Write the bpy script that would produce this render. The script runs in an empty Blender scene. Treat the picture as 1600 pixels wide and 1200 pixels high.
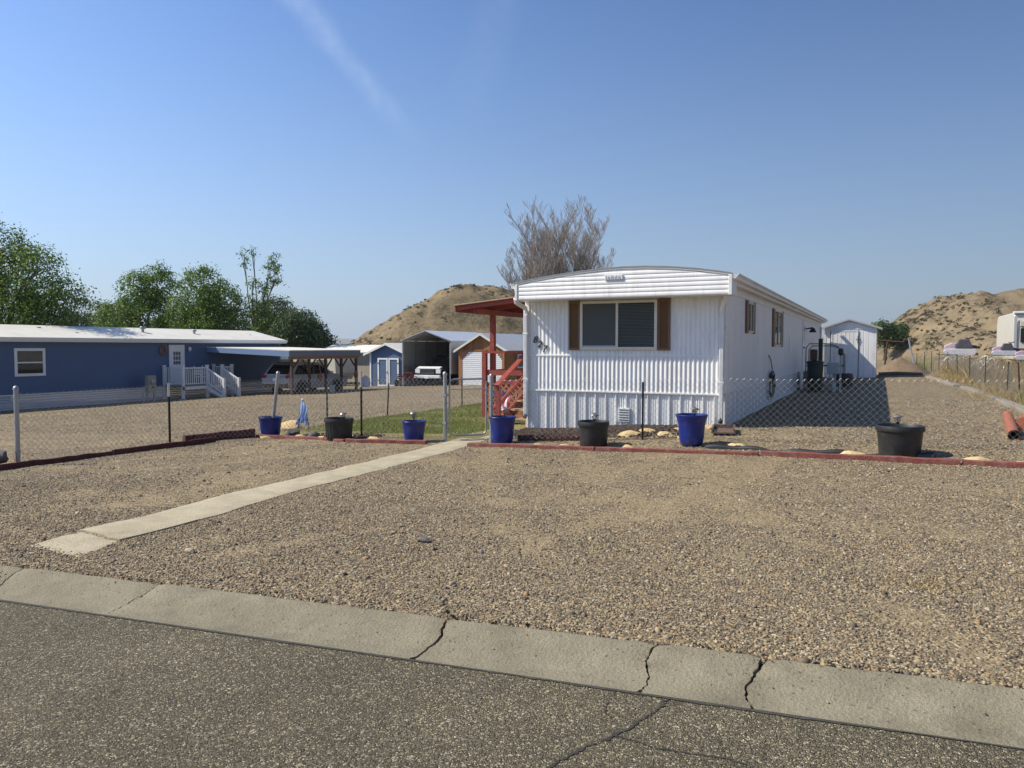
import bpy, bmesh, math, random
import numpy as np
from mathutils import Vector, Matrix, noise as mnoise

SC = bpy.context.scene
COL = SC.collection
random.seed(7)
RNG = np.random.default_rng(11)

# ------------------------------------------------------------------ camera, sky, sun, exposure
PITCH = math.atan(57 / 1200.0)
YAW = math.radians(26.1)
cam = bpy.data.cameras.new('camera')
cam.lens = 27.0
cam.sensor_width = 36.0
cam.clip_end = 20000
camo = bpy.data.objects.new('camera', cam)
COL.objects.link(camo)
camo.location = (0, 0, 1.62)
camo.rotation_euler = (math.pi / 2 - PITCH, 0, YAW)
SC.camera = camo

SUN = Vector((-1, -.45, 1.1)).normalized()
world = bpy.data.worlds.new('World')
SC.world = world
world.use_nodes = True
wn, wl = world.node_tree.nodes, world.node_tree.links
bg = wn['Background']
sky = wn.new('ShaderNodeTexSky')
sky.sky_type = 'NISHITA'
sky.sun_disc = False
sky.sun_elevation = math.asin(SUN.z)
sky.sun_rotation = math.atan2(SUN.x, SUN.y)
sky.altitude = 700
sky.air_density = 1.0
sky.dust_density = .5
sky.ozone_density = 2.2
bg.inputs['Strength'].default_value = .125

sun = bpy.data.lights.new('sun', 'SUN')
sun.energy = 5.0
sun.angle = math.radians(.5)
sun.color = (1, .92, .775)
suno = bpy.data.objects.new('sun', sun)
COL.objects.link(suno)
suno.rotation_euler = SUN.to_track_quat('Z', 'Y').to_euler()
suno.location = (-20, -10, 30)

SC.view_settings.view_transform = 'Standard'
SC.view_settings.look = 'None'
SC.view_settings.exposure = .30
SC.view_settings.gamma = 1
SC.view_settings.use_curve_mapping = False
SC.render.engine = 'CYCLES'
SC.cycles.max_bounces = 6
SC.cycles.transparent_max_bounces = 12
SC.cycles.use_denoising = True


def contrails():
    """Two thin streaks of ice cloud in the sky itself: great circles with a ragged noise."""
    def camdir(px, py):
        f = Vector((-math.sin(YAW) * math.cos(PITCH), math.cos(YAW) * math.cos(PITCH), -math.sin(PITCH)))
        r = Vector((math.cos(YAW), math.sin(YAW), 0))
        return (f * 1200 + r * (px - 800) + r.cross(f) * (600 - py)).normalized()
    geo = wn.new('ShaderNodeTexCoord')
    nz = wn.new('ShaderNodeTexNoise'); nz.inputs['Scale'].default_value = 9; nz.inputs['Detail'].default_value = 7
    nz.inputs['Roughness'].default_value = .65
    wl.new(geo.outputs['Generated'], nz.inputs['Vector'])
    nz2 = wn.new('ShaderNodeTexNoise'); nz2.inputs['Scale'].default_value = 60; nz2.inputs['Detail'].default_value = 4
    wl.new(geo.outputs['Generated'], nz2.inputs['Vector'])

    def M(op, a, b, c=None):
        n = wn.new('ShaderNodeMath'); n.operation = op
        for i, v in enumerate((a, b, c)):
            if v is None: continue
            if hasattr(v, 'is_linked'): wl.new(v, n.inputs[i])
            else: n.inputs[i].default_value = v
        return n.outputs[0]

    def smooth(v, a, b, o0=0., o1=1.):
        n = wn.new('ShaderNodeMapRange'); n.interpolation_type = 'SMOOTHSTEP'
        wl.new(v, n.inputs[0])
        for i, q in enumerate((a, b, o0, o1)): n.inputs[i + 1].default_value = q
        return n.outputs[0]

    def dot(v):
        n = wn.new('ShaderNodeVectorMath'); n.operation = 'DOT_PRODUCT'
        wl.new(geo.outputs['Generated'], n.inputs[0]); n.inputs[1].default_value = v
        return n.outputs['Value']
    col = sky.outputs[0]
    for (a, b, w, amt) in (((415, -60), (650, 230), .022, .34), ((790, -10), (725, 190), .04, .10)):
        A, B = camdir(*a), camdir(*b)
        nrm = A.cross(B).normalized()
        along = (B - A).normalized()
        d = dot(nrm)
        d = M('ADD', d, M('MULTIPLY', M('SUBTRACT', nz.outputs[0], .5), .035))
        t = M('SUBTRACT', dot(along), A.dot(along))
        L = (B - A).length
        band = smooth(M('ABSOLUTE', d, 0), .0, w, 1, 0)
        fade = M('MULTIPLY', smooth(t, L * .55, L * 1.1, 1, 0), smooth(t, -L * 2.5, -L * .5, 0, 1))
        m = M('MULTIPLY', M('MULTIPLY', band, fade), smooth(nz2.outputs[0], .25, .75, .45, 1.0))
        m = M('MULTIPLY', m, amt * .5)
        mx = wn.new('ShaderNodeMix'); mx.data_type = 'RGBA'
        wl.new(m, mx.inputs[0]); wl.new(col, mx.inputs[6]); mx.inputs[7].default_value = (5.2, 5.9, 6.8, 1)
        col = mx.outputs[2]
    # summer haze: toward the horizon the blue gives way to a pale grey-lavender, a little brighter on the sun's side
    sp = wn.new('ShaderNodeSeparateXYZ'); wl.new(geo.outputs['Generated'], sp.inputs[0])
    zc = M('MAXIMUM', sp.outputs[2], 0.)
    f = M('POWER', M('MAXIMUM', M('SUBTRACT', 1., M('MULTIPLY', zc, 2.0)), 0.), 2.0)
    hz = wn.new('ShaderNodeMix'); hz.data_type = 'RGBA'
    sat = wn.new('ShaderNodeHueSaturation'); sat.inputs['Saturation'].default_value = 1.15; sat.inputs['Hue'].default_value = .507; wl.new(col, sat.inputs['Color'])
    wl.new(M('MULTIPLY', f, .93), hz.inputs[0]); wl.new(sat.outputs[0], hz.inputs[6]); hz.inputs[7].default_value = (2.05, 2.58, 3.45, 1)
    side = M('MULTIPLY_ADD', dot(Vector((SUN.x, SUN.y, 0)).normalized()), .44, 1.)
    br = wn.new('ShaderNodeVectorMath'); br.operation = 'SCALE'
    wl.new(hz.outputs[2], br.inputs[0]); wl.new(side, br.inputs['Scale'])
    wl.new(br.outputs[0], bg.inputs['Color'])


contrails()

# ------------------------------------------------------------------ terrain height
def ssv(a, b, x):
    t = np.clip((x - a) / (b - a), 0, 1)
    return t * t * (3 - 2 * t)


def gzv(X, Y):
    X = np.asarray(X, float); Y = np.asarray(Y, float)
    z = .02 * np.clip(X, -40, 12)
    z = z + .17 * ssv(-7.5, -2.8, X) * ssv(11, 14.5, Y)
    z = z - .017 * np.clip(-10 - X, 0, 30) * ssv(5, 11, Y)
    return z


def gz(x, y):
    return float(gzv(x, y))


def vnoise(x, y, freq, seed=0):
    x = np.asarray(x) * freq + seed * 17.3; y = np.asarray(y) * freq - seed * 9.1
    xi = np.floor(x).astype(np.int64); yi = np.floor(y).astype(np.int64)
    fx = x - xi; fy = y - yi
    fx = fx * fx * (3 - 2 * fx); fy = fy * fy * (3 - 2 * fy)

    def h(a, b):
        n = (a * 374761393 + b * 668265263 + seed * 1013) & 0x7fffffff
        n = ((n ^ (n >> 13)) * 1274126177) & 0x7fffffff
        return ((n ^ (n >> 16)) & 0xffff) / 65535.0
    return (h(xi, yi) * (1 - fx) + h(xi + 1, yi) * fx) * (1 - fy) + (h(xi, yi + 1) * (1 - fx) + h(xi + 1, yi + 1) * fx) * fy


def ground_z(x, y):
    near = ssv(60, 25, np.hypot(x, y))
    return gzv(x, y) + near * (.03 * (vnoise(x, y, .9, 1) - .5) + .018 * (vnoise(x, y, 3.1, 2) - .5)) * ssv(4.3, 5.2, y - .082 * x)


def sand_mask(x, y):
    """how much bare sandy dirt shows between the stones (1 = bare): patches, wheel tracks, a stony bank at the gutter"""
    p = vnoise(x, y, .8, 31) * .5 + vnoise(x, y, 2.3, 32) * .3 + vnoise(x, y, 6, 33) * .2
    front = y < 12.2
    p = p - np.where((x < -7) & front, .13, 0.) + .22 * (1 - ssv(4.25, 5.4, y - .082 * x))
    for (ax, ay), (bx, by), bow in (((-.4, 4.4), (-5.2, 11.6), .5), ((-4.2, 4.4), (-2.3, 11.6), -.4), ((1.0, 5.2), (-1.6, 11.6), .3), ((-11, 6.5), (-8.6, 11.8), .3)):
        dx, dy = bx - ax, by - ay; L = math.hypot(dx, dy)
        t = np.clip(((x - ax) * dx + (y - ay) * dy) / L ** 2, 0, 1)
        d = ((x - ax) * dy - (y - ay) * dx) / L + bow * np.sin(t * math.pi) + .15 * (vnoise(x, y, .7, 36) - .5)
        for off in (-.75, .75):
            p = p - .27 * np.exp(-((d - off) / .2) ** 2) * (.35 + .9 * vnoise(x, y, 1.1, 35)) * front
            p = p + .12 * np.exp(-((d - off - .36) / .1) ** 2) * front
    return 1 - ssv(.20, .54, p)


# ------------------------------------------------------------------ materials
def _nodes(name):
    m = bpy.data.materials.new(name); m.use_nodes = True
    return m, m.node_tree.nodes, m.node_tree.links, m.node_tree.nodes['Principled BSDF']


def ramp(n, stops, interp='LINEAR'):
    r = n.new('ShaderNodeValToRGB'); r.color_ramp.interpolation = interp
    e = r.color_ramp.elements
    while len(e) < len(stops): e.new(1)
    for i, (p, c) in enumerate(stops):
        e[i].position = p; e[i].color = (*c, 1)
    return r


def pm(name, c1, c2=None, scale=6., rough=.6, bump=0., bscale=40., metal=0., spec=.5, stretch=(1, 1, 1), island=0., dirt=None, dscale=1.5):
    """Principled paint/wood/stone: colour varied by noise, fine bump, optional per-piece tint and stains."""
    m, n, l, b = _nodes(name)
    c2 = c2 or tuple(v * .85 for v in c1)
    tc = n.new('ShaderNodeTexCoord')
    mp = n.new('ShaderNodeMapping'); mp.inputs['Scale'].default_value = stretch
    l.new(tc.outputs['Object'], mp.inputs[0])
    nz = n.new('ShaderNodeTexNoise'); nz.inputs['Scale'].default_value = scale; nz.inputs['Detail'].default_value = 6
    nz.inputs['Roughness'].default_value = .62
    l.new(mp.outputs[0], nz.inputs['Vector'])
    r = ramp(n, [(.3, c1), (.7, c2)])
    l.new(nz.outputs[0], r.inputs[0])
    out = r.outputs[0]
    if dirt:
        nd = n.new('ShaderNodeTexNoise'); nd.inputs['Scale'].default_value = dscale; nd.inputs['Detail'].default_value = 8
        nd.inputs['Roughness'].default_value = .7
        l.new(mp.outputs[0], nd.inputs['Vector'])
        rr = ramp(n, [(.5, (0, 0, 0)), (.72, (1, 1, 1))])
        l.new(nd.outputs[0], rr.inputs[0])
        mx = n.new('ShaderNodeMix'); mx.data_type = 'RGBA'
        ml = n.new('ShaderNodeMath'); ml.operation = 'MULTIPLY'; ml.inputs[1].default_value = dirt[3]
        l.new(rr.outputs[0], ml.inputs[0]); l.new(ml.outputs[0], mx.inputs[0])
        l.new(out, mx.inputs[6]); mx.inputs[7].default_value = (*dirt[:3], 1)
        out = mx.outputs[2]
    if island:
        g = n.new('ShaderNodeNewGeometry'); oi = n.new('ShaderNodeObjectInfo')
        ad = n.new('ShaderNodeMath'); ad.operation = 'ADD'
        l.new(g.outputs['Random Per Island'], ad.inputs[0]); l.new(oi.outputs['Random'], ad.inputs[1])
        fr = n.new('ShaderNodeMath'); fr.operation = 'FRACT'; l.new(ad.outputs[0], fr.inputs[0])
        hs = n.new('ShaderNodeHueSaturation')
        mr = n.new('ShaderNodeMapRange'); l.new(fr.outputs[0], mr.inputs[0])
        mr.inputs[3].default_value = 1 - island; mr.inputs[4].default_value = 1 + island
        l.new(mr.outputs[0], hs.inputs['Value']); l.new(out, hs.inputs['Color'])
        out = hs.outputs[0]
    l.new(out, b.inputs['Base Color'])
    b.inputs['Roughness'].default_value = rough
    b.inputs['Metallic'].default_value = metal
    b.inputs['Specular IOR Level'].default_value = spec
    if bump:
        nb = n.new('ShaderNodeTexNoise'); nb.inputs['Scale'].default_value = bscale; nb.inputs['Detail'].default_value = 5
        l.new(mp.outputs[0], nb.inputs['Vector'])
        bp = n.new('ShaderNodeBump'); bp.inputs['Strength'].default_value = bump; bp.inputs['Distance'].default_value = .02
        l.new(nb.outputs[0], bp.inputs['Height']); l.new(bp.outputs[0], b.inputs['Normal'])
    return m


def glass_mat(name, tint=(.05, .06, .06), through=.35, rough=.03):
    """A window pane: reflects, lets a part of what lies behind show."""
    m, n, l, b = _nodes(name)
    b.inputs['Base Color'].default_value = (*tint, 1); b.inputs['Roughness'].default_value = rough
    b.inputs['Specular IOR Level'].default_value = .4
    b.inputs['Alpha'].default_value = 1 - through
    return m


def leaf_mat(name, c1, c2, c3):
    m, n, l, b = _nodes(name)
    g = n.new('ShaderNodeNewGeometry')
    r = ramp(n, [(0, c1), (.55, c2), (1, c3)])
    l.new(g.outputs['Random Per Island'], r.inputs[0])
    l.new(r.outputs[0], b.inputs['Base Color'])
    b.inputs['Roughness'].default_value = .55
    b.inputs['Specular IOR Level'].default_value = .3
    tr = n.new('ShaderNodeBsdfTranslucent'); l.new(r.outputs[0], tr.inputs[0])
    mx = n.new('ShaderNodeMixShader'); mx.inputs[0].default_value = .3
    l.new(b.outputs[0], mx.inputs[1]); l.new(tr.outputs[0], mx.inputs[2])
    l.new(mx.outputs[0], n['Material Output'].inputs['Surface'])
    return m


PEB = [(0, (.04, .035, .03)), (.10, (.085, .068, .051)), (.28, (.155, .120, .080)), (.46, (.25, .196, .125)),
       (.61, (.165, .142, .115)), (.71, (.35, .277, .170)), (.85, (.31, .190, .098)), (.91, (.42, .345, .225)), (.988, (.56, .5, .38))]


def pebble_mat():
    m, n, l, b = _nodes('pebbles')
    g = n.new('ShaderNodeNewGeometry')
    r = ramp(n, PEB, 'CONSTANT'); l.new(g.outputs['Random Per Island'], r.inputs[0])
    tc = n.new('ShaderNodeTexCoord')
    nz = n.new('ShaderNodeTexNoise'); nz.inputs['Scale'].default_value = 70; nz.inputs['Detail'].default_value = 3
    l.new(tc.outputs['Object'], nz.inputs['Vector'])
    mr = n.new('ShaderNodeMapRange'); l.new(nz.outputs[0], mr.inputs[0]); mr.inputs[3].default_value = .7; mr.inputs[4].default_value = 1.3
    hs = n.new('ShaderNodeHueSaturation'); l.new(r.outputs[0], hs.inputs['Color']); l.new(mr.outputs[0], hs.inputs['Value']); hs.inputs['Hue'].default_value = .503; hs.inputs['Saturation'].default_value = 1.03
    # dust: in sandy patches a tan film lies over the stones, elsewhere they are washed darker
    d1 = n.new('ShaderNodeTexNoise'); d1.inputs['Scale'].default_value = .75; d1.inputs['Detail'].default_value = 7; d1.inputs['Roughness'].default_value = .62
    l.new(tc.outputs['Object'], d1.inputs['Vector'])
    dr = ramp(n, [(.38, (.02, .02, .02)), (.66, (.44, .44, .44))]); l.new(d1.outputs[0], dr.inputs[0])
    dm = n.new('ShaderNodeMix'); dm.data_type = 'RGBA'; l.new(dr.outputs[0], dm.inputs[0]); l.new(hs.outputs[0], dm.inputs[6]); dm.inputs[7].default_value = (.255, .206, .138, 1)
    l.new(dm.outputs[2], b.inputs['Base Color']); b.inputs['Roughness'].default_value = .75
    b.inputs['Specular IOR Level'].default_value = .35
    return m


def ground_mat():
    """Gravel: small stones as cells of two sizes over sandy dirt, dry soil farther out."""
    m, n, l, b = _nodes('gravel_ground')
    tc = n.new('ShaderNodeTexCoord')
    P = tc.outputs['Object']

    def vor(scale, stops):
        v = n.new('ShaderNodeTexVoronoi'); v.inputs['Scale'].default_value = scale; l.new(P, v.inputs['Vector'])
        sp = n.new('ShaderNodeSeparateColor'); l.new(v.outputs['Color'], sp.inputs[0])
        r = ramp(n, stops, 'CONSTANT'); l.new(sp.outputs[0], r.inputs[0])
        return v, r, sp
    v1, r1, s1 = vor(46, PEB)
    v2, r2, s2 = vor(105, PEB)
    v3, r3, s3 = vor(17, [(0, (.55, .55, .55)), (.25, (.8, .8, .8)), (.5, (1., 1., 1.)), (.72, (1.2, 1.2, 1.18)), (.9, (1.5, 1.48, 1.4))])

    def noise(scale, detail=6, rough=.6):
        z = n.new('ShaderNodeTexNoise'); z.inputs['Scale'].default_value = scale; z.inputs['Detail'].default_value = detail
        z.inputs['Roughness'].default_value = rough; l.new(P, z.inputs['Vector']); return z

    def mix(f, a, c, bt='MIX'):
        x = n.new('ShaderNodeMix'); x.data_type = 'RGBA'; x.blend_type = bt
        if hasattr(f, 'is_linked'): l.new(f, x.inputs[0])
        else: x.inputs[0].default_value = f
        for i, q in ((6, a), (7, c)):
            if hasattr(q, 'is_linked'): l.new(q, x.inputs[i])
            else: x.inputs[i].default_value = (*q, 1)
        return x.outputs[2]
    big = noise(.9, 5, .55); mid = noise(6, 6, .65); fin = noise(160, 2, .5)
    sand = ramp(n, [(.3, (.25, .192, .115)), (.7, (.365, .287, .175))]); l.new(mid.outputs[0], sand.inputs[0])
    sandf = ramp(n, [(.35, (.7, .7, .7)), (.65, (1.25, 1.25, 1.25))]); l.new(fin.outputs[0], sandf.inputs[0])
    dirt = mix(1., sand.outputs[0], sandf.outputs[0], 'MULTIPLY')
    sel = ramp(n, [(.42, (0, 0, 0)), (.5, (1, 1, 1))]); l.new(s1.outputs[1], sel.inputs[0])
    stones = mix(sel.outputs[0], r2.outputs[0], r1.outputs[0])
    at = n.new('ShaderNodeAttribute'); at.attribute_name = 'sand'
    dm = ramp(n, [(0, (.10, .10, .10)), (1, (.66, .66, .66))]); l.new(at.outputs['Fac'], dm.inputs[0])
    base = mix(dm.outputs[0], stones, dirt)
    # beyond arm's reach the single cells are too fine to see: a coarser brightness mottling
    cam_d = n.new('ShaderNodeVectorMath'); cam_d.operation = 'LENGTH'; l.new(P, cam_d.inputs[0])
    fr = n.new('ShaderNodeMapRange'); l.new(cam_d.outputs['Value'], fr.inputs[0])
    for i, q in enumerate((9, 18, .15, .8)): fr.inputs[i + 1].default_value = q
    base = mix(fr.outputs[0], base, mix(1., base, r3.outputs[0], 'MULTIPLY'))
    far = n.new('ShaderNodeMapRange'); l.new(cam_d.outputs['Value'], far.inputs[0])
    for i, q in enumerate((60, 85, 0, 1)): far.inputs[i + 1].default_value = q
    dry = ramp(n, [(.3, (.16, .13, .07)), (.7, (.28, .23, .13))]); l.new(noise(.25, 7, .65).outputs[0], dry.inputs[0])
    base = mix(far.outputs[0], base, dry.outputs[0])
    hs = n.new('ShaderNodeHueSaturation'); hs.inputs['Hue'].default_value = .503; hs.inputs['Saturation'].default_value = 1.03; l.new(base, hs.inputs['Color'])
    l.new(hs.outputs[0], b.inputs['Base Color'])
    b.inputs['Roughness'].default_value = .9; b.inputs['Specular IOR Level'].default_value = .2
    bp = n.new('ShaderNodeBump'); bp.inputs['Strength'].default_value = .9; bp.inputs['Distance'].default_value = .012; bp.invert = True
    l.new(v1.outputs['Distance'], bp.inputs['Height'])
    bp2 = n.new('ShaderNodeBump'); bp2.inputs['Strength'].default_value = .8; bp2.inputs['Distance'].default_value = .03
    l.new(mix(.5, r3.outputs[0], mid.outputs[0]), bp2.inputs['Height'])
    l.new(bp2.outputs[0], bp.inputs['Normal'])
    l.new(bp.outputs[0], b.inputs['Normal'])
    return m


def asphalt_mat():
    m, n, l, b = _nodes('asphalt')
    tc = n.new('ShaderNodeTexCoord'); P = tc.outputs['Object']

    def vor(scale, stops, rnd=1.):
        v = n.new('ShaderNodeTexVoronoi'); v.inputs['Scale'].default_value = scale; l.new(P, v.inputs['Vector'])
        sp = n.new('ShaderNodeSeparateColor'); l.new(v.outputs['Color'], sp.inputs[0])
        r = ramp(n, stops, 'CONSTANT'); l.new(sp.outputs[0], r.inputs[0]); return v, r, sp
    v1, r1, s1 = vor(165, [(0, (.022, .02, .016)), (.16, (.075, .067, .05)), (.4, (.125, .112, .084)), (.62, (.095, .085, .063)), (.74, (.175, .155, .113)), (.87, (.29, .255, .185)), (.95, (.60, .54, .42))])
    v2, r2, s2 = vor(70, [(0, (.085, .076, .056)), (.5, (.12, .107, .08)), (.88, (.2, .177, .13)), (.955, (.6, .54, .42))])
    nz = n.new('ShaderNodeTexNoise'); nz.inputs['Scale'].default_value = 1.1; nz.inputs['Detail'].default_value = 8; nz.inputs['Roughness'].default_value = .65
    l.new(P, nz.inputs['Vector'])
    mr = n.new('ShaderNodeMapRange'); l.new(nz.outputs[0], mr.inputs[0]); mr.inputs[1].default_value = .3; mr.inputs[2].default_value = .7
    mr.inputs[3].default_value = .92; mr.inputs[4].default_value = 1.5
    mx = n.new('ShaderNodeMix'); mx.data_type = 'RGBA'; mx.inputs[0].default_value = .33
    l.new(r1.outputs[0], mx.inputs[6]); l.new(r2.outputs[0], mx.inputs[7])
    hs = n.new('ShaderNodeHueSaturation'); l.new(mx.outputs[2], hs.inputs['Color']); l.new(mr.outputs[0], hs.inputs['Value'])
    hs.inputs['Saturation'].default_value = 1.34; hs.inputs['Hue'].default_value = .503
    l.new(hs.outputs[0], b.inputs['Base Color'])
    b.inputs['Roughness'].default_value = .85; b.inputs['Specular IOR Level'].default_value = .3
    bp = n.new('ShaderNodeBump'); bp.inputs['Strength'].default_value = 1.; bp.inputs['Distance'].default_value = .010; bp.invert = True
    l.new(v1.outputs['Distance'], bp.inputs['Height'])
    bp2 = n.new('ShaderNodeBump'); bp2.inputs['Strength'].default_value = .8; bp2.inputs['Distance'].default_value = .008; bp2.invert = True
    l.new(v2.outputs['Distance'], bp2.inputs['Height']); l.new(bp.outputs[0], bp2.inputs['Normal'])
    l.new(bp2.outputs[0], b.inputs['Normal'])
    return m


def concrete_mat(name, c1, c2, pits=.5, stain=(.16, .145, .115, .55)):
    m = pm(name, c1, c2, scale=3.5, rough=.88, bump=.5, bscale=55, spec=.25, dirt=stain, dscale=2.6)
    n, l = m.node_tree.nodes, m.node_tree.links
    b = n['Principled BSDF']
    tc = n.new('ShaderNodeTexCoord')
    fine = n.new('ShaderNodeTexNoise'); fine.inputs['Scale'].default_value = 150; fine.inputs['Detail'].default_value = 3
    l.new(tc.outputs['Object'], fine.inputs['Vector'])
    v = n.new('ShaderNodeTexVoronoi'); v.inputs['Scale'].default_value = 26; l.new(tc.outputs['Object'], v.inputs['Vector'])
    sp = n.new('ShaderNodeSeparateColor'); l.new(v.outputs['Color'], sp.inputs[0])
    # pits: small dark holes in a few of the cells
    a = n.new('ShaderNodeMath'); a.operation = 'LESS_THAN'; l.new(v.outputs['Distance'], a.inputs[0]); a.inputs[1].default_value = .23
    c = n.new('ShaderNodeMath'); c.operation = 'GREATER_THAN'; l.new(sp.outputs[0], c.inputs[0]); c.inputs[1].default_value = .78
    pit = n.new('ShaderNodeMath'); pit.operation = 'MULTIPLY'; l.new(a.outputs[0], pit.inputs[0]); l.new(c.outputs[0], pit.inputs[1])
    src = b.inputs['Base Color'].links[0].from_socket
    r = ramp(n, [(.3, (.72, .72, .72)), (.7, (1.22, 1.22, 1.22))]); l.new(fine.outputs[0], r.inputs[0])
    m1 = n.new('ShaderNodeMix'); m1.data_type = 'RGBA'; m1.blend_type = 'MULTIPLY'; m1.inputs[0].default_value = 1
    l.new(src, m1.inputs[6]); l.new(r.outputs[0], m1.inputs[7])
    m2 = n.new('ShaderNodeMix'); m2.data_type = 'RGBA'
    ml = n.new('ShaderNodeMath'); ml.operation = 'MULTIPLY'; ml.inputs[1].default_value = pits; l.new(pit.outputs[0], ml.inputs[0])
    l.new(ml.outputs[0], m2.inputs[0]); l.new(m1.outputs[2], m2.inputs[6]); m2.inputs[7].default_value = (.07, .065, .055, 1)
    l.new(m2.outputs[2], b.inputs['Base Color'])
    return m


def hill_mat(name, tan1, tan2, dark, band=.35):
    """Eroded badland slope: level strata by height, scrub as dark clumps where noise says, pale bare clay elsewhere."""
    m, n, l, b = _nodes(name)
    tc = n.new('ShaderNodeTexCoord'); P = tc.outputs['Object']
    sx = n.new('ShaderNodeSeparateXYZ'); l.new(P, sx.inputs[0])
    wv = n.new('ShaderNodeTexNoise'); wv.inputs['Scale'].default_value = .12; wv.inputs['Detail'].default_value = 5; l.new(P, wv.inputs['Vector'])
    ad = n.new('ShaderNodeMath'); ad.operation = 'MULTIPLY_ADD'; l.new(wv.outputs[0], ad.inputs[0]); ad.inputs[1].default_value = 5.; l.new(sx.outputs[2], ad.inputs[2])
    cb = n.new('ShaderNodeCombineXYZ'); l.new(ad.outputs[0], cb.inputs[2])
    st = n.new('ShaderNodeTexNoise'); st.inputs['Scale'].default_value = .55; st.inputs['Detail'].default_value = 4; l.new(cb.outputs[0], st.inputs['Vector'])
    r = ramp(n, [(.35, tan2), (.62, tan1)]); l.new(st.outputs[0], r.inputs[0])
    n1 = n.new('ShaderNodeTexNoise'); n1.inputs['Scale'].default_value = .28; n1.inputs['Detail'].default_value = 9; n1.inputs['Roughness'].default_value = .72; l.new(P, n1.inputs['Vector'])
    n2 = n.new('ShaderNodeTexNoise'); n2.inputs['Scale'].default_value = 1.5; n2.inputs['Detail'].default_value = 6; n2.inputs['Roughness'].default_value = .7; l.new(P, n2.inputs['Vector'])
    mul = n.new('ShaderNodeMath'); mul.operation = 'ADD'; l.new(n1.outputs[0], mul.inputs[0]); l.new(n2.outputs[0], mul.inputs[1])
    rr = ramp(n, [(.0, (0, 0, 0)), (.49, (0, 0, 0)), (.56, (1, 1, 1))])
    hf = n.new('ShaderNodeMath'); hf.operation = 'MULTIPLY'; hf.inputs[1].default_value = .5; l.new(mul.outputs[0], hf.inputs[0]); l.new(hf.outputs[0], rr.inputs[0])
    ml = n.new('ShaderNodeMath'); ml.operation = 'MULTIPLY'; ml.inputs[1].default_value = .75; l.new(rr.outputs[0], ml.inputs[0])
    mx = n.new('ShaderNodeMix'); mx.data_type = 'RGBA'; l.new(ml.outputs[0], mx.inputs[0]); l.new(r.outputs[0], mx.inputs[6]); mx.inputs[7].default_value = (*dark, 1)
    l.new(mx.outputs[2], b.inputs['Base Color']); b.inputs['Roughness'].default_value = .95; b.inputs['Specular IOR Level'].default_value = .1
    bp = n.new('ShaderNodeBump'); bp.inputs['Strength'].default_value = 1; bp.inputs['Distance'].default_value = .3
    l.new(hf.outputs[0], bp.inputs['Height']); l.new(bp.outputs[0], b.inputs['Normal'])
    return m


M = {}
M['ground'] = ground_mat(); M['pebbles'] = pebble_mat(); M['asphalt'] = asphalt_mat()
M['gutter'] = concrete_mat('gutter_concrete', (.19, .17, .118), (.265, .238, .165), pits=.6, stain=(.13, .112, .08, .75))
M['walk'] = concrete_mat('walk_concrete', (.36, .315, .215), (.46, .405, .285), pits=.5, stain=(.24, .195, .13, .55))
M['tar'] = pm('tar_seam', (.04, .036, .03), (.075, .068, .054), scale=40, rough=.9, bump=.6, bscale=150)
M['crack'] = pm('crack_dirt', (.03, .027, .023), (.05, .045, .038), rough=1)
M['white_siding'] = pm('white_siding', (.80, .80, .79), (.73, .73, .72), scale=2, rough=.42, bump=.12, bscale=6, dirt=(.42, .37, .29, .45), dscale=5, stretch=(1.6, 1.6, .28))
M['white_trim'] = pm('white_trim', (.80, .80, .78), (.73, .73, .71), scale=5, rough=.4, dirt=(.5, .46, .4, .3), dscale=5)
M['side_white'] = pm('side_white', (.86, .84, .82), (.80, .78, .765), scale=1.2, rough=.5, bump=.2, bscale=2.2, dirt=(.45, .4, .34, .35), dscale=2.5, stretch=(1.5, 1.5, .35))
M['roof_white'] = pm('roof_white', (.72, .70, .62), (.63, .61, .54), scale=1.5, rough=.6, dirt=(.5, .46, .38, .35), dscale=.8)
M['metal_roof'] = pm('metal_roof', (.66, .68, .70), (.58, .6, .62), scale=2, rough=.35, metal=.35)
M['shutter'] = pm('shutter_brown', (.185, .10, .052), (.145, .08, .042), scale=14, rough=.6)
M['frame_tan'] = pm('window_frame_paint', (.68, .64, .54), (.6, .56, .47), scale=9, rough=.5)
M['pane'] = glass_mat('window_pane', (.012, .017, .016), .64)
M['pane_clear'] = glass_mat('window_pane_clear', (.02, .022, .022), .6)
M['dark_in'] = pm('room_dark', (.02, .02, .02), (.03, .03, .03), rough=.9)
M['screen'] = pm('insect_screen', (.075, .082, .078), (.088, .096, .092), scale=90, rough=.9)
M['blind'] = pm('blind_slats', (.55, .57, .52), (.48, .5, .46), rough=.6)
M['black'] = pm('black_paint', (.012, .012, .013), (.02, .02, .02), rough=.45)
M['black_plastic'] = pm('black_plastic', (.014, .015, .016), (.024, .025, .026), scale=5, rough=.48, bump=.08, bscale=20, dirt=(.09, .085, .075, .35), dscale=6)
M['blue_plastic'] = pm('blue_plastic', (.006, .018, .15), (.010, .026, .20), scale=4, rough=.36, bump=.05, bscale=14, dirt=(.10, .10, .15, .45), dscale=5)
M['soil'] = pm('potting_soil', (.05, .04, .03), (.1, .08, .06), scale=30, rough=1, bump=1, bscale=60)
M['galv'] = pm('galvanised_steel', (.40, .41, .42), (.32, .33, .34), scale=18, rough=.42, metal=.55, dirt=(.25, .2, .15, .3), dscale=7)
M['wire'] = pm('galvanised_wire', (.52, .52, .51), (.42, .42, .41), scale=30, rough=.38, metal=.8)
M['tpost'] = pm('t_post_green', (.02, .024, .02), (.04, .035, .028), scale=20, rough=.6, dirt=(.12, .06, .03, .5), dscale=9)
M['tpost_rust'] = pm('t_post_rust', (.05, .025, .018), (.09, .045, .03), scale=20, rough=.8)
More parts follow.
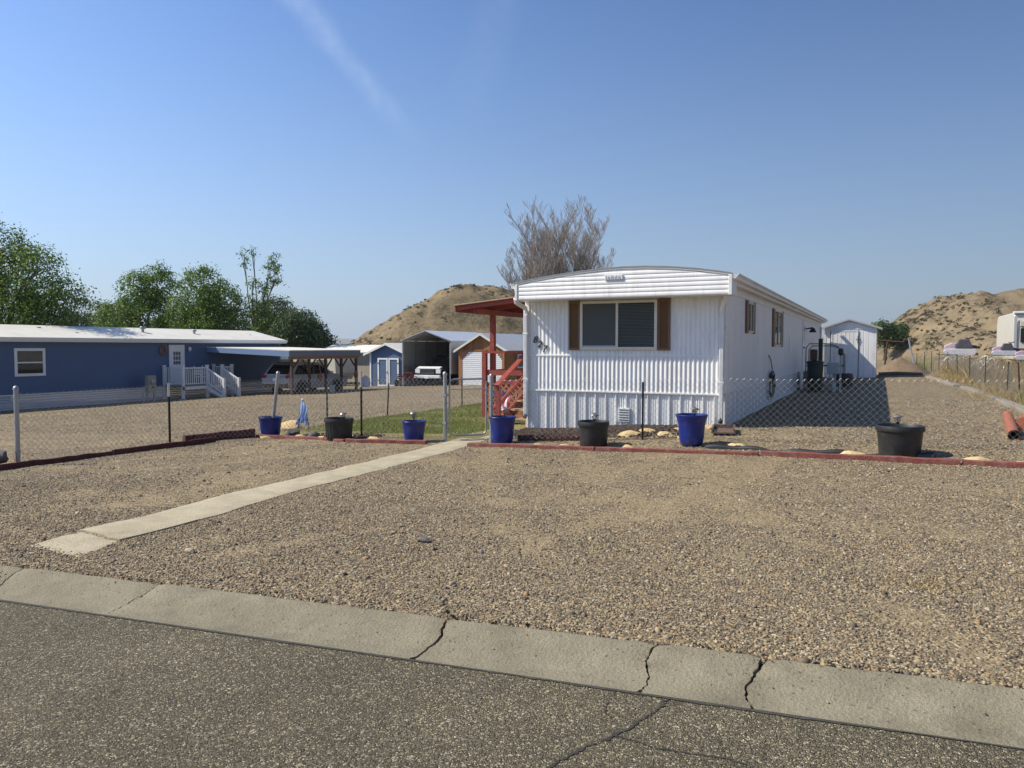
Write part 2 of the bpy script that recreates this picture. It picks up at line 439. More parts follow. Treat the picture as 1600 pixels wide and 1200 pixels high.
M['post_tip'] = pm('post_tip_white', (.7, .7, .68), (.6, .6, .58), rough=.6)
M['red_wood'] = pm('red_stain', (.27, .045, .03), (.20, .034, .024), scale=10, rough=.65, bump=.2, bscale=30, stretch=(1, 1, 1), dirt=(.3, .14, .1, .3), dscale=8)
M['timber'] = pm('red_timber', (.235, .066, .05), (.145, .042, .033), scale=9, rough=.8, bump=.5, bscale=35, dirt=(.34, .22, .17, .55), dscale=7)
M['timber_dark'] = pm('dark_red_timber', (.115, .032, .028), (.07, .024, .02), scale=9, rough=.85, bump=.5, bscale=35, dirt=(.22, .12, .09, .4), dscale=6)  # a darker red than the other border timbers
M['lattice'] = pm('lattice_redwood', (.40, .17, .075), (.31, .12, .055), scale=12, rough=.8)
M['tan_wood'] = pm('bare_wood', (.46, .33, .2), (.38, .26, .15), scale=10, rough=.8, bump=.2)
M['grey_wood'] = pm('weathered_wood', (.30, .27, .22), (.22, .19, .15), scale=8, rough=.9, bump=.4, dirt=(.36, .3, .2, .4))
M['cedar'] = pm('stained_cedar', (.30, .14, .045), (.20, .085, .03), scale=5, rough=.65, island=.25, stretch=(3, 3, .4))
M['post_wood'] = pm('carport_post_wood', (.075, .042, .028), (.11, .06, .034), scale=8, rough=.8)
M['beam_wood'] = pm('carport_beam_wood', (.32, .17, .07), (.24, .12, .05), scale=8, rough=.8)
M['blue_siding'] = pm('blue_siding', (.082, .137, .255), (.073, .123, .232), scale=1.2, rough=.6, island=.03)
M['blue_shed'] = pm('blue_shed_paint', (.085, .14, .24), (.076, .125, .22), scale=2, rough=.6, island=.04)
M['shaded_fascia'] = pm('shaded_fascia', (.16, .18, .22), (.14, .16, .2), rough=.6)  # shaded side of the carport fascia: shade put into the colour
M['blue_fascia'] = pm('blue_fascia', (.17, .25, .41), (.15, .23, .38), rough=.55)
M['vinyl_white'] = pm('white_vinyl', (.80, .81, .82), (.75, .76, .77), rough=.4)
M['skirt_grey'] = pm('grey_skirting', (.52, .53, .56), (.46, .47, .5), scale=3, rough=.5)
M['tan_siding'] = pm('tan_siding', (.40, .37, .29), (.34, .31, .25), scale=3, rough=.7)
M['grey_metal'] = pm('grey_sheet_metal', (.42, .42, .40), (.35, .35, .34), scale=2, rough=.5, metal=.2)
M['car_white'] = pm('white_car_paint', (.36, .36, .38), (.34, .34, .36), rough=.25)
M['car_dark'] = pm('dark_car_paint', (.02, .022, .025), (.025, .027, .03), rough=.25)
M['car_glass'] = glass_mat('car_glass', (.008, .009, .010), 0., .04)
M['chrome'] = pm('chrome', (.75, .76, .78), (.7, .7, .72), rough=.15, metal=.9)
M['tyre'] = pm('tyre_rubber', (.02, .02, .02), (.03, .03, .03), rough=.9)
M['rim'] = pm('wheel_rim', (.4, .4, .41), (.35, .35, .36), rough=.3, metal=.7)
M['lamp_red'] = pm('tail_lamp_red', (.3, .02, .02), rough=.3)
M['lamp_clear'] = pm('head_lamp', (.75, .76, .76), rough=.2)
M['sandstone'] = pm('tan_sandstone', (.56, .42, .22), (.46, .33, .16), scale=9, rough=.9, bump=.6, bscale=25, island=.15)
M['grey_rock'] = pm('grey_rock', (.16, .15, .145), (.10, .095, .09), scale=9, rough=.9, bump=.6, bscale=25, island=.2)
M['mulch'] = pm('dark_mulch', (.045, .032, .024), (.09, .062, .045), scale=18, rough=1, bump=1, bscale=60)
M['fabric_black'] = pm('black_edging', (.012, .012, .013), (.025, .025, .025), scale=6, rough=.5)
M['brown_plastic'] = pm('brown_plastic', (.10, .062, .045), (.14, .09, .07), scale=9, rough=.7)
M['orange_pipe'] = pm('orange_red_pipe', (.36, .11, .05), (.28, .08, .04), scale=12, rough=.7, bump=.3, dirt=(.4, .3, .2, .4), dscale=9)
M['bark'] = pm('bark', (.10, .08, .06), (.16, .13, .10), scale=6, rough=.95, bump=.5)
M['bark_grey'] = pm('dead_bark', (.22, .19, .165), (.30, .26, .23), scale=5, rough=.95, island=.2)
M['leaf_a'] = leaf_mat('leaves_deep', (.045, .085, .014), (.11, .185, .026), (.23, .33, .048))
M['leaf_b'] = leaf_mat('leaves_mid', (.05, .10, .016), (.12, .21, .03), (.24, .35, .052))
M['leaf_c'] = leaf_mat('leaves_grey', (.03, .055, .018), (.065, .105, .034), (.12, .17, .055))
M['leaf_d'] = leaf_mat('leaves_pale', (.05, .08, .025), (.09, .13, .045), (.14, .19, .06))
M['scrub'] = leaf_mat('scrub_leaves', (.095, .083, .05), (.14, .118, .07), (.19, .155, .095))
M['grass'] = leaf_mat('grass_blades', (.09, .125, .02), (.18, .235, .042), (.34, .33, .10))
M['dry'] = leaf_mat('dry_weeds', (.25, .18, .08), (.40, .30, .14), (.5, .40, .2))
M['lawn_soil'] = pm('lawn_soil', (.13, .125, .035), (.22, .18, .07), scale=3, rough=1, bump=.6)
M['rv_cream'] = pm('camper_cream', (.58, .55, .46), (.52, .49, .41), scale=2, rough=.4)
M['rv_brown'] = pm('camper_brown_stripe', (.18, .09, .05), rough=.5)
M['bag_white'] = pm('bag_white', (.55, .55, .58), (.42, .41, .45), scale=6, rough=.4)
M['bag_pink'] = pm('bag_pink', (.55, .47, .51), (.36, .22, .29), scale=5, rough=.4)
M['bag_dark'] = pm('bag_dark', (.05, .05, .065), (.09, .09, .11), scale=5, rough=.4)
M['green_bin'] = pm('dark_green_bin', (.02, .035, .028), (.03, .045, .036), rough=.5)
M['box_grey'] = pm('utility_grey', (.42, .43, .43), (.36, .37, .37), rough=.5)
M['hill'] = hill_mat('butte_earth', (.245, .188, .11), (.155, .122, .075), (.07, .065, .04))
M['hill_near'] = hill_mat('bluff_earth', (.255, .198, .122), (.165, .132, .086), (.08, .07, .048))
M['hill_far'] = pm('far_hills', (.12, .13, .08), (.16, .15, .09), scale=.01, rough=1)
M['mound'] = pm('dirt_mound', (.14, .098, .06), (.21, .155, .10), scale=5, rough=1, bump=1, bscale=25)
M['lamp_glass'] = glass_mat('lantern_glass', (.3, .3, .28), .6)
M['lamp_cap'] = pm('lantern_cap', (.30, .28, .27), (.22, .2, .2), rough=.35, metal=.6)
M['flag_blue'] = pm('flag_blue', (.28, .42, .75), (.35, .5, .8), scale=12, rough=.8)
M['flag_red'] = pm('flag_red', (.55, .06, .09), (.45, .05, .08), rough=.8)
M['flag_white'] = pm('flag_white', (.75, .74, .76), rough=.8)
M['flag_navy'] = pm('flag_navy', (.10, .12, .35), rough=.8)
M['wreath'] = pm('wreath_rust', (.32, .14, .05), (.2, .08, .03), scale=20, rough=.9)
# ------------------------------------------------------------------ geometry helpers
class MB:
    """Collects shapes; build() links them as one mesh object."""
    def __init__(s): s.v = []; s.f = []

    def add(s, vs, fs):
        o = len(s.v); s.v += [tuple(v) for v in vs]; s.f += [tuple(i + o for i in f) for f in fs]
        return s

    def box(s, x0, x1, y0, y1, z0, z1):
        return s.add([(x0, y0, z0), (x1, y0, z0), (x1, y1, z0), (x0, y1, z0), (x0, y0, z1), (x1, y0, z1), (x1, y1, z1), (x0, y1, z1)],
                     [(0, 3, 2, 1), (4, 5, 6, 7), (0, 1, 5, 4), (1, 2, 6, 5), (2, 3, 7, 6), (3, 0, 4, 7)])

    def cbox(s, c, sx, sy, sz, rot=0., tilt=None):
        m = Matrix.Rotation(rot, 4, 'Z')
        if tilt: m = m @ Matrix.Rotation(tilt[0], 4, tilt[1])
        vs = [m @ Vector((a * sx / 2, b * sy / 2, d * sz / 2)) + Vector(c) for d in (-1, 1) for a, b in ((-1, -1), (1, -1), (1, 1), (-1, 1))]
        return s.add(vs, [(0, 3, 2, 1), (4, 5, 6, 7), (0, 1, 5, 4), (1, 2, 6, 5), (2, 3, 7, 6), (3, 0, 4, 7)])

    def bar(s, p, q, w, h, up=(0, 0, 1)):
        p = Vector(p); q = Vector(q); d = (q - p).normalized(); u = Vector(up)
        a = d.cross(u)
        if a.length < 1e-4: a = d.cross(Vector((0, 1, 0)))
        a.normalize(); b = a.cross(d)
        vs = [e + a * (i * w / 2) + b * (j * h / 2) for e in (p, q) for i, j in ((-1, -1), (1, -1), (1, 1), (-1, 1))]
        return s.add(vs, [(0, 1, 2, 3), (7, 6, 5, 4), (0, 4, 5, 1), (1, 5, 6, 2), (2, 6, 7, 3), (3, 7, 4, 0)])

    def tube(s, pts, r, n=8, caps=True):
        pts = [Vector(p) for p in pts]; rs = r if hasattr(r, '__len__') else [r] * len(pts)
        o = len(s.v); a = None
        for i, p in enumerate(pts):
            d = (pts[min(i + 1, len(pts) - 1)] - pts[max(i - 1, 0)])
            d = d.normalized() if d.length > 1e-9 else Vector((0, 0, 1))
            if a is None:
                a = d.orthogonal().normalized()
            else:
                a = a - d * a.dot(d)
                a = a.normalized() if a.length > 1e-6 else d.orthogonal().normalized()
            b = d.cross(a)
            for k in range(n):
                t = 2 * math.pi * k / n
                s.v.append(tuple(p + (a * math.cos(t) + b * math.sin(t)) * rs[i]))
        for i in range(len(pts) - 1):
            for k in range(n):
                k2 = (k + 1) % n
                s.f.append((o + i * n + k, o + i * n + k2, o + (i + 1) * n + k2, o + (i + 1) * n + k))
        if caps:
            s.f.append(tuple(o + k for k in reversed(range(n))))
            s.f.append(tuple(o + (len(pts) - 1) * n + k for k in range(n)))
        return s

    def lathe(s, prof, n=24, c=(0, 0, 0), flat=None):
        o = len(s.v)
        for r, z in prof:
            for k in range(n):
                t = 2 * math.pi * k / n
                s.v.append((c[0] + r * math.cos(t), c[1] + r * math.sin(t), c[2] + z))
        for i in range(len(prof) - 1):
            for k in range(n):
                k2 = (k + 1) % n
                s.f.append((o + i * n + k, o + i * n + k2, o + (i + 1) * n + k2, o + (i + 1) * n + k))
        if prof[0][0] > 1e-5: s.f.append(tuple(o + k for k in reversed(range(n))))
        if prof[-1][0] > 1e-5: s.f.append(tuple(o + (len(prof) - 1) * n + k for k in range(n)))
        return s

    def prism(s, poly, axis, a0, a1):
        """poly: 2-D points in the plane across axis ('x': (y,z), 'y': (x,z), 'z': (x,y)), from a0 to a1."""
        def P(u, w, a): return {'x': (a, u, w), 'y': (u, a, w), 'z': (u, w, a)}[axis]
        n = len(poly)
        vs = [P(u, w, a0) for u, w in poly] + [P(u, w, a1) for u, w in poly]
        return s.add(vs, [tuple(range(n)), tuple(reversed(range(n, 2 * n)))] + [(i, n + i, n + (i + 1) % n, (i + 1) % n) for i in range(n)])

    def sheet(s, prof, axis, a0, a1, thick=0.):
        """open profile of 2-D points swept straight along axis."""
        def P(u, w, a): return {'x': (a, u, w), 'y': (u, a, w), 'z': (u, w, a)}[axis]
        n = len(prof)
        vs = [P(u, w, a0) for u, w in prof] + [P(u, w, a1) for u, w in prof]
        return s.add(vs, [(i, i + 1, n + i + 1, n + i) for i in range(n - 1)])

    def lump(s, c, size, seed=0, sub=2, amt=.3, freq=1.5, flat_bottom=True, rot=0.):
        bm = bmesh.new(); bmesh.ops.create_icosphere(bm, subdivisions=sub, radius=1)
        o = len(s.v); cr, sr = math.cos(rot), math.sin(rot)
        for v in bm.verts:
            k = 1 + amt * mnoise.noise(v.co * freq + Vector((seed * 3.7, seed * 1.3, seed)))
            k += amt * .5 * mnoise.noise(v.co * freq * 2.3 + Vector((seed * 1.1, 5, seed)))
            p = v.co * k
            if flat_bottom and p.z < -.35: p.z = -.35
            x, y = p.x * size[0], p.y * size[1]
            s.v.append((c[0] + x * cr - y * sr, c[1] + x * sr + y * cr, c[2] + p.z * size[2]))
        bm.verts.index_update()
        s.f += [tuple(v.index + o for v in f.verts) for f in bm.faces]
        bm.free(); return s

    def pillow(s, c, size, seed=0, amt=.18, rot=0., e=.55):
        """a stuffed sack: a rounded box with creases and pinched ends"""
        bm = bmesh.new(); bmesh.ops.create_icosphere(bm, subdivisions=3, radius=1)
        o = len(s.v); cr, sr = math.cos(rot), math.sin(rot)
        for v in bm.verts:
            p = Vector([math.copysign(abs(q) ** e, q) for q in v.co])
            k = 1 + amt * mnoise.noise(v.co * 2.1 + Vector((seed * 3.7, seed, 0))) + amt * .6 * mnoise.noise(v.co * 5 + Vector((seed, 9, seed)))
            z = p.z * (1 - .45 * abs(p.x) ** 3) * k
            x, y = p.x * size[0] * k, p.y * size[1] * k
            s.v.append((c[0] + x * cr - y * sr, c[1] + x * sr + y * cr, c[2] + z * size[2]))
        bm.verts.index_update()
        s.f += [tuple(v.index + o for v in f.verts) for f in bm.faces]
        bm.free(); return s

    def mesh(s, name, mat, smooth=False, bevel=0., off=(0, 0, 0), fix=True):
        me = bpy.data.meshes.new(name)
        ox, oy, oz = off
        me.from_pydata([(x - ox, y - oy, z - oz) for x, y, z in s.v], [], s.f)
        if fix or bevel:
            bm = bmesh.new(); bm.from_mesh(me)
            if bevel:
                bmesh.ops.remove_doubles(bm, verts=bm.verts, dist=1e-6)
                bmesh.ops.bevel(bm, geom=[e for e in bm.edges if len(e.link_faces) == 2 and e.calc_face_angle(0) > .5], offset=bevel, segments=2, affect='EDGES', profile=.5)
            bmesh.ops.recalc_face_normals(bm, faces=bm.faces)
            bm.to_mesh(me); bm.free()
        me.materials.append(mat)
        if smooth: me.polygons.foreach_set('use_smooth', [True] * len(me.polygons))
        if smooth and smooth != 'all':
            try: me.set_sharp_from_angle(angle=math.radians(40))
            except Exception: pass
        return me


def world_origin(o):
    v = Vector((0, 0, 0))
    while o is not None: v += o.location; o = o.parent
    return v


def tag(o, label=None, cat=None, group=None, kind=None):
    if label: o['label'] = label
    if cat: o['category'] = cat
    if group: o['group'] = group
    if kind: o['kind'] = kind
    return o


def thing(name, label, cat, loc, group=None):
    o = bpy.data.objects.new(name, None); COL.objects.link(o)
    o.location = loc; o.empty_display_size = .2
    return tag(o, label, cat, group)


def part(name, mb, mat, parent, smooth=False, bevel=0., local=False, label=None, fix=True):
    off = (0, 0, 0) if local else world_origin(parent)
    o = bpy.data.objects.new(name, mb.mesh(name, M[mat], smooth, bevel, off, fix)); COL.objects.link(o)
    o.parent = parent
    if label: o['label'] = label
    return o


def single(name, mb, mat, label, cat, loc, group=None, smooth=False, bevel=0., kind=None):
    """a thing that is one mesh; vertices given in world coordinates"""
    o = bpy.data.objects.new(name, mb.mesh(name, M[mat], smooth, bevel, loc)); COL.objects.link(o)
    o.location = loc
    return tag(o, label, cat, group, kind)


def np_obj(name, V, F, mat, loc=(0, 0, 0), parent=None, smooth=False):
    """fast mesh from numpy arrays, all faces with the same number of corners"""
    me = bpy.data.meshes.new(name)
    V = np.asarray(V, np.float32) - np.asarray(loc, np.float32); F = np.asarray(F, np.int32)
    k = F.shape[1]
    me.vertices.add(len(V)); me.vertices.foreach_set('co', V.ravel())
    me.loops.add(F.size); me.loops.foreach_set('vertex_index', F.ravel())
    me.polygons.add(len(F)); me.polygons.foreach_set('loop_start', np.arange(0, F.size, k, dtype=np.int32))
    try: me.polygons.foreach_set('loop_total', np.full(len(F), k, np.int32))
    except Exception: pass
    if smooth: me.polygons.foreach_set('use_smooth', np.ones(len(F), bool))
    me.update(calc_edges=True); me.validate()
    me.materials.append(M[mat])
    o = bpy.data.objects.new(name, me); COL.objects.link(o)
    if parent is not None: o.parent = parent
    else: o.location = loc
    return o


def copy_tree(o, parent=None, label=None):
    c = o.copy(); COL.objects.link(c)
    if parent is not None: c.parent = parent
    for ch in list(o.children): copy_tree(ch, c)
    if label: c['label'] = label
    return c


def dist_cam(x, y): return math.hypot(x, y)


# ------------------------------------------------------------------ the setting
def curb_back(X): return 4.22 + .082 * X
def curb_front(X): return 3.75 + .082 * X


def axis_lines(lo, hi, step, far, g=1.22):
    a = list(np.arange(lo, hi + 1e-6, step))
    x, s = hi, step
    while x < far: s *= g; x += s; a.append(x)
    x, s = lo, step
    while x > -far: s *= g; x -= s; a.insert(0, x)
    return np.array(a)


def build_ground():
    xs = axis_lines(-15, 5, .125, 4600); ys = axis_lines(3, 17, .125, 4600)
    X, Y = np.meshgrid(xs, ys)
    Z = gzv(X, Y)
    near = ssv(60, 25, np.hypot(X, Y))
    Z = Z + near * (.03 * (vnoise(X, Y, .9, 1) - .5) + .018 * (vnoise(X, Y, 3.1, 2) - .5)) * ssv(4.3, 5.2, Y - .082 * X)
    # beyond the last sheds the land falls away to the valley
    Z = Z - ssv(150, 420, Y - .3 * X) * 11
    t = Y - .082 * X
    Z = np.where(t < 4.2, Z - .16, Z)
    V = np.stack([X, Y, Z], -1).reshape(-1, 3)
    nx, ny = len(xs), len(ys)
    i = np.arange(nx - 1)[None, :] + nx * np.arange(ny - 1)[:, None]
    F = np.stack([i, i + 1, i + nx + 1, i + nx], -1).reshape(-1, 4)
    o = np_obj('ground', V, F, 'ground', smooth=True)
    at = o.data.attributes.new('sand', 'FLOAT', 'POINT'); at.data.foreach_set('value', sand_mask(X, Y).ravel().astype(np.float32))
    tag(o, 'gravel yard and dry ground around the mobile homes', kind='structure')


build_ground()


def build_road():
    mb = MB()
    xs = np.arange(-45, 30.01, .5)
    rows = []
    for k, t in enumerate((.0, -.6, -1.6, -3.2, -5.5, -9.)):
        rows.append([(x, curb_front(x) + .004 + t, .02 * x - .088 + .012 * abs(t) ** .8) for x in xs])
    n = len(xs)
    vs = [p for r in rows for p in r]
    fs = [(i + k * n, i + k * n + 1, i + (k + 1) * n + 1, i + (k + 1) * n) for k in range(len(rows) - 1) for i in range(n - 1)]
    mb.add(vs, fs)
    o = single('road', mb, 'asphalt', 'worn asphalt street with cracks along the gutter', None, (0, 0, 0), kind='structure', smooth='all')

    def crack(pts, w, seed):
        r = random.Random(seed); c = MB(); ox = oy = 0.
        P = []
        for a, b in zip(pts[:-1], pts[1:]):
            for k in range(18):
                t = k / 18
                ox += r.uniform(-1, 1) * .009 - ox * .25; oy += r.uniform(-1, 1) * .006 - oy * .25
                P.append((a[0] + (b[0] - a[0]) * t + ox, a[1] + (b[1] - a[1]) * t + oy))
        P.append(pts[-1])
        vs = []
        for i, (x, y) in enumerate(P):
            q = P[min(i + 1, len(P) - 1)]; p = P[max(i - 1, 0)]
            dx, dy = q[0] - p[0], q[1] - p[1]; m = math.hypot(dx, dy) or 1
            ww = w * r.uniform(.08, 1.15) * (.5 + .8 * r.random()) * (.35 if i in (0, len(P) - 1) else 1)
            z = .02 * x - .088 + .012 * abs(y - curb_front(x)) ** .8 + .004
            vs += [(x - dy / m * ww, y + dx / m * ww, z), (x + dy / m * ww, y - dx / m * ww, z)]
        c.add(vs, [(2 * i, 2 * i + 1, 2 * i + 3, 2 * i + 2) for i in range(len(P) - 1)])
        part('crack', c, 'crack', o, fix=False)
    crack([(-.93, 3.66), (-.98, 3.45), (-1.06, 3.2), (-1.18, 2.95), (-1.25, 2.7), (-1.36, 2.3), (-1.5, 1.8)], .013, 3)
    crack([(-1.06, 3.2), (-.86, 3.16), (-.6, 3.2), (-.3, 3.12), (.2, 3.1)], .006, 4)
    crack([(-1.21, 3.63), (-1.2, 3.5), (-1.16, 3.38)], .004, 5)
    # dark seam where asphalt meets the concrete
    c = MB(); vs = []; r = random.Random(9)
    xs2 = np.arange(-14, 5, .04)
    for x in xs2:
        w = .004 + .035 * float(vnoise(x, 0, 1.3, 5)) ** 2 + .02 * float(vnoise(x, 1, 9, 6)) * r.uniform(.3, 1)
        vs += [(x, curb_front(x) + .004, .02 * x - .083), (x, curb_front(x) + .003 - w, .02 * x - .083)]
    c.add(vs, [(2 * i, 2 * i + 1, 2 * i + 3, 2 * i + 2) for i in range(len(xs2) - 1)])
    part('seam', c, 'tar', o, fix=False)


build_road()


def build_gutter():
    root = bpy.data.objects.new('gutter', None); COL.objects.link(root)
    tag(root, 'rolled concrete gutter between street and gravel', kind='structure')
    # joints as (x at the back edge, x at the street edge)
    joints = [(-21, -21.1), (-15.2, -15.25), (-9.1, -9.05), (-6.12, -6.02), (-4.73, -4.74), (-2.39, -2.36), (-1.09, -1.10), (-.57, -.57), (2.35, 2.3), (5.4, 5.4), (8.4, 8.4), (14, 14)]
    prof = [(0, -.088), (.06, -.094), (.14, -.092), (.22, -.074), (.29, -.044), (.35, -.018), (.40, -.004), (.435, .004), (.455, .002), (.47, -.012), (.475, -.12)]
    pt, pz = [p[0] for p in prof], [p[1] for p in prof]
    prof = [(t, float(np.interp(t, pt, pz))) for t in np.linspace(0, .47, 40)] + [(.475, -.12)]
    rr = random.Random(5)
    jag, gap = {}, {}
    for j in range(len(joints)):
        w_ = 0.; jag[j] = []
        for k in range(len(prof)):
            w_ = w_ * .93 + rr.uniform(-.0065, .0065); jag[j].append(.02 * math.sin(k * .16 + j * 2.1) + w_)
        wid = [.004 + .007 * float(vnoise(k * .12, j * 3., 1, 15)) + (.016 * max(0, 1 - k / 5.) if j in (5, 6) else 0) + (.01 * max(0, 1 - abs(k - 36) / 4.) if j == 7 else 0) + rr.uniform(-.001, .0015) for k in range(len(prof))]
        gap[j] = wid
    bed = MB()
    for j in range(len(joints) - 1):
        a, b = joints[j], joints[j + 1]
        n = max(2, int((b[0] - a[0]) / .07))
        mb = MB(); vs = []
        up = rr.uniform(-.004, .004)
        for i in range(n + 1):
            f = i / n
            for k, (t, z) in enumerate(prof):
                s = t / .47
                xa = a[1] + (a[0] - a[1]) * s + jag[j][k] + gap[j][k]; xb = b[1] + (b[0] - b[1]) * s + jag[j + 1][k] - gap[j + 1][k]
                x = xa + (xb - xa) * f
                e = .018 * (vnoise(x, 0, 2.2, 7) - .5) if t > .41 else 0
                chip = -.012 * max(0, 1 - min(i, n - i) / 1.0) * (t > .3)
                zz = z + chip + up + .006 * (vnoise(x, t, 3.5, 8) - .5) + .003 * (vnoise(x, t, 17, 9) - .5) - .012 * float(ssv(.80, .92, vnoise(x, t * 1.5, 11, 19))) * (t > .2)
                vs.append((x, curb_front(x) + t + e, .02 * x + zz))
        m = len(prof)
        fs = [(i * m + k, i * m + k + 1, (i + 1) * m + k + 1, (i + 1) * m + k) for i in range(n) for k in range(m - 1)]
        for i in (0, n):
            o = len(vs); vs += [(vs[i * m + k][0], vs[i * m + k][1], vs[i * m + k][2] - .08) for k in range(m)]
            fs += [(i * m + k, i * m + k + 1, o + k + 1, o + k) for k in range(m - 1)]
        mb.add(vs, fs)
        part('slab', mb, 'gutter', root, smooth=True)
    vs = []
    xs = np.arange(-21, 14, .5)
    for x in xs:
        for t, z in ((.0, -.115), (.15, -.12), (.3, -.075), (.44, -.03)): vs.append((x, curb_front(x) + t, .02 * x + z))
    bed.add(vs, [(i * 4 + k, i * 4 + k + 1, (i + 1) * 4 + k + 1, (i + 1) * 4 + k) for i in range(len(xs) - 1) for k in range(3)])
    part('joint_bed', bed, 'crack', root, smooth='all')


build_gutter()

PATH_L = [(4.10, -6.78), (4.75, -6.9), (6.74, -7.06), (8.5, -7.16), (10.3, -7.28), (12.17, -7.42), (13.2, -7.5), (14.7, -7.72), (16.4, -7.8)]
PATH_R = [(4.05, -6.03), (4.65, -6.2), (5.5, -6.2), (6.81, -6.37), (8.5, -6.48), (10.3, -6.6), (12.05, -6.74), (13.2, -6.82), (14.7, -6.93), (16.4, -6.95)]


def path_x(L, y): return float(np.interp(y, [p[0] for p in L], [p[1] for p in L]))


def build_path():
    root = bpy.data.objects.new('path', None); COL.objects.link(root)
    tag(root, 'pale concrete walk from the gutter to the gate', kind='structure')
    rr = random.Random(3)
    joints = [(4.16, 4.08), (4.68, 4.58), (5.16, 5.5), (7.15, 6.84), (8.4, 8.35), (9.9, 9.9), (11.3, 11.3), (12.6, 12.6), (14.2, 14.2), (16.4, 16.4)]   # y at left edge, y at right edge
    jg = [[rr.uniform(-.018, .018) for _ in range(9)] for _ in joints]
    for j in range(len(joints) - 1):
        (la, ra), (lb, rb) = joints[j], joints[j + 1]
        lift = [.012, .026, .02, .02, .018, .016, .016, .018, .02][j]
        nx, ny = 8, max(3, int((lb - la) / .15))
        vs = []
        for i in range(ny + 1):
            for k in range(nx + 1):
                s = k / nx
                ya = la + (ra - la) * s + jg[j][k] * (j in (0, 1, 2)) + (.014 if j in (1, 2) else .007); yb = lb + (rb - lb) * s + jg[j + 1][k] * (j + 1 in (1, 2)) - (.014 if j + 1 in (1, 2) else .007)
                y = ya + (yb - ya) * i / ny
                e = .02 * (vnoise(0 if k == 0 else 9, y, 3, 4) - .5) if k in (0, nx) else 0
                x = path_x(PATH_L, y) * (1 - s) + path_x(PATH_R, y) * s + e
                edge = -.012 if (k in (0, nx) or i in (0, ny)) else 0
                vs.append((x, y, float(ground_z(x, y)) + lift + edge))
        m = nx + 1
        fs = [(i * m + k, i * m + k + 1, (i + 1) * m + k + 1, (i + 1) * m + k) for i in range(ny) for k in range(nx)]
        rim = [k for k in range(m)] + [i * m + nx for i in range(1, ny + 1)] + [ny * m + k for k in reversed(range(nx))] + [i * m for i in reversed(range(1, ny))]
        o = len(vs); vs += [(vs[r][0], vs[r][1], vs[r][2] - .12) for r in rim]
        L = len(rim)
        fs += [(rim[i], rim[(i + 1) % L], o + (i + 1) % L, o + i) for i in range(L)]
        part('slab', MB().add(vs, fs), 'walk', root, smooth=True)


build_path()


# ---- hills
def heightfield(name, label, mat, u_prof, depth, ang_c, v_half, steps, rough, base_z, cap=None, parent=None):
    """A hill: crest heights along u (across the line of sight), falling off to both sides over v; gullies by noise."""
    ca, sa = math.cos(YAW), math.sin(YAW)
    us = np.arange(u_prof[0][0], u_prof[-1][0] + 1e-6, steps[0]); vs_ = np.arange(-v_half, v_half + 1e-6, steps[1])
    U, Vv = np.meshgrid(us, vs_)
    H = np.interp(U, [p[0] for p in u_prof], [p[1] for p in u_prof])
    w = vnoise(U, Vv, .05, 21) * .5 + vnoise(U, Vv, .12, 22) * .3 + vnoise(U, Vv, .3, 23) * .2
    d = np.abs(Vv) / v_half
    fall = 1 - ssv(.12, 1.0, d)
    if cap is not None:   # steeper caprock on top, apron below
        fall = .62 * (1 - ssv(.0, 1.0, d)) + .38 * (1 - ssv(.22, .5, d + .18 * (w - .5)))
    Z = (H - base_z) * fall
    rill = np.abs(vnoise(U * 1.0, Vv * .35, .16, 25) - .5) * 2
    Z = Z * (1 + rough * .5 * (w - .5) * ssv(0, .15, d)) - rough * 2.2 * (1 - rill) ** 2 * ssv(.05, .25, d) * (1 - d) * np.clip(Z / 8, 0, 1)
    Z = Z + (vnoise(U, Vv, .22, 26) - .5) * .7 * rough * np.clip(Z / 3, 0, 1) + (vnoise(U, Vv, .7, 27) - .5) * .6 * rough + (vnoise(U, Vv, 1.6, 28) - .5) * .4 * rough + base_z - 2.6 * ssv(.6, 1, d) ** 1.5 - 3.2 * (1 - ssv(0, 7, np.minimum(U - us[0], us[-1] - U)))
    X = U * ca - (depth + Vv) * sa; Y = U * sa + (depth + Vv) * ca
    V = np.stack([X, Y, Z], -1).reshape(-1, 3)
    nx, ny = len(us), len(vs_)
    i = np.arange(nx - 1)[None, :] + nx * np.arange(ny - 1)[:, None]
    F = np.stack([i, i + 1, i + nx + 1, i + nx], -1).reshape(-1, 4)
    o = np_obj(name, V, F, mat, smooth=True)
    tag(o, label, kind='structure')
    return us, vs_, Z, X, Y


def px_prof(pts, depth): return [((x - 800) / 1200 * depth, 1.62 + (543 - y) / 1200 * depth) for x, y in pts]


BUTTE = heightfield('hill', 'tan flat-topped butte with dry scrub behind the sheds', 'hill',
                    px_prof([(470, 556), (510, 552), (544, 545), (559, 534), (578, 520), (596, 509), (612, 500), (624, 494), (642, 483), (656, 476), (668, 471), (679, 468), (684, 461), (692, 456), (701, 453), (714, 450), (727, 449), (756, 449), (784, 453), (802, 459), (840, 474), (880, 497), (940, 530), (1000, 552)], 170),
                    170, 0, 46, (.7, .7), 1.0, -4, cap=True)
BLUFF = heightfield('hill', 'eroded tan bluff with grey scrub behind the camper', 'hill_near',
                    px_prof([(1335, 548), (1368, 527), (1385, 517), (1400, 510), (1420, 502), (1440, 495), (1455, 487), (1470, 478), (1490, 470), (1515, 467), (1540, 465), (1600, 463), (1680, 460), (1780, 466), (1900, 490), (2000, 530)], 92),
                    92, 0, 32, (.42, .42), .9, .1)


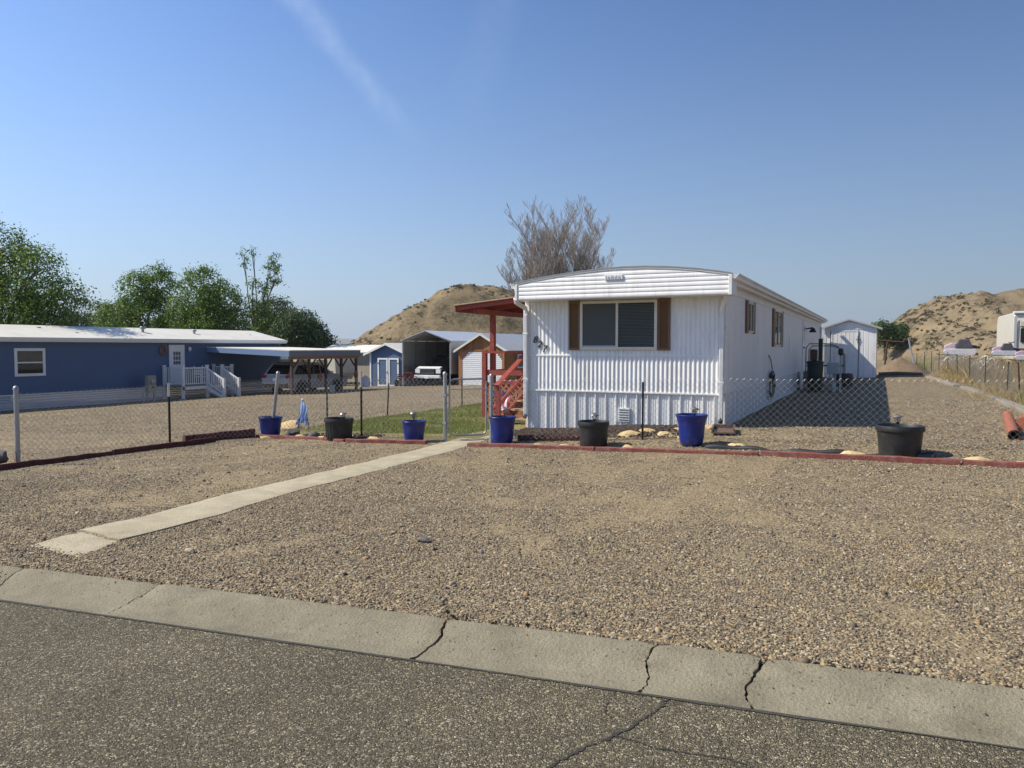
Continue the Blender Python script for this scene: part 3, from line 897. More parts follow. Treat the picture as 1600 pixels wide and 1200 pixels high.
def far_hills():
    us = np.arange(-4200, 4200, 60.); d = 3600.
    vs_ = [-700, -300, 0, 300, 700]; V = []
    ca, sa = math.cos(YAW), math.sin(YAW)
    for v in vs_:
        for u in us:
            h = (34 + 16 * vnoise(u, 0, .0011, 3) + 6 * vnoise(u, 0, .006, 4)) if v == 0 else (10 if abs(v) == 300 else -14)
            if v != 0 and abs(v) == 300: h = h * (.8 + .8 * vnoise(u, v, .003, 6))
            V.append((u * ca - (d + v) * sa, u * sa + (d + v) * ca, h if abs(v) < 700 else -14))
    n = len(us)
    F = [(i + k * n, i + 1 + k * n, i + 1 + (k + 1) * n, i + (k + 1) * n) for k in range(4) for i in range(n - 1)]
    o = np_obj('distant_hills', V, F, 'hill_far', smooth=True)
    tag(o, 'long low hills on the far horizon, blue with distance', kind='structure')


far_hills()


# ---- pebbles of the gravel, as real stones
def ico():
    bm = bmesh.new(); bmesh.ops.create_icosphere(bm, subdivisions=1, radius=1)
    V = np.array([v.co for v in bm.verts]); bm.verts.index_update()
    F = np.array([[v.index for v in f.verts] for f in bm.faces]); bm.free(); return V, F


OCT_V = np.array([(1, 0, 0), (0, 1, 0), (-1, 0, 0), (0, -1, 0), (0, 0, 1), (0, 0, -1)], float)
OCT_F = np.array([(0, 1, 4), (1, 2, 4), (2, 3, 4), (3, 0, 4)])      # the buried lower half is left out
ICO_V, ICO_F = ico()
ICO_F = ICO_F[ICO_V[ICO_F].mean(1)[:, 2] > -.62]     # the buried underside is left out


def stones(x, y, z, size, tv, tf, squash=(.45, .85), jit=.22):
    n = len(x); k = len(tv)
    J = tv[None] * (1 + RNG.uniform(-jit, jit, (n, k, 1)))
    sx = size * RNG.uniform(.75, 1.35, n); sy = size * RNG.uniform(.6, 1.0, n); sz = size * RNG.uniform(*squash, n)
    a = RNG.uniform(0, 2 * np.pi, n); c, s = np.cos(a)[:, None], np.sin(a)[:, None]
    px, py, pz = J[..., 0] * sx[:, None], J[..., 1] * sy[:, None], J[..., 2] * sz[:, None]
    tilt = RNG.normal(0, .25, n)[:, None]
    pz = pz + px * tilt
    V = np.stack([x[:, None] + px * c - py * s, y[:, None] + px * s + py * c, z[:, None] + pz + (sz * .25)[:, None]], -1).reshape(-1, 3)
    F = (tf[None] + (np.arange(n) * k)[:, None, None]).reshape(-1, tf.shape[1])
    return V, F


def on_path(x, y):
    l = np.interp(y, [p[0] for p in PATH_L], [p[1] for p in PATH_L]); r = np.interp(y, [p[0] for p in PATH_R], [p[1] for p in PATH_R])
    return (x > l + .02) & (x < r - .02) & (y > 4.2)


def in_view(x, y, m=1.03):
    d = -x * math.sin(YAW) + y * math.cos(YAW); u = x * math.cos(YAW) + y * math.sin(YAW)
    return np.abs(u) < d * .667 * m + .3


def scatter_pebbles():
    def gen(n, y0, y1, x0, x1): return RNG.uniform(x0, x1, n), RNG.uniform(y0, y1, n)
    for (n, y0, y1, s0, s1, near, cov) in ((135000, 3.6, 7.2, .0048, .0108, True, .92), (175000, 6.4, 12.3, .007, .0135, False, .9), (3000, 3.7, 12.5, .013, .025, True, .9),
                                           (130000, 12.2, 24, .012, .024, False, .95)):
        x, y = gen(n, y0, y1, -14.2 if y0 < 12 else -30, 3.0 if y0 < 12 else 5)
        ok = in_view(x, y, 1.12) & (y - .082 * x > 4.2) & ~on_path(x, y)
        dens = 1 - sand_mask(x, y)
        ok &= RNG.uniform(0, 1, n) < (.26 + .74 * dens) * cov
        ok &= ~((x > -6.95) & (x < -2.7) & (y > 13.9)) & ~((x > -12.3) & (x < -6.9) & (y > 12.3) & (y < 24))
        x, y = x[ok], y[ok]
        size = s0 + (s1 - s0) * RNG.beta(1.3, 3.2, len(x)) * 1.6
        if near: V, F = stones(x, y, ground_z(x, y), size, ICO_V, ICO_F)
        else: V, F = stones(x, y, ground_z(x, y), size, OCT_V, OCT_F)
        o = np_obj('pebbles', V, F, 'pebbles', smooth=near)
        tag(o, 'loose river gravel of tan, brown and grey stones', kind='stuff')
    # a few stray stones on the gutter and the asphalt
    x = RNG.uniform(-7.5, 1.8, 900); y = curb_front(x) + np.where(RNG.uniform(0, 1, 900) < .55, .47 - np.abs(RNG.normal(0, .09, 900)), RNG.uniform(-1.2, .4, 900))
    t = y - curb_front(x)
    z = .02 * x + np.interp(t, [-2, 0, .14, .29, .40, .47], [-.075, -.088, -.092, -.044, -.004, 0])
    V, F = stones(x, y, z, .002 + .008 * RNG.beta(1, 4, 900), ICO_V, ICO_F)
    tag(np_obj('pebbles', V, F, 'pebbles', smooth=True), 'stray small stones on gutter and asphalt', kind='stuff')


scatter_pebbles()


def leaf_quads(C, size, up=.35, aspect=.6, N=None):
    """leaf-sized faces: one quad per centre, turned at random"""
    n = len(C)
    d = RNG.normal(0, 1, (n, 3)); d[:, 2] += up
    if N is not None: d = d * .62 + N
    d /= np.linalg.norm(d, axis=1)[:, None]
    a = np.cross(d, RNG.normal(0, 1, (n, 3))); a /= np.linalg.norm(a, axis=1)[:, None]
    b = np.cross(d, a)
    s = (size * RNG.uniform(.6, 1.3, n))[:, None]
    V = np.stack([C - a * s, C + b * s * aspect, C + a * s, C - b * s * aspect], 1).reshape(-1, 3)
    return V, np.arange(4 * n).reshape(n, 4)


def blades(x, y, z, h, w, lean=.35):
    n = len(x); a = RNG.uniform(0, 2 * np.pi, n); l = RNG.normal(0, lean, (n, 2)) * h[:, None]
    dx, dy = np.cos(a) * w, np.sin(a) * w
    V = np.stack([np.stack([x - dx, y - dy, z], -1), np.stack([x + dx, y + dy, z], -1), np.stack([x + l[:, 0], y + l[:, 1], z + h], -1)], 1).reshape(-1, 3)
    return V, np.arange(3 * n).reshape(n, 3)


def build_lawn():
    # the lawn is a low mat of soil with grass blades on it
    xs = np.linspace(-12.15, -6.95, 30); ys = np.linspace(12.75, 24, 50)
    X, Y = np.meshgrid(xs, ys); Z = ground_z(X, Y) + .035
    Z[0] -= .04; Z[-1] -= .04; Z[:, 0] -= .04; Z[:, -1] -= .04
    i = np.arange(29)[None, :] + 30 * np.arange(49)[:, None]
    F = np.stack([i, i + 1, i + 31, i + 30], -1).reshape(-1, 4)
    tag(np_obj('lawn', np.stack([X, Y, Z], -1).reshape(-1, 3), F, 'lawn_soil', smooth=True), 'small yellowing lawn beside the porch', kind='structure')
    n = 90000
    x = RNG.uniform(-12.1, -7.0, n); y = RNG.uniform(12.8, 23.9, n)
    ok = ~on_path(x, y) & ~((x > -9.3) & (y > 16.9) & (y < 21)) & (RNG.uniform(0, 1, n) < .35 + .65 * ssv(.3, .55, vnoise(x, y, 1.1, 41)))
    ok &= ~((y < 13.15) & (vnoise(x, y, 2., 44) > .35))
    x, y = x[ok], y[ok]
    V, F = blades(x, y, ground_z(x, y) + .03, RNG.uniform(.025, .07, len(x)), RNG.uniform(.004, .009, len(x)), .5)
    tag(np_obj('grass', V, F, 'grass'), 'short patchy grass of the lawn', kind='stuff')


build_lawn()
# ------------------------------------------------------------------ the white mobile home
HX0, HX1, HY0, HY1 = -6.88, -2.74, 14.72, 40.2
ROOF = [(-6.93, 2.93), (-6.5, 3.0), (-6.0, 3.065), (-5.5, 3.115), (-5.0, 3.15), (-4.6, 3.165), (-4.2, 3.16), (-3.7, 3.13), (-3.2, 3.075), (-2.8, 3.01), (-2.56, 2.965)]


def roof_z(x): return float(np.interp(x, [p[0] for p in ROOF], [p[1] for p in ROOF]))


def digits(txt, size, loc, mat, parent, shear=.25, name='house_number'):
    cu = bpy.data.curves.new('digit', 'FONT'); cu.body = txt; cu.size = size; cu.extrude = .006; cu.offset = .0025; cu.shear = shear
    cu.align_x = 'CENTER'
    tmp = bpy.data.objects.new('digit', cu); COL.objects.link(tmp)
    dg = bpy.context.evaluated_depsgraph_get(); dg.update()
    me = bpy.data.meshes.new_from_object(tmp.evaluated_get(dg))
    bpy.data.objects.remove(tmp)
    me.transform(Matrix.Rotation(math.pi / 2, 4, 'X'))
    me.transform(Matrix.Translation(Vector(loc) - world_origin(parent)))
    me.materials.clear(); me.materials.append(M[mat])
    o = bpy.data.objects.new(name, me); COL.objects.link(o); o.parent = parent
    return o


def ribbed(x0, x1, pitch, depth, y, kind='sine'):
    """profile (x, y) of a ribbed metal sheet whose ribs stand proud toward -y"""
    P = []; x = x0
    while x < x1 - 1e-6:
        if kind == 'sine':
            for f, d in ((0, 0), (.18, .35), (.32, .9), (.45, 1), (.6, .9), (.75, .35)): P.append((min(x + f * pitch, x1), y - depth * d))
        else:
            for f, d in ((0, 0), (.05, .9), (.1, 1), (.15, .9), (.2, 0), (.34, 0), (.37, .3), (.40, 0), (.52, 0), (.55, .3), (.58, 0), (.72, 0), (.75, .3), (.78, 0), (.9, 0)): P.append((min(x + f * pitch, x1), y - depth * d))
        x += pitch
    P.append((x1, y))
    return P


def mobile_home():
    h = thing('mobile_home', 'white single-wide mobile home numbered 827 with ribbed front and bowed eave', 'mobile home', ((HX0 + HX1) / 2, HY0, 0))
    # core walls just behind the cladding
    w = MB()
    w.box(HX0 + .02, HX1 - .03, HY0 + .03, HY1, -.3, 2.9)
    part('wall', w, 'side_white', h)
    # front cladding, in two courses with a belt trim between
    part('siding_panel', MB().sheet(ribbed(HX0 + .10, HX1 - .06, .0895, .014, HY0), 'z', 1.475, 2.60), 'white_siding', h, smooth='all', fix=False)
    part('siding_panel', MB().sheet(ribbed(HX0 + .10, HX1 - .06, .0895, .017, HY0 - .004), 'z', .745, 1.44), 'white_siding', h, smooth='all', fix=False)
    t = MB().box(HX0 + .02, HX1 - .02, HY0 - .026, HY0 + .02, 1.44, 1.475)
    part('belt_trim', t, 'white_trim', h, bevel=.004)
    t = MB().box(HX0 + .02, HX1 - .02, HY0 - .034, HY0 + .02, .712, .745)
    part('belt_trim', t, 'white_trim', h, bevel=.004)
    for x0, x1 in ((HX0 - .004, HX0 + .10), (HX1 - .06, HX1 + .004)):
        part('corner_trim', MB().box(x0, x1, HY0 - .03, HY0 + .03, .75, 2.62), 'white_trim', h, bevel=.006)
    # skirting: upright sheets, each with a proud rib and three creases
    xs = np.linspace(HX0 + .03, HX1 - .01, 20)
    for a, b in zip(xs[:-1], xs[1:]):
        part('skirting_panel', MB().sheet(ribbed(a, b - .003, b - a - .003, .032, HY0 + .012, 'skirt'), 'z', -.25, .712), 'white_siding', h, fix=False)
    v = part('crawl_vent', MB().box(-4.83, -4.60, HY0 - .035, HY0, .14, .42), 'white_trim', h, bevel=.004)
    for k in range(5):
        part('louvre', MB().cbox((-4.715, HY0 - .038, .18 + k * .05), .19, .012, .03, 0, (.5, 'X')), 'box_grey', v)
    # right-hand long side: sheets with seams, thin horizontal seam high up
    ys = np.linspace(HY0 + .03, HY1, 9)
    for a, b in zip(ys[:-1], ys[1:]):
        part('side_panel', MB().box(HX1 - .03, HX1, a + .0015, b - .0015, .76, 2.645), 'side_white', h)
        part('side_panel', MB().box(HX1 - .03, HX1 + .003, a + .0015, b - .0015, 2.652, 2.92), 'side_white', h)
        n = 6; d = (b - a) / n
        part('skirting_panel', MB().sheet([(HX1 - .012 + (.012 if f in (1, 2) else 0), a + d * (k + (0, .1, .2, .3)[f])) for k in range(n) for f in range(4)] + [(HX1 - .012, b)], 'z', -.25, .75), 'white_siding', h, fix=False)
    part('sill_trim', MB().box(HX1 - .03, HX1 + .012, HY0 + .03, HY1, .742, .762), 'white_trim', h)
    # the left long side, seen from the porch only
    part('side_panel', MB().box(HX0, HX0 + .03, HY0 + .03, HY1, .75, 2.9), 'side_white', h)
    part('skirting_panel', MB().box(HX0 + .006, HX0 + .03, HY0 + .03, HY1, -.3, .745), 'white_siding', h)
    # arched roof and the fascia at its front, laid in overlapping strips
    OV = .50
    rf = MB()
    n = len(ROOF)
    top = [(x, z) for x, z in ROOF]; bot = [(x, z - .045) for x, z in reversed(ROOF)]
    rf.prism(top + bot, 'y', HY0 - OV - .02, HY1 + .25)
    part('roof', rf, 'roof_white', h)
    FX0, FX1, z = -6.85, -2.60, 2.59
    k = 0
    while z < 3.15:
        z1 = z + .083
        xs = [x for x in np.linspace(FX0, FX1, 61) if roof_z(x) - .05 > z + .004]
        if len(xs) > 2:
            lo = [(x, z) for x in xs]; hi = [(x, min(z1, roof_z(x) - .047)) for x in xs]
            m = MB(); yb = HY0 - OV
            for (x, zz) in lo: m.v.append((x, yb - .010, zz))
            for (x, zz) in lo: m.v.append((x, yb - .013, zz + .006))
            for (x, zz), (_, zl) in zip(hi, lo): m.v.append((x, yb - .008, max(zz - .006, zl + .010)))
            for (x, zz), (_, zl) in zip(hi, lo): m.v.append((x, yb + .002, max(zz, zl + .014)))
            for (x, zz) in lo: m.v.append((x, yb + .01, zz))
            q = len(xs)
            for r in range(3):
                for i in range(q - 1): m.f.append((r * q + i, r * q + i + 1, (r + 1) * q + i + 1, (r + 1) * q + i))
            for i in range(q - 1): m.f.append((4 * q + i, 4 * q + i + 1, i + 1, i))
            part('fascia_strip', m, 'white_siding', h, smooth='all')
        z = z1; k += 1
    b = MB().prism([(x, max(2.6, zz - .05)) for x, zz in ROOF] + [(-2.58, 2.6), (-6.87, 2.6)], 'y', HY0 - OV + .012, HY0 - .001)
    part('eave_box', b, 'white_trim', h)
    part('soffit', MB().box(-6.86, -2.585, HY0 - OV, HY0 - .002, 2.578, 2.592), 'white_trim', h)
    for x0, x1, zt in ((-6.885, -6.835, 2.9), (-2.622, -2.56, 2.94)):
        part('corner_trim', MB().box(x0, x1, HY0 - OV - .026, HY0 - .01, 2.575, zt), 'white_trim', h, bevel=.005)
    edge = MB().prism([(x, zz + .006) for x, zz in ROOF] + [(x, zz - .010) for x, zz in reversed(ROOF)], 'y', HY0 - OV - .03, HY0 - OV - .018)
    part('drip_edge', edge, 'galv', h)
    pl = part('nameplate', MB().box(-4.97, -4.60, HY0 - OV - .034, HY0 - OV - .016, 2.925, 3.02), 'white_trim', h, bevel=.006)
    for k in range(9):      # worn raised lettering, no longer readable
        x = -4.93 + k * .035
        part('raised_mark', MB().bar((x, HY0 - OV - .037, 2.94), (x + (.012 if k % 2 else -.004), HY0 - OV - .037, 3.0 - .01 * (k % 3)), .01, .006, (0, 1, 0)), 'box_grey', pl)
    # gutters along both long eaves, with downspouts
    for sx, x0 in ((1, -2.56), (-1, -6.93)):
        P = [(0, 0), (0, -.11), (.09 * sx, -.11), (.10 * sx, -.05), (.13 * sx, -.02), (.13 * sx, .0), (.115 * sx, .0), (.115 * sx, -.015), (.085 * sx, -.05), (.08 * sx, -.095), (.012 * sx, -.095), (.012 * sx, 0)]
        xx = x0 + (-.03 if sx > 0 else .03)
        zz = 2.965 if sx > 0 else 2.935
        g = MB().prism([(xx + u, zz + w) for u, w in P], 'y', HY0 - OV + (.10 if sx > 0 else .03), HY1 + .45 if sx > 0 else HY1 + .3)
        part('gutter', g, 'side_white' if sx > 0 else 'white_trim', h)
        part('eave_fascia', MB().box(min(xx, xx - .03 * sx) - .0, max(xx, xx - .03 * sx), HY0 - .0, HY1 + .2, 2.80, 2.93), 'side_white', h)
        part('eave_soffit', MB().box(*sorted((HX1 if sx > 0 else HX0, xx)), HY0, HY1 + .2, 2.79, 2.80), 'side_white', h)
    # downspouts come down the front corners: strap, elbow, outlet
    for x, zb, xt in ((HX0 + .035, .20, HX0 + .01), (HX1 - .07, .26, HX1 + .06)):
        yw = HY0 - .075
        m = MB()
        def seg(p, q, w=.078, d=.06): m.bar(p, q, w, d, (0, 1, 0) if abs(p[2] - q[2]) > .02 else (0, 0, 1))
        if x < -5:
            m.tube([(xt - .05, HY0 - .42, 2.63), (xt - .05, HY0 - .38, 2.55), (xt - .02, HY0 - .25, 2.50), (x, yw - .02, 2.44), (x, yw, 2.36)], [.05, .05, .048, .047, .047], 8)
        else:
            m.tube([(xt, HY0 - .30, 2.86), (xt, HY0 - .28, 2.74), (xt - .05, HY0 - .16, 2.56), (x, yw - .02, 2.36), (x, yw, 2.26)], [.05, .05, .048, .047, .047], 8)
        m.box(x - .04, x + .04, yw - .032, yw + .032, zb, 2.40 if x < -5 else 2.30)
        for o_ in (-.022, 0, .022): m.box(x + o_ - .005, x + o_ + .005, yw - .038, yw - .03, zb, 2.3)
        m.add([], [])
        d = part('downspout', m, 'white_trim', h, smooth=True)
        part('outlet', MB().tube([(x, yw, zb + .03), (x, yw - .005, zb), (x, yw - .05, zb - .05)], .042, 10), 'black_plastic', d)
        for zz in (.95, 1.9): part('strap', MB().box(x - .055, x + .055, yw - .040, yw + .04, zz, zz + .03), 'white_trim', d)
    # front window with its two shutters
    W0, W1, Z0, Z1 = -5.64, -4.05, 1.575, 2.555
    y = HY0 - .02
    win = thing('window', None, None, (0, 0, 0)); win.parent = h; win.location = Vector(((W0 + W1) / 2, HY0, Z0)) - h.location
    fr = MB(); t = .055
    fr.box(W0, W1, y - .05, y + .02, Z0, Z0 + t).box(W0, W1, y - .05, y + .02, Z1 - t, Z1)
    fr.box(W0, W0 + t, y - .05, y + .02, Z0 + t, Z1 - t).box(W1 - t, W1, y - .05, y + .02, Z0 + t, Z1 - t)
    xm = -4.862
    fr.box(xm - .025, xm + .025, y - .045, y + .02, Z0 + t, Z1 - t)
    part('frame', fr, 'frame_tan', win, bevel=.004)
    part('backing', MB().box(W0 + .02, W1 - .02, y - .006, y - .001, Z0 + .02, Z1 - .02), 'dark_in', win)
    part('insect_screen', MB().box(W0 + t, xm - .025, y - .036, y - .033, Z0 + t + .03, Z1 - t), 'screen', win)
    part('screen_rail', MB().box(W0 + t, xm - .025, y - .040, y - .030, Z0 + t, Z0 + t + .03), 'box_grey', win)
    part('pane', MB().box(xm + .025, W1 - t, y - .034, y - .031, Z0 + t, Z1 - t), 'pane', win)
    nb = 30
    for k in range(nb):
        zz = Z0 + t + .012 + k * (Z1 - Z0 - 2 * t - .02) / nb
        part('blind_slat', MB().cbox(((xm + W1) / 2 - .015, y - .017, zz), W1 - t - xm - .03, .016, .002, 0, (.9, 'X')), 'blind', win)
    for s0, s1, zb, zt in ((-5.89, -5.655, 1.57, 2.575), (-4.035, -3.80, 1.565, 2.575)):
        sh = thing('shutter', None, None, (0, 0, 0)); sh.parent = h; sh.location = Vector(((s0 + s1) / 2, HY0, zb)) - h.location
        m = MB(); t2 = .035
        m.box(s0, s0 + t2, y - .035, y + .01, zb, zt).box(s1 - t2, s1, y - .035, y + .01, zb, zt)
        m.box(s0 + t2, s1 - t2, y - .033, y + .01, zb, zb + .05).box(s0 + t2, s1 - t2, y - .033, y + .01, zt - .05, zt)
        m.box(s0 + t2, s1 - t2, y - .004, y + .008, zb + .05, zt - .05)
        part('stile_frame', m, 'shutter', sh)
        n = 24
        for k in range(n):
            zz = zb + .07 + k * (zt - zb - .13) / (n - 1)
            part('louvre', MB().cbox(((s0 + s1) / 2, y - .017, zz), s1 - s0 - 2 * t2, .008, .034, 0, (.5, 'X')), 'shutter', sh)
    # the house number, stepping down to the right
    digits('8', .195, (-6.655, HY0 - .024, 1.72), 'black', h)
    digits('2', .195, (-6.555, HY0 - .024, 1.625), 'black', h)
    digits('7', .195, (-6.445, HY0 - .024, 1.53), 'black', h)
    # windows with brown shutters along the side
    for (ya, yb, za, zb) in ((16.9, 18.15, 1.93, 2.63), (21.4, 23.7, 1.64, 2.66)):
        wi = thing('window', None, None, (0, 0, 0)); wi.parent = h; wi.location = Vector((HX1, (ya + yb) / 2, za)) - h.location
        x = HX1
        fw_ = .26 if yb - ya < 1.5 else .36
        a, b = ya + fw_, yb - fw_ * .6
        fr = MB()
        fr.box(x, x + .035, a, b, za + .02, za + .06).box(x, x + .035, a, b, zb - .06, zb - .02)
        fr.box(x, x + .035, a, a + .04, za + .06, zb - .06).box(x, x + .035, b - .04, b, za + .06, zb - .06)
        fr.box(x, x + .03, (a + b) / 2 - .02, (a + b) / 2 + .02, za + .06, zb - .06)
        part('frame', fr, 'frame_tan', wi)
        part('pane', MB().box(x + .004, x + .010, a + .04, (a + b) / 2 - .02, za + .06, zb - .06), 'pane', wi)
        part('pane', MB().box(x + .004, x + .010, (a + b) / 2 + .02, b - .04, za + .06, zb - .06), 'pane', wi)
        part('curtain', MB().box(x + .001, x + .003, (a + b) / 2 + .05, b - .04, za + .06, zb - .06), 'blind', wi)
        part('backing', MB().box(x + .0005, x + .001, a + .02, b - .02, za + .03, zb - .03), 'dark_in', wi)
        for q0, q1 in ((ya, a - .01), (b + .01, yb)):
            s = part('shutter', MB().box(x, x + .04, q0, q1, za, zb), 'shutter', wi, bevel=.004)
    # access panel, side door with its lamp
    m = MB(); m.box(HX1 + .003, HX1 + .012, 25.7, 26.7, 1.47, 1.99)
    part('access_panel', m, 'side_white', h, bevel=.003)
    d = part('door', MB().box(HX1 + .003, HX1 + .03, 30.2, 31.1, .78, 2.62), 'side_white', h, bevel=.004)
    part('pane', MB().box(HX1 + .031, HX1 + .036, 30.45, 30.85, 1.75, 2.4), 'pane', d)
    part('knob', MB().lump((HX1 + .06, 30.32, 1.62), (.035, .035, .035), 1, 1, 0, 1, False), 'black', d)
    lm = part('porch_lamp', MB().lathe([(.02, .18), (.06, .16), (.13, .02), (.14, 0), (.0, .0)], 12, (HX1 + .26, 31.5, 2.2)), 'black', h, smooth=True)
    part('bracket', MB().bar((HX1, 31.5, 2.33), (HX1 + .26, 31.5, 2.38), .04, .05), 'black', lm)
    part('tail_panel', MB().box(HX1 + .004, HX1 + .02, 39.2, 40.19, .78, 2.6), 'grey_metal', h)
    h.rotation_euler = (0, 0, .0085)
    return h


mobile_home()


def porch():
    p = thing('porch', 'red stained wooden porch with lattice skirt and stair beside the white mobile home', 'porch', (-8.0, 17, 0))
    x0, x1, y0, y1, zf = -9.15, HX0 - .01, 17.0, 20.6, .74
    n = 24
    for k in range(n):
        a = y0 + k * (y1 - y0) / n
        part('floor_board', MB().box(x0, x1, a, a + (y1 - y0) / n - .008, zf - .035, zf), 'red_wood', p)
    part('rim_joist', MB().box(x0, x1, y0 + .02, y0 + .06, zf - .19, zf - .036), 'red_wood', p)
    part('rim_joist', MB().box(x0, x0 + .04, y0 + .062, y1, zf - .19, zf - .036), 'red_wood', p)
    for px_, py_, zt in ((-9.10, y0 + .02, 1.55), (-8.93, y0 + .14, 2.56), (-9.09, y1 - .06, 2.5), (-7.86, y0 + .03, 1.52)):
        w = .11 if zt < 2 else .115
        part('post', MB().box(px_ - w / 2, px_ + w / 2, py_ - w / 2, py_ + w / 2, gz(px_, py_) - .1, zt), 'red_wood', p)
    for zz, hh, dd in ((1.475, .055, .12), (.93, .13, .04)):
        part('rail', MB().box(x0 + .03, x1, y0 - .0 - dd / 2 + .02, y0 + dd / 2 + .02, zz, zz + hh), 'red_wood', p)
        part('rail', MB().box(x0 - dd / 2 + .05, x0 + dd / 2 + .05, y0 + .09, y1, zz, zz + hh), 'red_wood', p)
    # lattice: two layers of laths crossing at 45 degrees, within a board frame
    zb, zt = gz(-8.6, 17) + .08, zf - .2
    zt = zf - .04
    m = MB(); s = .15
    for layer, sg in ((0, 1), (1, -1)):
        k = -12
        while k < 34:
            u0 = x0 + .05 + k * s; a = (u0, zb); b = (u0 + (zt - zb), zt)
            if sg < 0: a, b = (u0, zt), (u0 + (zt - zb), zb)
            # clip to the frame
            lo, hi = x0 + .05, x1
            if b[0] > lo + .01 and a[0] < hi - .01:
                def at(x): t = (x - a[0]) / (b[0] - a[0]); return (x, a[1] + (b[1] - a[1]) * t)
                p0 = at(lo) if a[0] < lo else a; p1 = at(hi) if b[0] > hi else b
                yy = y0 - .004 - layer * .009
                m.bar((p0[0], yy, p0[1]), (p1[0], yy, p1[1]), .038, .008, (0, 1, 0))
            k += 1
    o = part('lattice', m, 'lattice', p); o['kind'] = 'stuff'
    m = MB()
    for k in range(-10, 40):
        for sg in (1, -1):
            u0 = y0 + k * s; a = (u0, zb if sg > 0 else zt); b = (u0 + (zt - zb), zt if sg > 0 else zb)
            if a[0] < y0 or b[0] > y1: continue
            m.bar((x0 - .004 - (sg > 0) * .009, a[0], a[1]), (x0 - .004 - (sg > 0) * .009, b[0], b[1]), .008, .038, (0, 0, 1))
    o = part('lattice', m, 'lattice', p); o['kind'] = 'stuff'
    part('base_board', MB().box(x0 - .02, x1, y0 - .025, y0 + .015, gz(-8.5, 17) - .06, zb + .06), 'lattice', p)
    # pent roof sloping down away from the house
    rx0, ry0, ry1 = -9.38, 16.0, 20.9
    def rz(x): return 2.60 + (x - rx0) * (2.83 - 2.60) / (HX0 - rx0)
    r = part('roof', MB().prism([(rx0, rz(rx0)), (HX0 - .08, rz(HX0 - .08)), (HX0 - .08, rz(HX0 - .08) + .03), (rx0, rz(rx0) + .03)], 'y', ry0, ry1), 'red_wood', p)
    part('drip_edge', MB().prism([(rx0 - .01, rz(rx0) + .02), (HX0 - .09, rz(HX0 - .09) + .02), (HX0 - .09, rz(HX0 - .09) + .045), (rx0 - .01, rz(rx0) + .045)], 'y', ry0 - .015, ry0 + .01), 'tan_wood', r)
    part('fascia', MB().box(rx0, rx0 + .035, ry0 + .012, ry1, rz(rx0) - .13, rz(rx0) - .002), 'red_wood', p)
    for yy in (ry0 + .03, 17.1, 18.2, 19.3, 20.4):
        part('rafter', MB().prism([(rx0 + .04, rz(rx0) - .09), (HX0 - .09, rz(HX0) - .1), (HX0 - .09, rz(HX0 - .09) - .004), (rx0 + .04, rz(rx0 + .04) - .004)], 'y', yy, yy + .04), 'red_wood', p)
    part('beam', MB().box(-8.99, -8.87, ry0 + .2, ry1 - .1, 2.43, 2.55), 'red_wood', p)
    # stair along the wall of the home, from the walk up to the deck
    ys0, ys1 = 15.45, 16.98
    zg = gz(-7.3, 15.4)
    n = 5
    for k in range(n - 1):
        t = (k + 1) / n
        yy = ys0 + (ys1 - ys0) * (k + .45) / (n - .6); zz = zg + (zf - zg) * t
        part('tread', MB().box(-7.80, -6.97, yy - .13, yy + .13, zz - .036, zz), 'tan_wood', p)
    for xx in (-7.85, -6.965):
        part('stringer', MB().prism([(ys0 - .1, zg - .02), (ys0 + .22, zg - .02), (ys1, zf - .28), (ys1, zf - .03), (ys0 - .1, zg + .17)], 'x', xx, xx + .04), 'red_wood', p)
    part('newel', MB().box(-7.93, -7.83, 15.33, 15.43, zg - .03, .80), 'red_wood', p)
    part('handrail', MB().bar((-7.88, 15.28, .76), (-7.88, 17.05, 1.56), .13, .045, (0, -.5, 1)), 'red_wood', p)
    part('handrail', MB().bar((-7.88, 15.38, .33), (-7.88, 17.0, 1.03), .04, .09, (0, -.5, 1)), 'red_wood', p)
    part('stake', MB().box(-7.03, -6.985, 15.0, 15.045, gz(-7, 15) - .05, .62), 'tan_wood', p)
    return p


porch()


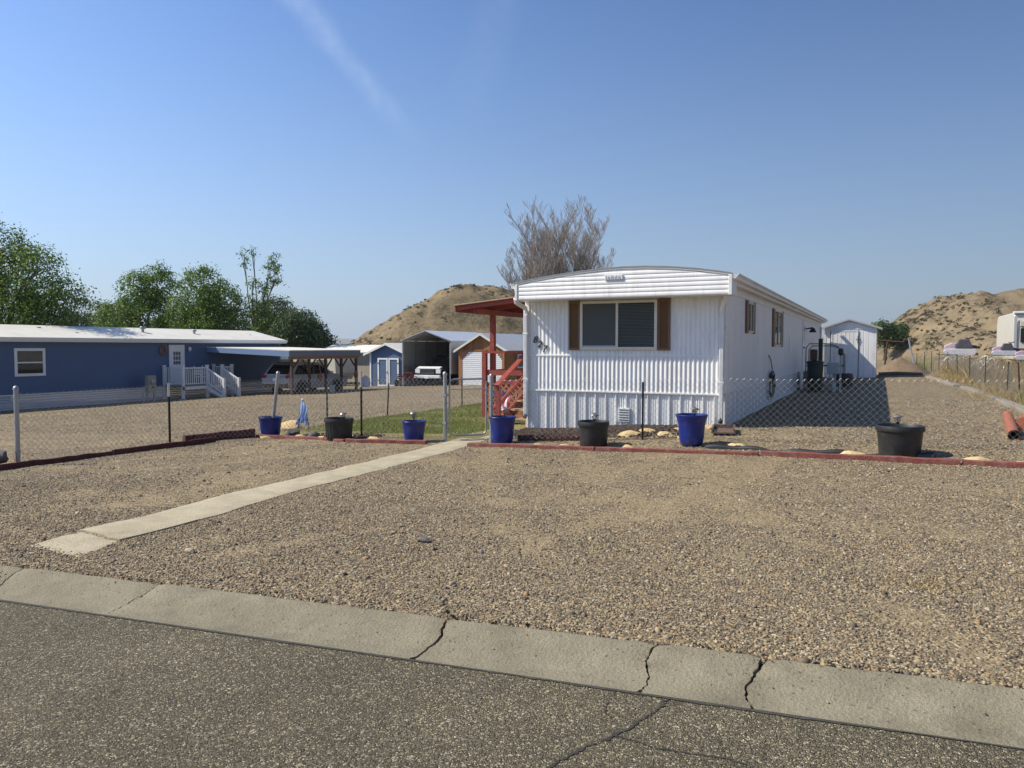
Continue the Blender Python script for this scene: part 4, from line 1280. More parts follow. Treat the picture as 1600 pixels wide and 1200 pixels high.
def white_shed():
    X0, X1, Y0, Y1 = -2.85, -.55, 41., 44.4
    zg = gz(-1.7, 41) - .08
    ze, zp, xc = 2.57, 2.95, -1.75
    s = thing('shed', 'white metal garden shed at the end of the gravel drive with a shadow across it', 'shed', (-1.7, Y0, zg))
    part('wall', MB().prism([(X0, zg), (X1, zg), (X1, ze), (xc, zp), (X0, ze)], 'y', Y0 + .03, Y1), 'white_siding', s)
    # upright cladding sheets on the front
    for a, b, g0 in ((X0, -2.58, 1), (-1.30, -.62, 1)):
        n = max(1, round((b - a) / .24))
        for k in range(n):
            u, v = a + (b - a) * k / n, a + (b - a) * (k + 1) / n - .004
            part('cladding_panel', MB().prism([(u, Y0 + .03), (v, Y0 + .03), (v, Y0 + .012), (v - .02, Y0), (u + .02, Y0), (u, Y0 + .012)], 'z', zg, 2.5), 'white_siding', s)
    part('gable_panel', MB().prism([(X0 + .02, 2.5), (X1 - .02, 2.5), (X1 - .02, ze), (xc, zp - .02), (X0 + .02, ze)], 'y', Y0, Y0 + .03), 'white_siding', s)
    part('corner_trim', MB().box(-.62, -.54, Y0 - .015, Y0 + .03, zg, ze), 'white_trim', s)
    part('corner_trim', MB().box(X0 - .01, X0 + .05, Y0 - .015, Y0 + .03, zg, ze), 'white_trim', s)
    part('head_trim', MB().box(X0 + .06, -.63, Y0 - .012, Y0 + .0, 2.5, 2.56), 'white_trim', s)
    d = part('door', MB().box(-2.56, -1.34, Y0 - .03, Y0 - .002, zg + .06, 2.46), 'white_siding', s, bevel=.004)
    m = MB()
    for u in (-2.56, -1.40): m.box(u, u + .06, Y0 - .045, Y0 - .031, zg + .06, 2.46)
    m.box(-2.50, -1.40, Y0 - .045, Y0 - .031, 2.40, 2.46).box(-2.50, -1.40, Y0 - .045, Y0 - .031, zg + .06, zg + .14).box(-2.5, -1.4, Y0 - .045, Y0 - .031, 1.2, 1.28)
    part('frame', m, 'white_trim', d)
    for k in range(6):
        u = -2.48 + k * .18
        part('rib', MB().box(u, u + .02, Y0 - .038, Y0 - .03, zg + .15, 2.39), 'white_trim', d)
    part('gap', MB().box(-2.585, -2.565, Y0 - .012, Y0 - .001, zg + .05, 2.47), 'black', s)
    part('gap', MB().box(-1.335, -1.318, Y0 - .012, Y0 - .001, zg + .05, 2.47), 'black', s)
    part('latch', MB().box(-1.43, -1.28, Y0 - .06, Y0 - .046, 1.98, 2.03), 'black', d)
    part('latch', MB().box(-1.39, -1.35, Y0 - .065, Y0 - .046, 1.85, 2.2), 'box_grey', d)
    part('sill', MB().box(X0, X1, Y0 - .03, Y0 + .03, zg - .02, zg + .05), 'black', s)
    for a, b in ((X0 - .22, xc), (X1 + .26, xc)):
        za = ze - .06
        zz = zp + .05
        r = part('roof', MB().prism([(a, za + .02), (b, zz), (b, zz + .035), (a, za + .055)], 'y', Y0 - .15, Y1 + .15), 'metal_roof', s)
        part('rake_trim', MB().prism([(a, za - .02), (b, zz - .05), (b, zz + .03), (a, za + .06)], 'y', Y0 - .175, Y0 - .151), 'box_grey', r)


white_shed()


# ------------------------------------------------------------------ the blue house, its deck, carport, neighbours
BX = -34.0


def blue_house():
    Y0, Y1, Z0, Z1, W = 13.5, 36.6, -.42, 2.0, 4.9
    h = thing('house', 'long blue mobile home with white roof and grey skirting', 'house', (BX, (Y0 + Y1) / 2, -1.1))
    part('wall', MB().prism([(BX - W, Z0), (BX - .02, Z0), (BX - .02, Z1 + .05), (BX - W / 2, Z1 + .62), (BX - W, Z1 + .05)], 'y', Y0 + .02, Y1 - .02), 'blue_siding', h)
    n = 22
    for k in range(n):
        zz = Z0 + k * (Z1 - Z0) / n
        part('siding_board', MB().prism([(BX - .02, zz), (BX + .012, zz), (BX + .002, zz + (Z1 - Z0) / n), (BX - .02, zz + (Z1 - Z0) / n)], 'y', Y0, Y1), 'blue_siding', h)
    part('corner_trim', MB().box(BX - .03, BX + .025, Y1 - .1, Y1 + .02, Z0, Z1), 'blue_fascia', h)
    n = 7
    for k in range(n):
        zz = -1.22 + k * (Z0 + 1.22) / n
        part('skirting_board', MB().prism([(BX - .06, zz), (BX - .005, zz), (BX - .03, zz + .098), (BX - .06, zz + .098)], 'y', Y0, Y1 - .2), 'skirt_grey', h)
    part('sill_trim', MB().box(BX - .02, BX + .03, Y0, Y1, Z0 - .05, Z0 - .002), 'vinyl_white', h)
    xr, zr = BX - W / 2, 2.68
    r = part('roof', MB().prism([(BX + .30, Z1 + .07), (xr, zr), (BX - W - .30, Z1 + .07), (BX - W - .30, Z1), (xr, zr - .07), (BX + .30, Z1)], 'y', Y0 - .3, Y1 + .25), 'roof_white', h)
    part('gutter', MB().prism([(BX + .30, Z1 + .06), (BX + .40, Z1 + .06), (BX + .38, Z1 - .06), (BX + .30, Z1 - .06)], 'y', Y0 - .3, Y1 + .25), 'vinyl_white', r)
    part('fascia', MB().box(BX + .26, BX + .298, Y0 - .3, Y1 + .25, Z1 - .13, Z1 - .001), 'vinyl_white', r)
    part('soffit', MB().box(BX + .005, BX + .26, Y0, Y1 + .2, Z1 - .1, Z1 - .09), 'vinyl_white', h)
    part('end_trim', MB().prism([(BX + .3, Z1 - .12), (xr, zr - .16), (BX - W - .3, Z1 - .12), (BX - W - .3, Z1 - .01), (xr, zr - .02), (BX + .3, Z1 - .01)], 'y', Y1 + .251, Y1 + .28), 'vinyl_white', r)
    # vents and pipes standing on the roof
    def rzz(x): return zr - (x - xr) * (zr - Z1 - .07) / (BX + .3 - xr)
    for y, x, hh, rad, mt in ((27.85, -35.3, .36, .12, 'galv'), (31.1, -35.2, .27, .10, 'galv'), (25.6, -35.9, .12, .035, 'vinyl_white'), (35.3, -35.2, .1, .16, 'metal_roof'), (22.7, -35.9, .14, .16, 'galv'), (23.9, -34.9, .1, .16, 'galv'), (20.7, -36., .14, .04, 'vinyl_white')):
        z = rzz(x) - .05
        v = part('roof_vent', MB().lathe([(rad * .6, 0), (rad * .6, hh * .6)], 12, (x, y, z)), mt, r, smooth=True)
    # cap for the two big vents
        if hh > .2: part('cap', MB().lathe([(rad * .7, hh * .6), (rad * 1.25, hh * .62), (rad * 1.25, hh * .85), (rad, hh)], 14, (x, y, z)), mt, r, smooth=True)
    # window with white surround
    wi = thing('window', None, None, (0, 0, 0)); wi.parent = h; wi.location = Vector((BX, 21.05, .36)) - h.location
    a, b, z0, z1, t = 20.38, 21.74, .36, 1.59, .12
    x = BX + .013
    m = MB().box(x, x + .04, a, b, z0, z0 + t).box(x, x + .04, a, b, z1 - t, z1).box(x, x + .04, a, a + t, z0 + t, z1 - t).box(x, x + .04, b - t, b, z0 + t, z1 - t)
    part('frame', m, 'vinyl_white', wi)
    part('rail', MB().box(x, x + .03, a + t, b - t, .93, .99), 'vinyl_white', wi)
    part('pane', MB().box(x + .012, x + .018, a + t, b - t, .99, z1 - t), 'pane_clear', wi)
    part('pane', MB().box(x + .006, x + .012, a + t, b - t, z0 + t, .93), 'pane', wi)
    part('blind', MB().box(x + .001, x + .004, a + t, b - t, .95, z1 - t), 'tan_siding', wi)
    part('backing', MB().box(x + .0, x + .003, a + t, b - t, z0 + t, .95), 'dark_in', wi)
    # white door with a nine-light window
    d = thing('door', None, None, (0, 0, 0)); d.parent = h; d.location = Vector((BX, 28.85, -.35)) - h.location
    a, b, z0, z1 = 28.36, 29.34, -.36, 1.76
    part('casing', MB().box(x, x + .03, a, a + .1, z0, z1).box(x, x + .03, b - .1, b, z0, z1).box(x, x + .03, a + .1, b - .1, z1 - .1, z1), 'vinyl_white', d)
    part('leaf', MB().box(x, x + .02, a + .1, b - .1, z0, z1 - .1), 'vinyl_white', d)
    for i in range(3):
        for k in range(3):
            part('pane', MB().box(x + .021, x + .024, a + .26 + i * .16, a + .39 + i * .16, .72 + k * .24, .92 + k * .24), 'pane', d)
    part('panel', MB().box(x + .021, x + .03, a + .25, b - .25, .0, .55), 'vinyl_white', d)
    part('handle', MB().box(x + .021, x + .06, b - .2, b - .16, .58, .66), 'galv', d)
    part('porch_lamp', MB().lathe([(.03, 0), (.09, .12), (.07, .2), (.02, .24)], 10, (BX + .13, 29.62, 1.42)), 'vinyl_white', h, smooth=True)
    w = single('wreath', MB().tube([(BX + .06, 27.95 + .19 * math.cos(t_), 1.47 + .21 * math.sin(t_)) for t_ in np.linspace(0, 2 * math.pi, 17)], .055, 6, False), 'wreath', 'round rust-brown wreath hanging beside the door of the blue house', 'wreath', (BX, 27.95, 1.47), smooth='all')
    return h


blue_house()


def vinyl_rail(parent, p, q, posts=True, h=.92):
    """a white balustrade between two points given at floor level"""
    p, q = Vector(p), Vector(q)
    part('rail', MB().bar(p + Vector((0, 0, h)), q + Vector((0, 0, h)), .07, .06), 'vinyl_white', parent)
    part('rail', MB().bar(p + Vector((0, 0, .1)), q + Vector((0, 0, .1)), .05, .05), 'vinyl_white', parent)
    n = max(2, int((q - p).length / .13))
    for k in range(1, n):
        c = p + (q - p) * k / n
        part('baluster', MB().box(c.x - .018, c.x + .018, c.y - .018, c.y + .018, c.z + .1, c.z + h), 'vinyl_white', parent)


def deck():
    zf = -.36; g = -1.12
    x0, x1, y0, y1 = BX + .05, BX + 1.55, 27.9, 31.3
    d = thing('deck', 'small deck with white railings and stair at the door of the blue house', 'deck', (BX + .8, 29.6, g))
    n = 12
    for k in range(n):
        a = x0 + k * (x1 - x0) / n
        part('floor_board', MB().box(a, a + (x1 - x0) / n - .008, y0, y1, zf - .04, zf), 'grey_wood', d)
    part('rim_joist', MB().box(x1 - .04, x1, y0, y1, zf - .2, zf - .041), 'vinyl_white', d)
    posts = [(x1 - .06, y0 + .06), (x0 + .06, y0 + .06), (x1 - .06, 29.52), (x1 - .06, 30.55), (x1 - .06, y1 - .06), (x0 + .06, y1 - .06)]
    for x, y in posts:
        part('post', MB().box(x - .06, x + .06, y - .06, y + .06, g, zf + 1.02), 'vinyl_white', d)
        part('post_cap', MB().box(x - .08, x + .08, y - .08, y + .08, zf + 1.02, zf + 1.06), 'vinyl_white', d)
    vinyl_rail(d, (x0 + .1, y0 + .06, zf), (x1 - .12, y0 + .06, zf))
    vinyl_rail(d, (x1 - .06, y0 + .12, zf), (x1 - .06, 29.46, zf))
    vinyl_rail(d, (x1 - .06, 30.61, zf), (x1 - .06, y1 - .12, zf))
    vinyl_rail(d, (x1 - .12, y1 - .06, zf), (x0 + .12, y1 - .06, zf))
    # stair down toward the yard
    xe = x1 + 1.15; gz_ = gz(xe, 30) - .02
    for y in (29.52, 30.55):
        vinyl_rail(d, (x1, y, zf), (xe, y, gz_ + .08), h=.85)
        part('post', MB().box(xe - .05, xe + .07, y - .06, y + .06, gz_, gz_ + 1.02), 'vinyl_white', d)
        part('stringer', MB().prism([(x1, zf - .25), (xe, gz_ - .05), (xe, gz_ + .12), (x1, zf - .02)], 'y', y - .12, y - .08) if y < 30 else MB().prism([(x1, zf - .25), (xe, gz_ - .05), (xe, gz_ + .12), (x1, zf - .02)], 'y', y + .08, y + .12), 'vinyl_white', d)
    for k in range(3):
        t = (k + 1) / 4
        xx = x1 + (xe - x1) * t; zz = zf + (gz_ - zf) * t
        part('tread', MB().box(xx - .14, xx + .14, 29.6, 30.47, zz - .04, zz), 'grey_wood', d)
    c = thing('garden_chair', 'white slatted garden chair on the deck of the blue house', 'chair', (BX + .55, 30.0, zf))
    for k in range(3): part('back_slat', MB().box(BX + .3, BX + .33, 29.7, 30.3, zf + .5 + k * .16, zf + .6 + k * .16), 'vinyl_white', c)
    part('seat', MB().box(BX + .31, BX + .82, 29.7, 30.3, zf + .38, zf + .42), 'vinyl_white', c)
    for y in (29.7, 30.26):
        part('leg', MB().box(BX + .28, BX + .31, y, y + .05, zf, zf + 1.0), 'vinyl_white', c)
        part('leg', MB().box(BX + .78, BX + .83, y, y + .05, zf, zf + .6), 'vinyl_white', c)
        part('arm', MB().box(BX + .28, BX + .84, y - .02, y + .07, zf + .6, zf + .63), 'vinyl_white', c)


deck()


def meter_pedestal():
    x, y = BX + .9, 26.5
    g = gz(x, y)
    t = thing('meter_pedestal', 'grey electric meter box on two legs before the blue house', 'meter', (x, y, g))
    part('cabinet', MB().box(x - .12, x + .12, y - .24, y + .24, g + .42, g + 1.28), 'tan_siding', t, bevel=.01)
    part('meter', MB().lathe([(.0, .0), (.12, 0), (.12, .1), (.08, .13), (0, .13)], 16), 'box_grey', t, smooth=True, local=True).location = (.12, 0, .98)
    t.children[-1].rotation_euler = (0, math.pi / 2, 0)
    for yy in (-.2, .2): part('leg', MB().box(x - .04, x + .04, y + yy - .04, y + yy + .04, g - .05, g + .42), 'box_grey', t)
    part('conduit', MB().tube([(x, y - .45, g - .05), (x, y - .45, g + .7), (x, y - .26, g + .75)], .035, 6), 'box_grey', t)
    part('label_plate', MB().box(x + .121, x + .125, y - .05, y + .1, g + .66, g + .72), 'black', t)


meter_pedestal()


def timber_carport():
    x0, x1, y0, y1 = BX + .03, -28.0, 30.9, 36.7
    c = thing('carport', 'low timber carport with white roof beside the blue house', 'carport', (x1, y0, gz(x1, y0)))
    zt0, zt1 = 1.62, 1.44
    part('roof', MB().prism([(x0, zt0), (x1 + .05, zt1), (x1 + .05, zt1 + .045), (x0, zt0 + .045)], 'y', y0 - .1, y1 + .1), 'roof_white', c)
    part('fascia', MB().box(x1, x1 + .04, y0 - .06, y1 + .06, zt1 - .31, zt1 - .002), 'shaded_fascia', c, label='fascia board along the posts with shade put into its colour')
    part('fascia', MB().prism([(x0, zt0 - .25), (x1 - .002, zt1 - .30), (x1 - .002, zt1 - .002), (x0, zt0 - .002)], 'y', y0 - .10, y0 - .06), 'blue_fascia', c, label='blue fascia board facing the street')
    part('beam', MB().box(x1 - .16, x1 - .04, y0, y1, zt1 - .45, zt1 - .25), 'beam_wood', c)
    for k in range(9):
        y = y0 + .1 + k * (y1 - y0 - .3) / 8
        part('rafter', MB().prism([(x0, zt0 - .14), (x1 - .05, zt1 - .16), (x1 - .05, zt1 - .004), (x0, zt0 - .004)], 'y', y, y + .05), 'beam_wood', c)
    for k in range(5):
        y = y0 + .18 + k * (y1 - y0 - .36) / 4; x = x1 - .10
        part('post', MB().box(x - .06, x + .06, y - .06, y + .06, gz(x, y) - .1, zt1 - .45), 'post_wood', c)
        for s in (-1, 1):
            if (k == 0 and s < 0) or (k == 4 and s > 0): continue
            part('brace', MB().bar((x, y + s * .07, zt1 - .95), (x, y + s * .52, zt1 - .47), .06, .07, (1, 0, 0)), 'post_wood', c)


timber_carport()


def loft(sections):
    """closed loops of equal length -> skin with end caps"""
    m = MB(); n = len(sections[0])
    for s in sections: m.v += [tuple(p) for p in s]
    for i in range(len(sections) - 1):
        for k in range(n): m.f.append((i * n + k, i * n + (k + 1) % n, (i + 1) * n + (k + 1) % n, (i + 1) * n + k))
    m.f.append(tuple(range(n))); m.f.append(tuple((len(sections) - 1) * n + k for k in reversed(range(n))))
    return m


def vehicle(name, label, cat, loc, heading, L, W, paint, body, cabin, wheels, wr, wins, kind):
    """body, cabin: side outlines (along, up); wins: side window outlines. +along is the front."""
    t = thing(name, label, cat, loc)
    t.rotation_euler = (0, 0, heading)

    def shell(outline, hw0, z0, hw1, z1):
        def hw(z): return hw0 + (hw1 - hw0) * np.clip((z - z0) / (z1 - z0), 0, 1)
        m = MB(); n = len(outline)
        m.v += [(hw(z), u, z) for u, z in outline] + [(-hw(z), u, z) for u, z in outline]
        m.f += [tuple(range(n)), tuple(reversed(range(n, 2 * n)))] + [(i, (i + 1) % n, n + (i + 1) % n, n + i) for i in range(n)]
        return m, hw
    zb = min(z for u, z in body); zm = max(z for u, z in body)
    m, hwb = shell(body, W / 2 - .06, zb, W / 2, zb + .5)
    part('body', m, paint, t, bevel=.03, local=True, smooth=True)
    m, hwc = shell(cabin, W / 2 - .03, zm - .08, W / 2 - .22, max(z for u, z in cabin))
    cb = part('cabin', m, paint, t, bevel=.035, local=True, smooth=True)
    for o in wins:
        for s in (-1, 1):
            part('side_window', MB().add([(s * (hwc(z) + .006), u, z) for u, z in o] + [(s * (hwc(z) - .01), u, z) for u, z in o], [tuple(range(len(o)))] + [(i, (i + 1) % len(o), len(o) + (i + 1) % len(o), len(o) + i) for i in range(len(o))]), 'car_glass', t, local=True)
    for u in wheels:
        for s in (-1, 1):
            w = thing('wheel', None, None, (s * (W / 2 - .12), u, wr)); w.parent = t
            prof = [(wr * .62, -.11), (wr * .95, -.11), (wr, -.07), (wr, .07), (wr * .95, .11), (wr * .62, .11)]
            a = part('tyre', MB().lathe(prof, 22), 'tyre', w, local=True, smooth=True); a.rotation_euler = (0, math.pi / 2, 0)
            rm = MB().lathe([(.04, s * .07), (wr * .3, s * .08), (wr * .62, s * .06)], 18)
            for k in range(5):
                an = 2 * math.pi * k / 5
                rm.bar((0, 0, s * .085), (wr * .58 * math.cos(an), wr * .58 * math.sin(an), s * .075), .05, .03)
            b = part('rim', rm, 'rim', w, local=True); b.rotation_euler = (0, math.pi / 2, 0)
    # arches as dark rings
    for u in wheels:
        for s in (-1, 1):
            pts = [(s * (W / 2 - .005), u + (wr + .06) * math.cos(a), wr + (wr + .06) * math.sin(a)) for a in np.linspace(-.15, math.pi + .15, 11)]
            part('wheel_arch', MB().tube(pts, .035, 5), 'black', t, local=True)
    return t, hwc


def suv():
    z = gz(-29.6, 34)
    body = [(-2.42, .35), (2.38, .3), (2.45, .62), (2.36, .86), (1.2, 1.04), (-2.3, 1.06), (-2.46, .9), (-2.46, .5)]
    cabin = [(-2.36, 1.0), (1.25, 1.0), (.35, 1.60), (.05, 1.69), (-1.5, 1.72), (-1.86, 1.64), (-2.34, 1.08)]
    wins = [[(.18, 1.08), (.95, 1.08), (.30, 1.52), (.18, 1.56)], [(-.85, 1.08), (.12, 1.08), (.12, 1.57), (-.85, 1.60)], [(-2.02, 1.1), (-.93, 1.08), (-.93, 1.60), (-1.6, 1.56)]]
    t, hw = vehicle('parked_car', 'white sport utility car parked under the timber carport', 'car', (-29.55, 33.9, z), 0, 4.9, 1.92, 'car_white', body, cabin, (-1.45, 1.48), .36, wins, 'suv')
    part('windscreen', MB().add([(-.72, 1.08, 1.06), (.72, 1.08, 1.06), (.60, .37, 1.60), (-.60, .37, 1.60)], [(0, 1, 2, 3)]), 'car_glass', t, local=True)
    part('rear_window', MB().add([(-.78, -2.34, 1.12), (.78, -2.34, 1.12), (.66, -1.90, 1.62), (-.66, -1.90, 1.62)], [(0, 1, 2, 3)]), 'car_glass', t, local=True)
    for s in (-1, 1):
        part('tail_light', MB().cbox((s * .82, -2.44, .98), .22, .08, .18), 'lamp_red', t, local=True, bevel=.01)
        part('headlight', MB().cbox((s * .76, 2.36, .78), .3, .12, .13), 'lamp_clear', t, local=True, bevel=.01)
        part('mirror', MB().cbox((s * 1.04, .75, 1.12), .2, .1, .15), 'car_white', t, local=True, bevel=.02)
        for u in (.05, -1.0): part('door_handle', MB().cbox((s * .965, u, .93), .03, .18, .03), 'chrome', t, local=True)
    part('bumper', MB().cbox((0, -2.47, .5), 1.7, .12, .25), 'black_plastic', t, local=True, bevel=.02)
    part('licence_plate', MB().cbox((0, -2.49, .82), .32, .03, .16), 'vinyl_white', t, local=True)


suv()


def pickup():
    x, y = -26.0, 43.7
    z = gz(x, y)
    body = [(-2.75, .45), (2.55, .42), (2.66, .7), (2.62, 1.0), (2.45, 1.16), (.95, 1.2), (-2.75, 1.16)]
    cabin = [(-.95, 1.1), (1.0, 1.1), (.35, 1.78), (.1, 1.86), (-.6, 1.86), (-.88, 1.75)]
    wins = [[(-.75, 1.22), (.75, 1.22), (.25, 1.72), (-.68, 1.74)]]
    t, hw = vehicle('pickup_truck', 'dark pickup truck with bright grille parked nose out in the metal carport', 'truck', (x, y, z), math.pi, 5.4, 1.98, 'car_dark', body, cabin, (-1.75, 1.75), .39, wins, 'truck')
    part('windscreen', MB().add([(-.78, .88, 1.22), (.78, .88, 1.22), (.66, .36, 1.76), (-.66, .36, 1.76)], [(0, 1, 2, 3)]), 'car_glass', t, local=True)
    g = part('grille', MB().cbox((0, 2.66, .9), 1.05, .06, .36), 'black', t, local=True)
    for k in range(4): part('bar', MB().cbox((0, 2.70, .77 + k * .085), 1.0, .03, .04), 'chrome', g, local=True)
    part('hood_glint', MB().cbox((0, 2.5, 1.14), 1.72, .36, .05, 0, (-.35, 'X')), 'lamp_clear', t, local=True, bevel=.02)  # white strip standing in for sunlight on the dark hood
    part('bumper', MB().cbox((0, 2.72, .58), 1.9, .16, .2), 'lamp_clear', t, local=True, bevel=.03)
    part('licence_plate', MB().cbox((0, 2.81, .55), .32, .02, .16), 'vinyl_white', t, local=True)
    for s in (-1, 1):
        part('headlight', MB().cbox((s * .76, 2.62, .92), .36, .1, .26), 'lamp_clear', t, local=True, bevel=.02)
        part('mirror', MB().cbox((s * 1.1, .75, 1.28), .2, .12, .22), 'car_dark', t, local=True, bevel=.02)


pickup()


def metal_carport():
    x0, x1, y0, y1 = -27.9, -24.3, 41.0, 47.5
    xc, g, ze, zr = -26.1, -.92, 2.03, 2.66
    c = thing('metal_carport', 'tall grey sheet-metal carport between the blue shed and the cedar garage', 'carport', (xc, y0, g))
    n = 8
    for x in (x0, x1):
        for k in range(n):
            a, b = y0 + k * (y1 - y0) / n, y0 + (k + 1) * (y1 - y0) / n
            part('side_panel', MB().box(x - .015, x + .015, a + .003, b - .003, g + (0 if x == x0 else .9), ze), 'grey_metal', c)
    part('end_panel', MB().prism([(x0, g), (x1, g), (x1, ze), (xc, zr), (x0, ze)], 'y', y1, y1 + .03), 'grey_metal', c)
    for a, s in ((x0 - .06, 1), (x1 + .06, -1)):
        for k in range(n):
            p, q = y0 - .12 + k * (y1 - y0 + .2) / n, y0 - .12 + (k + 1) * (y1 - y0 + .2) / n
            part('roof_panel', MB().prism([(a, ze), (xc, zr), (xc, zr + .03), (a, ze + .03)], 'y', p + .004, q - .004), 'metal_roof', c)
    for k in range(6):
        y = y0 + .03 + k * (y1 - y0 - .1) / 5
        m = MB()
        for x in (x0 + .06, x1 - .06): m.box(x - .03, x + .03, y - .03, y + .03, g - .05, ze - .02)
        part('frame', m, 'galv', c)
        part('rafter', MB().bar((x0 + .05, y, ze - .05), (xc, y, zr - .05), .05, .05).bar((x1 - .05, y, ze - .05), (xc, y, zr - .05), .05, .05), 'galv', c)
    for x in (x0 + .04, x1 - .04):
        for zz in (.3, 1.2): part('girt', MB().box(x - .02, x + .02, y0, y1, zz, zz + .05), 'galv', c)


metal_carport()


def gable_shed(name, label, cat, x0, x1, y0, y1, g, ze, zp, wall, roofm, over, trim, boards=0):
    xc = (x0 + x1) / 2
    s = thing(name, label, cat, (xc, y0, g))
    part('wall', MB().prism([(x0, g - .1), (x1, g - .1), (x1, ze), (xc, zp), (x0, ze)], 'y', y0 + .03, y1), wall, s)
    if boards:
        for k in range(boards):
            a, b = x0 + k * (x1 - x0) / boards, x0 + (k + 1) * (x1 - x0) / boards - .006
            def zt(x): return zp - abs(x - xc) * (zp - ze) / (xc - x0)
            pts = [(a, g), (b, g), (b, zt(b))] + ([(xc, zp)] if a < xc < b else []) + [(a, zt(a))]
            part('board', MB().prism(pts, 'y', y0, y0 + .028), wall, s)
    sl = (zp - ze) / (xc - x0)
    for sg in (-1, 1):
        xe = xc + sg * ((x1 - x0) / 2 + over); zz = zp - sl * ((x1 - x0) / 2 + over)
        r = part('roof', MB().prism([(xe, zz + .02), (xc, zp + .02), (xc, zp + .07), (xe, zz + .07)], 'y', y0 - .22, y1 + .2), roofm, s)
        part('rake_trim', MB().prism([(xe, zz - .08), (xc, zp - .08), (xc, zp + .05), (xe, zz + .05)], 'y', y0 - .245, y0 - .221), trim, r)
    return s


def small_buildings():
    # blue shed
    g = -1.0
    s = gable_shed('garden_shed', 'small blue garden shed with white double door', 'shed', -31.5, -28.72, 42.5, 45.8, g, 1.30, 1.86, 'blue_shed', 'roof_white', .42, 'vinyl_white', 12)
    for a, b in ((-30.85, -30.03), (-29.97, -29.15)):
        d = part('door', MB().box(a, b, 42.44, 42.495, g + .02, .92), 'blue_shed', s)
        m = MB(); t = .11
        m.box(a, a + t, 42.41, 42.44, g + .02, .92).box(b - t, b, 42.41, 42.44, g + .02, .92).box(a + t, b - t, 42.41, 42.44, .92 - t, .92).box(a + t, b - t, 42.41, 42.44, g + .02, g + .02 + t)
        part('frame', m, 'vinyl_white', d)
        for zz in (-.6, .55): part('hinge', MB().box(a if a < -30.5 else b - .12, a + .12 if a < -30.5 else b, 42.39, 42.41, zz, zz + .05), 'black', d)
    part('handle', MB().box(-30.08, -30.05, 42.36, 42.41, -.1, .02), 'black', s)
    part('corner_trim', MB().box(-31.53, -31.42, 42.46, 42.52, g, 1.25), 'vinyl_white', s)
    part('corner_trim', MB().box(-28.80, -28.69, 42.46, 42.52, g, 1.25), 'vinyl_white', s)
    # cedar garage with roll-up door
    g = -.78
    s = gable_shed('garage', 'cedar-clad garage with white roll-up door behind the porch', 'garage', -23.75, -20.5, 41.0, 47.2, g, 1.50, 2.43, 'cedar', 'metal_roof', .22, 'roof_white', 20)
    a, b, zt = -23.45, -20.72, 1.36
    d = thing('roller_door', None, None, (0, 0, 0)); d.parent = s; d.location = Vector(((a + b) / 2, 41, g)) - s.location
    n = 18
    for k in range(n):
        z0, z1 = g + k * (zt - g) / n, g + (k + 1) * (zt - g) / n - .006
        cut = max(0, z1 - (zt - .42)) * .95
        part('slat', MB().prism([(40.985, z0), (40.945, z0 + .01), (40.945, z1 - .02), (40.975, z1), (40.985, z1)], 'x', a + cut, b - cut), 'vinyl_white', d)
    part('casing', MB().box(a - .16, a, 40.93, 40.99, g, zt + .14).box(b, b + .16, 40.93, 40.99, g, zt + .14).box(a, b, 40.93, 40.99, zt, zt + .14), 'cedar', s)
    for sg, xx in ((1, a), (-1, b)):
        part('corner_brace', MB().prism([(xx, zt), (xx, zt - .42), (xx + sg * .40, zt)], 'y', 40.92, 40.944), 'cedar', s)
    w = part('window', MB().box(-20.49, -20.46, 42.6, 43.7, .35, 1.2), 'vinyl_white', s)
    part('pane', MB().box(-20.459, -20.452, 42.7, 43.6, .43, 1.12), 'pane', w)
    for k in range(12):
        y = 41.05 + k * .5
        part('board', MB().box(-20.5, -20.475, y, y + .49, g, 1.5) if not (42.2 < y + .25 < 44.0) else MB().box(-20.5, -20.475, y, y + .49, g, .34), 'cedar', s)
    # low tan outbuilding and a pale trailer behind the carport
    g = -1.05
    s = thing('outbuilding', 'low tan outbuilding with white roof edge behind the timber carport', 'shed', (-36, 48, g))
    for k in range(16):
        a = -40.4 + k * .5
        part('cladding_panel', MB().box(a, a + .494, 48.0, 48.03, g, .62), 'tan_siding', s)
    part('wall', MB().box(-40.4, -32.4, 48.03, 51.4, g, 1.25), 'tan_siding', s)
    part('band', MB().box(-40.4, -32.4, 47.97, 48.028, .62, 1.2), 'tan_siding', s)
    part('roof', MB().prism([(47.6, 1.2), (49.7, 1.75), (51.8, 1.2), (51.8, 1.28), (49.7, 1.83), (47.6, 1.28)], 'x', -40.6, -32.2), 'roof_white', s)
    s = thing('trailer', 'pale camper trailer standing in shade behind the carport', 'trailer', (-38.5, 44.5, -1.1))
    part('body', MB().prism([(-41.2, -.7), (-35.6, -.7), (-35.3, -.2), (-35.4, .95), (-35.9, 1.25), (-41.2, 1.25)], 'y', 43.6, 45.8), 'rv_cream', s, bevel=.05)
    for k in range(3):
        part('window', MB().box(-40.5 + k * 1.7, -39.5 + k * 1.7, 43.57, 43.6, .2, .75), 'pane', s)
    part('stripe', MB().box(-41.1, -35.6, 43.585, 43.598, -.2, -.05), 'rv_brown', s)
    for x in (-39.0, -38.2): part('wheel', MB().tube([(x, 43.6, -.75), (x, 43.85, -.75)], .34, 16), 'tyre', s)


small_buildings()


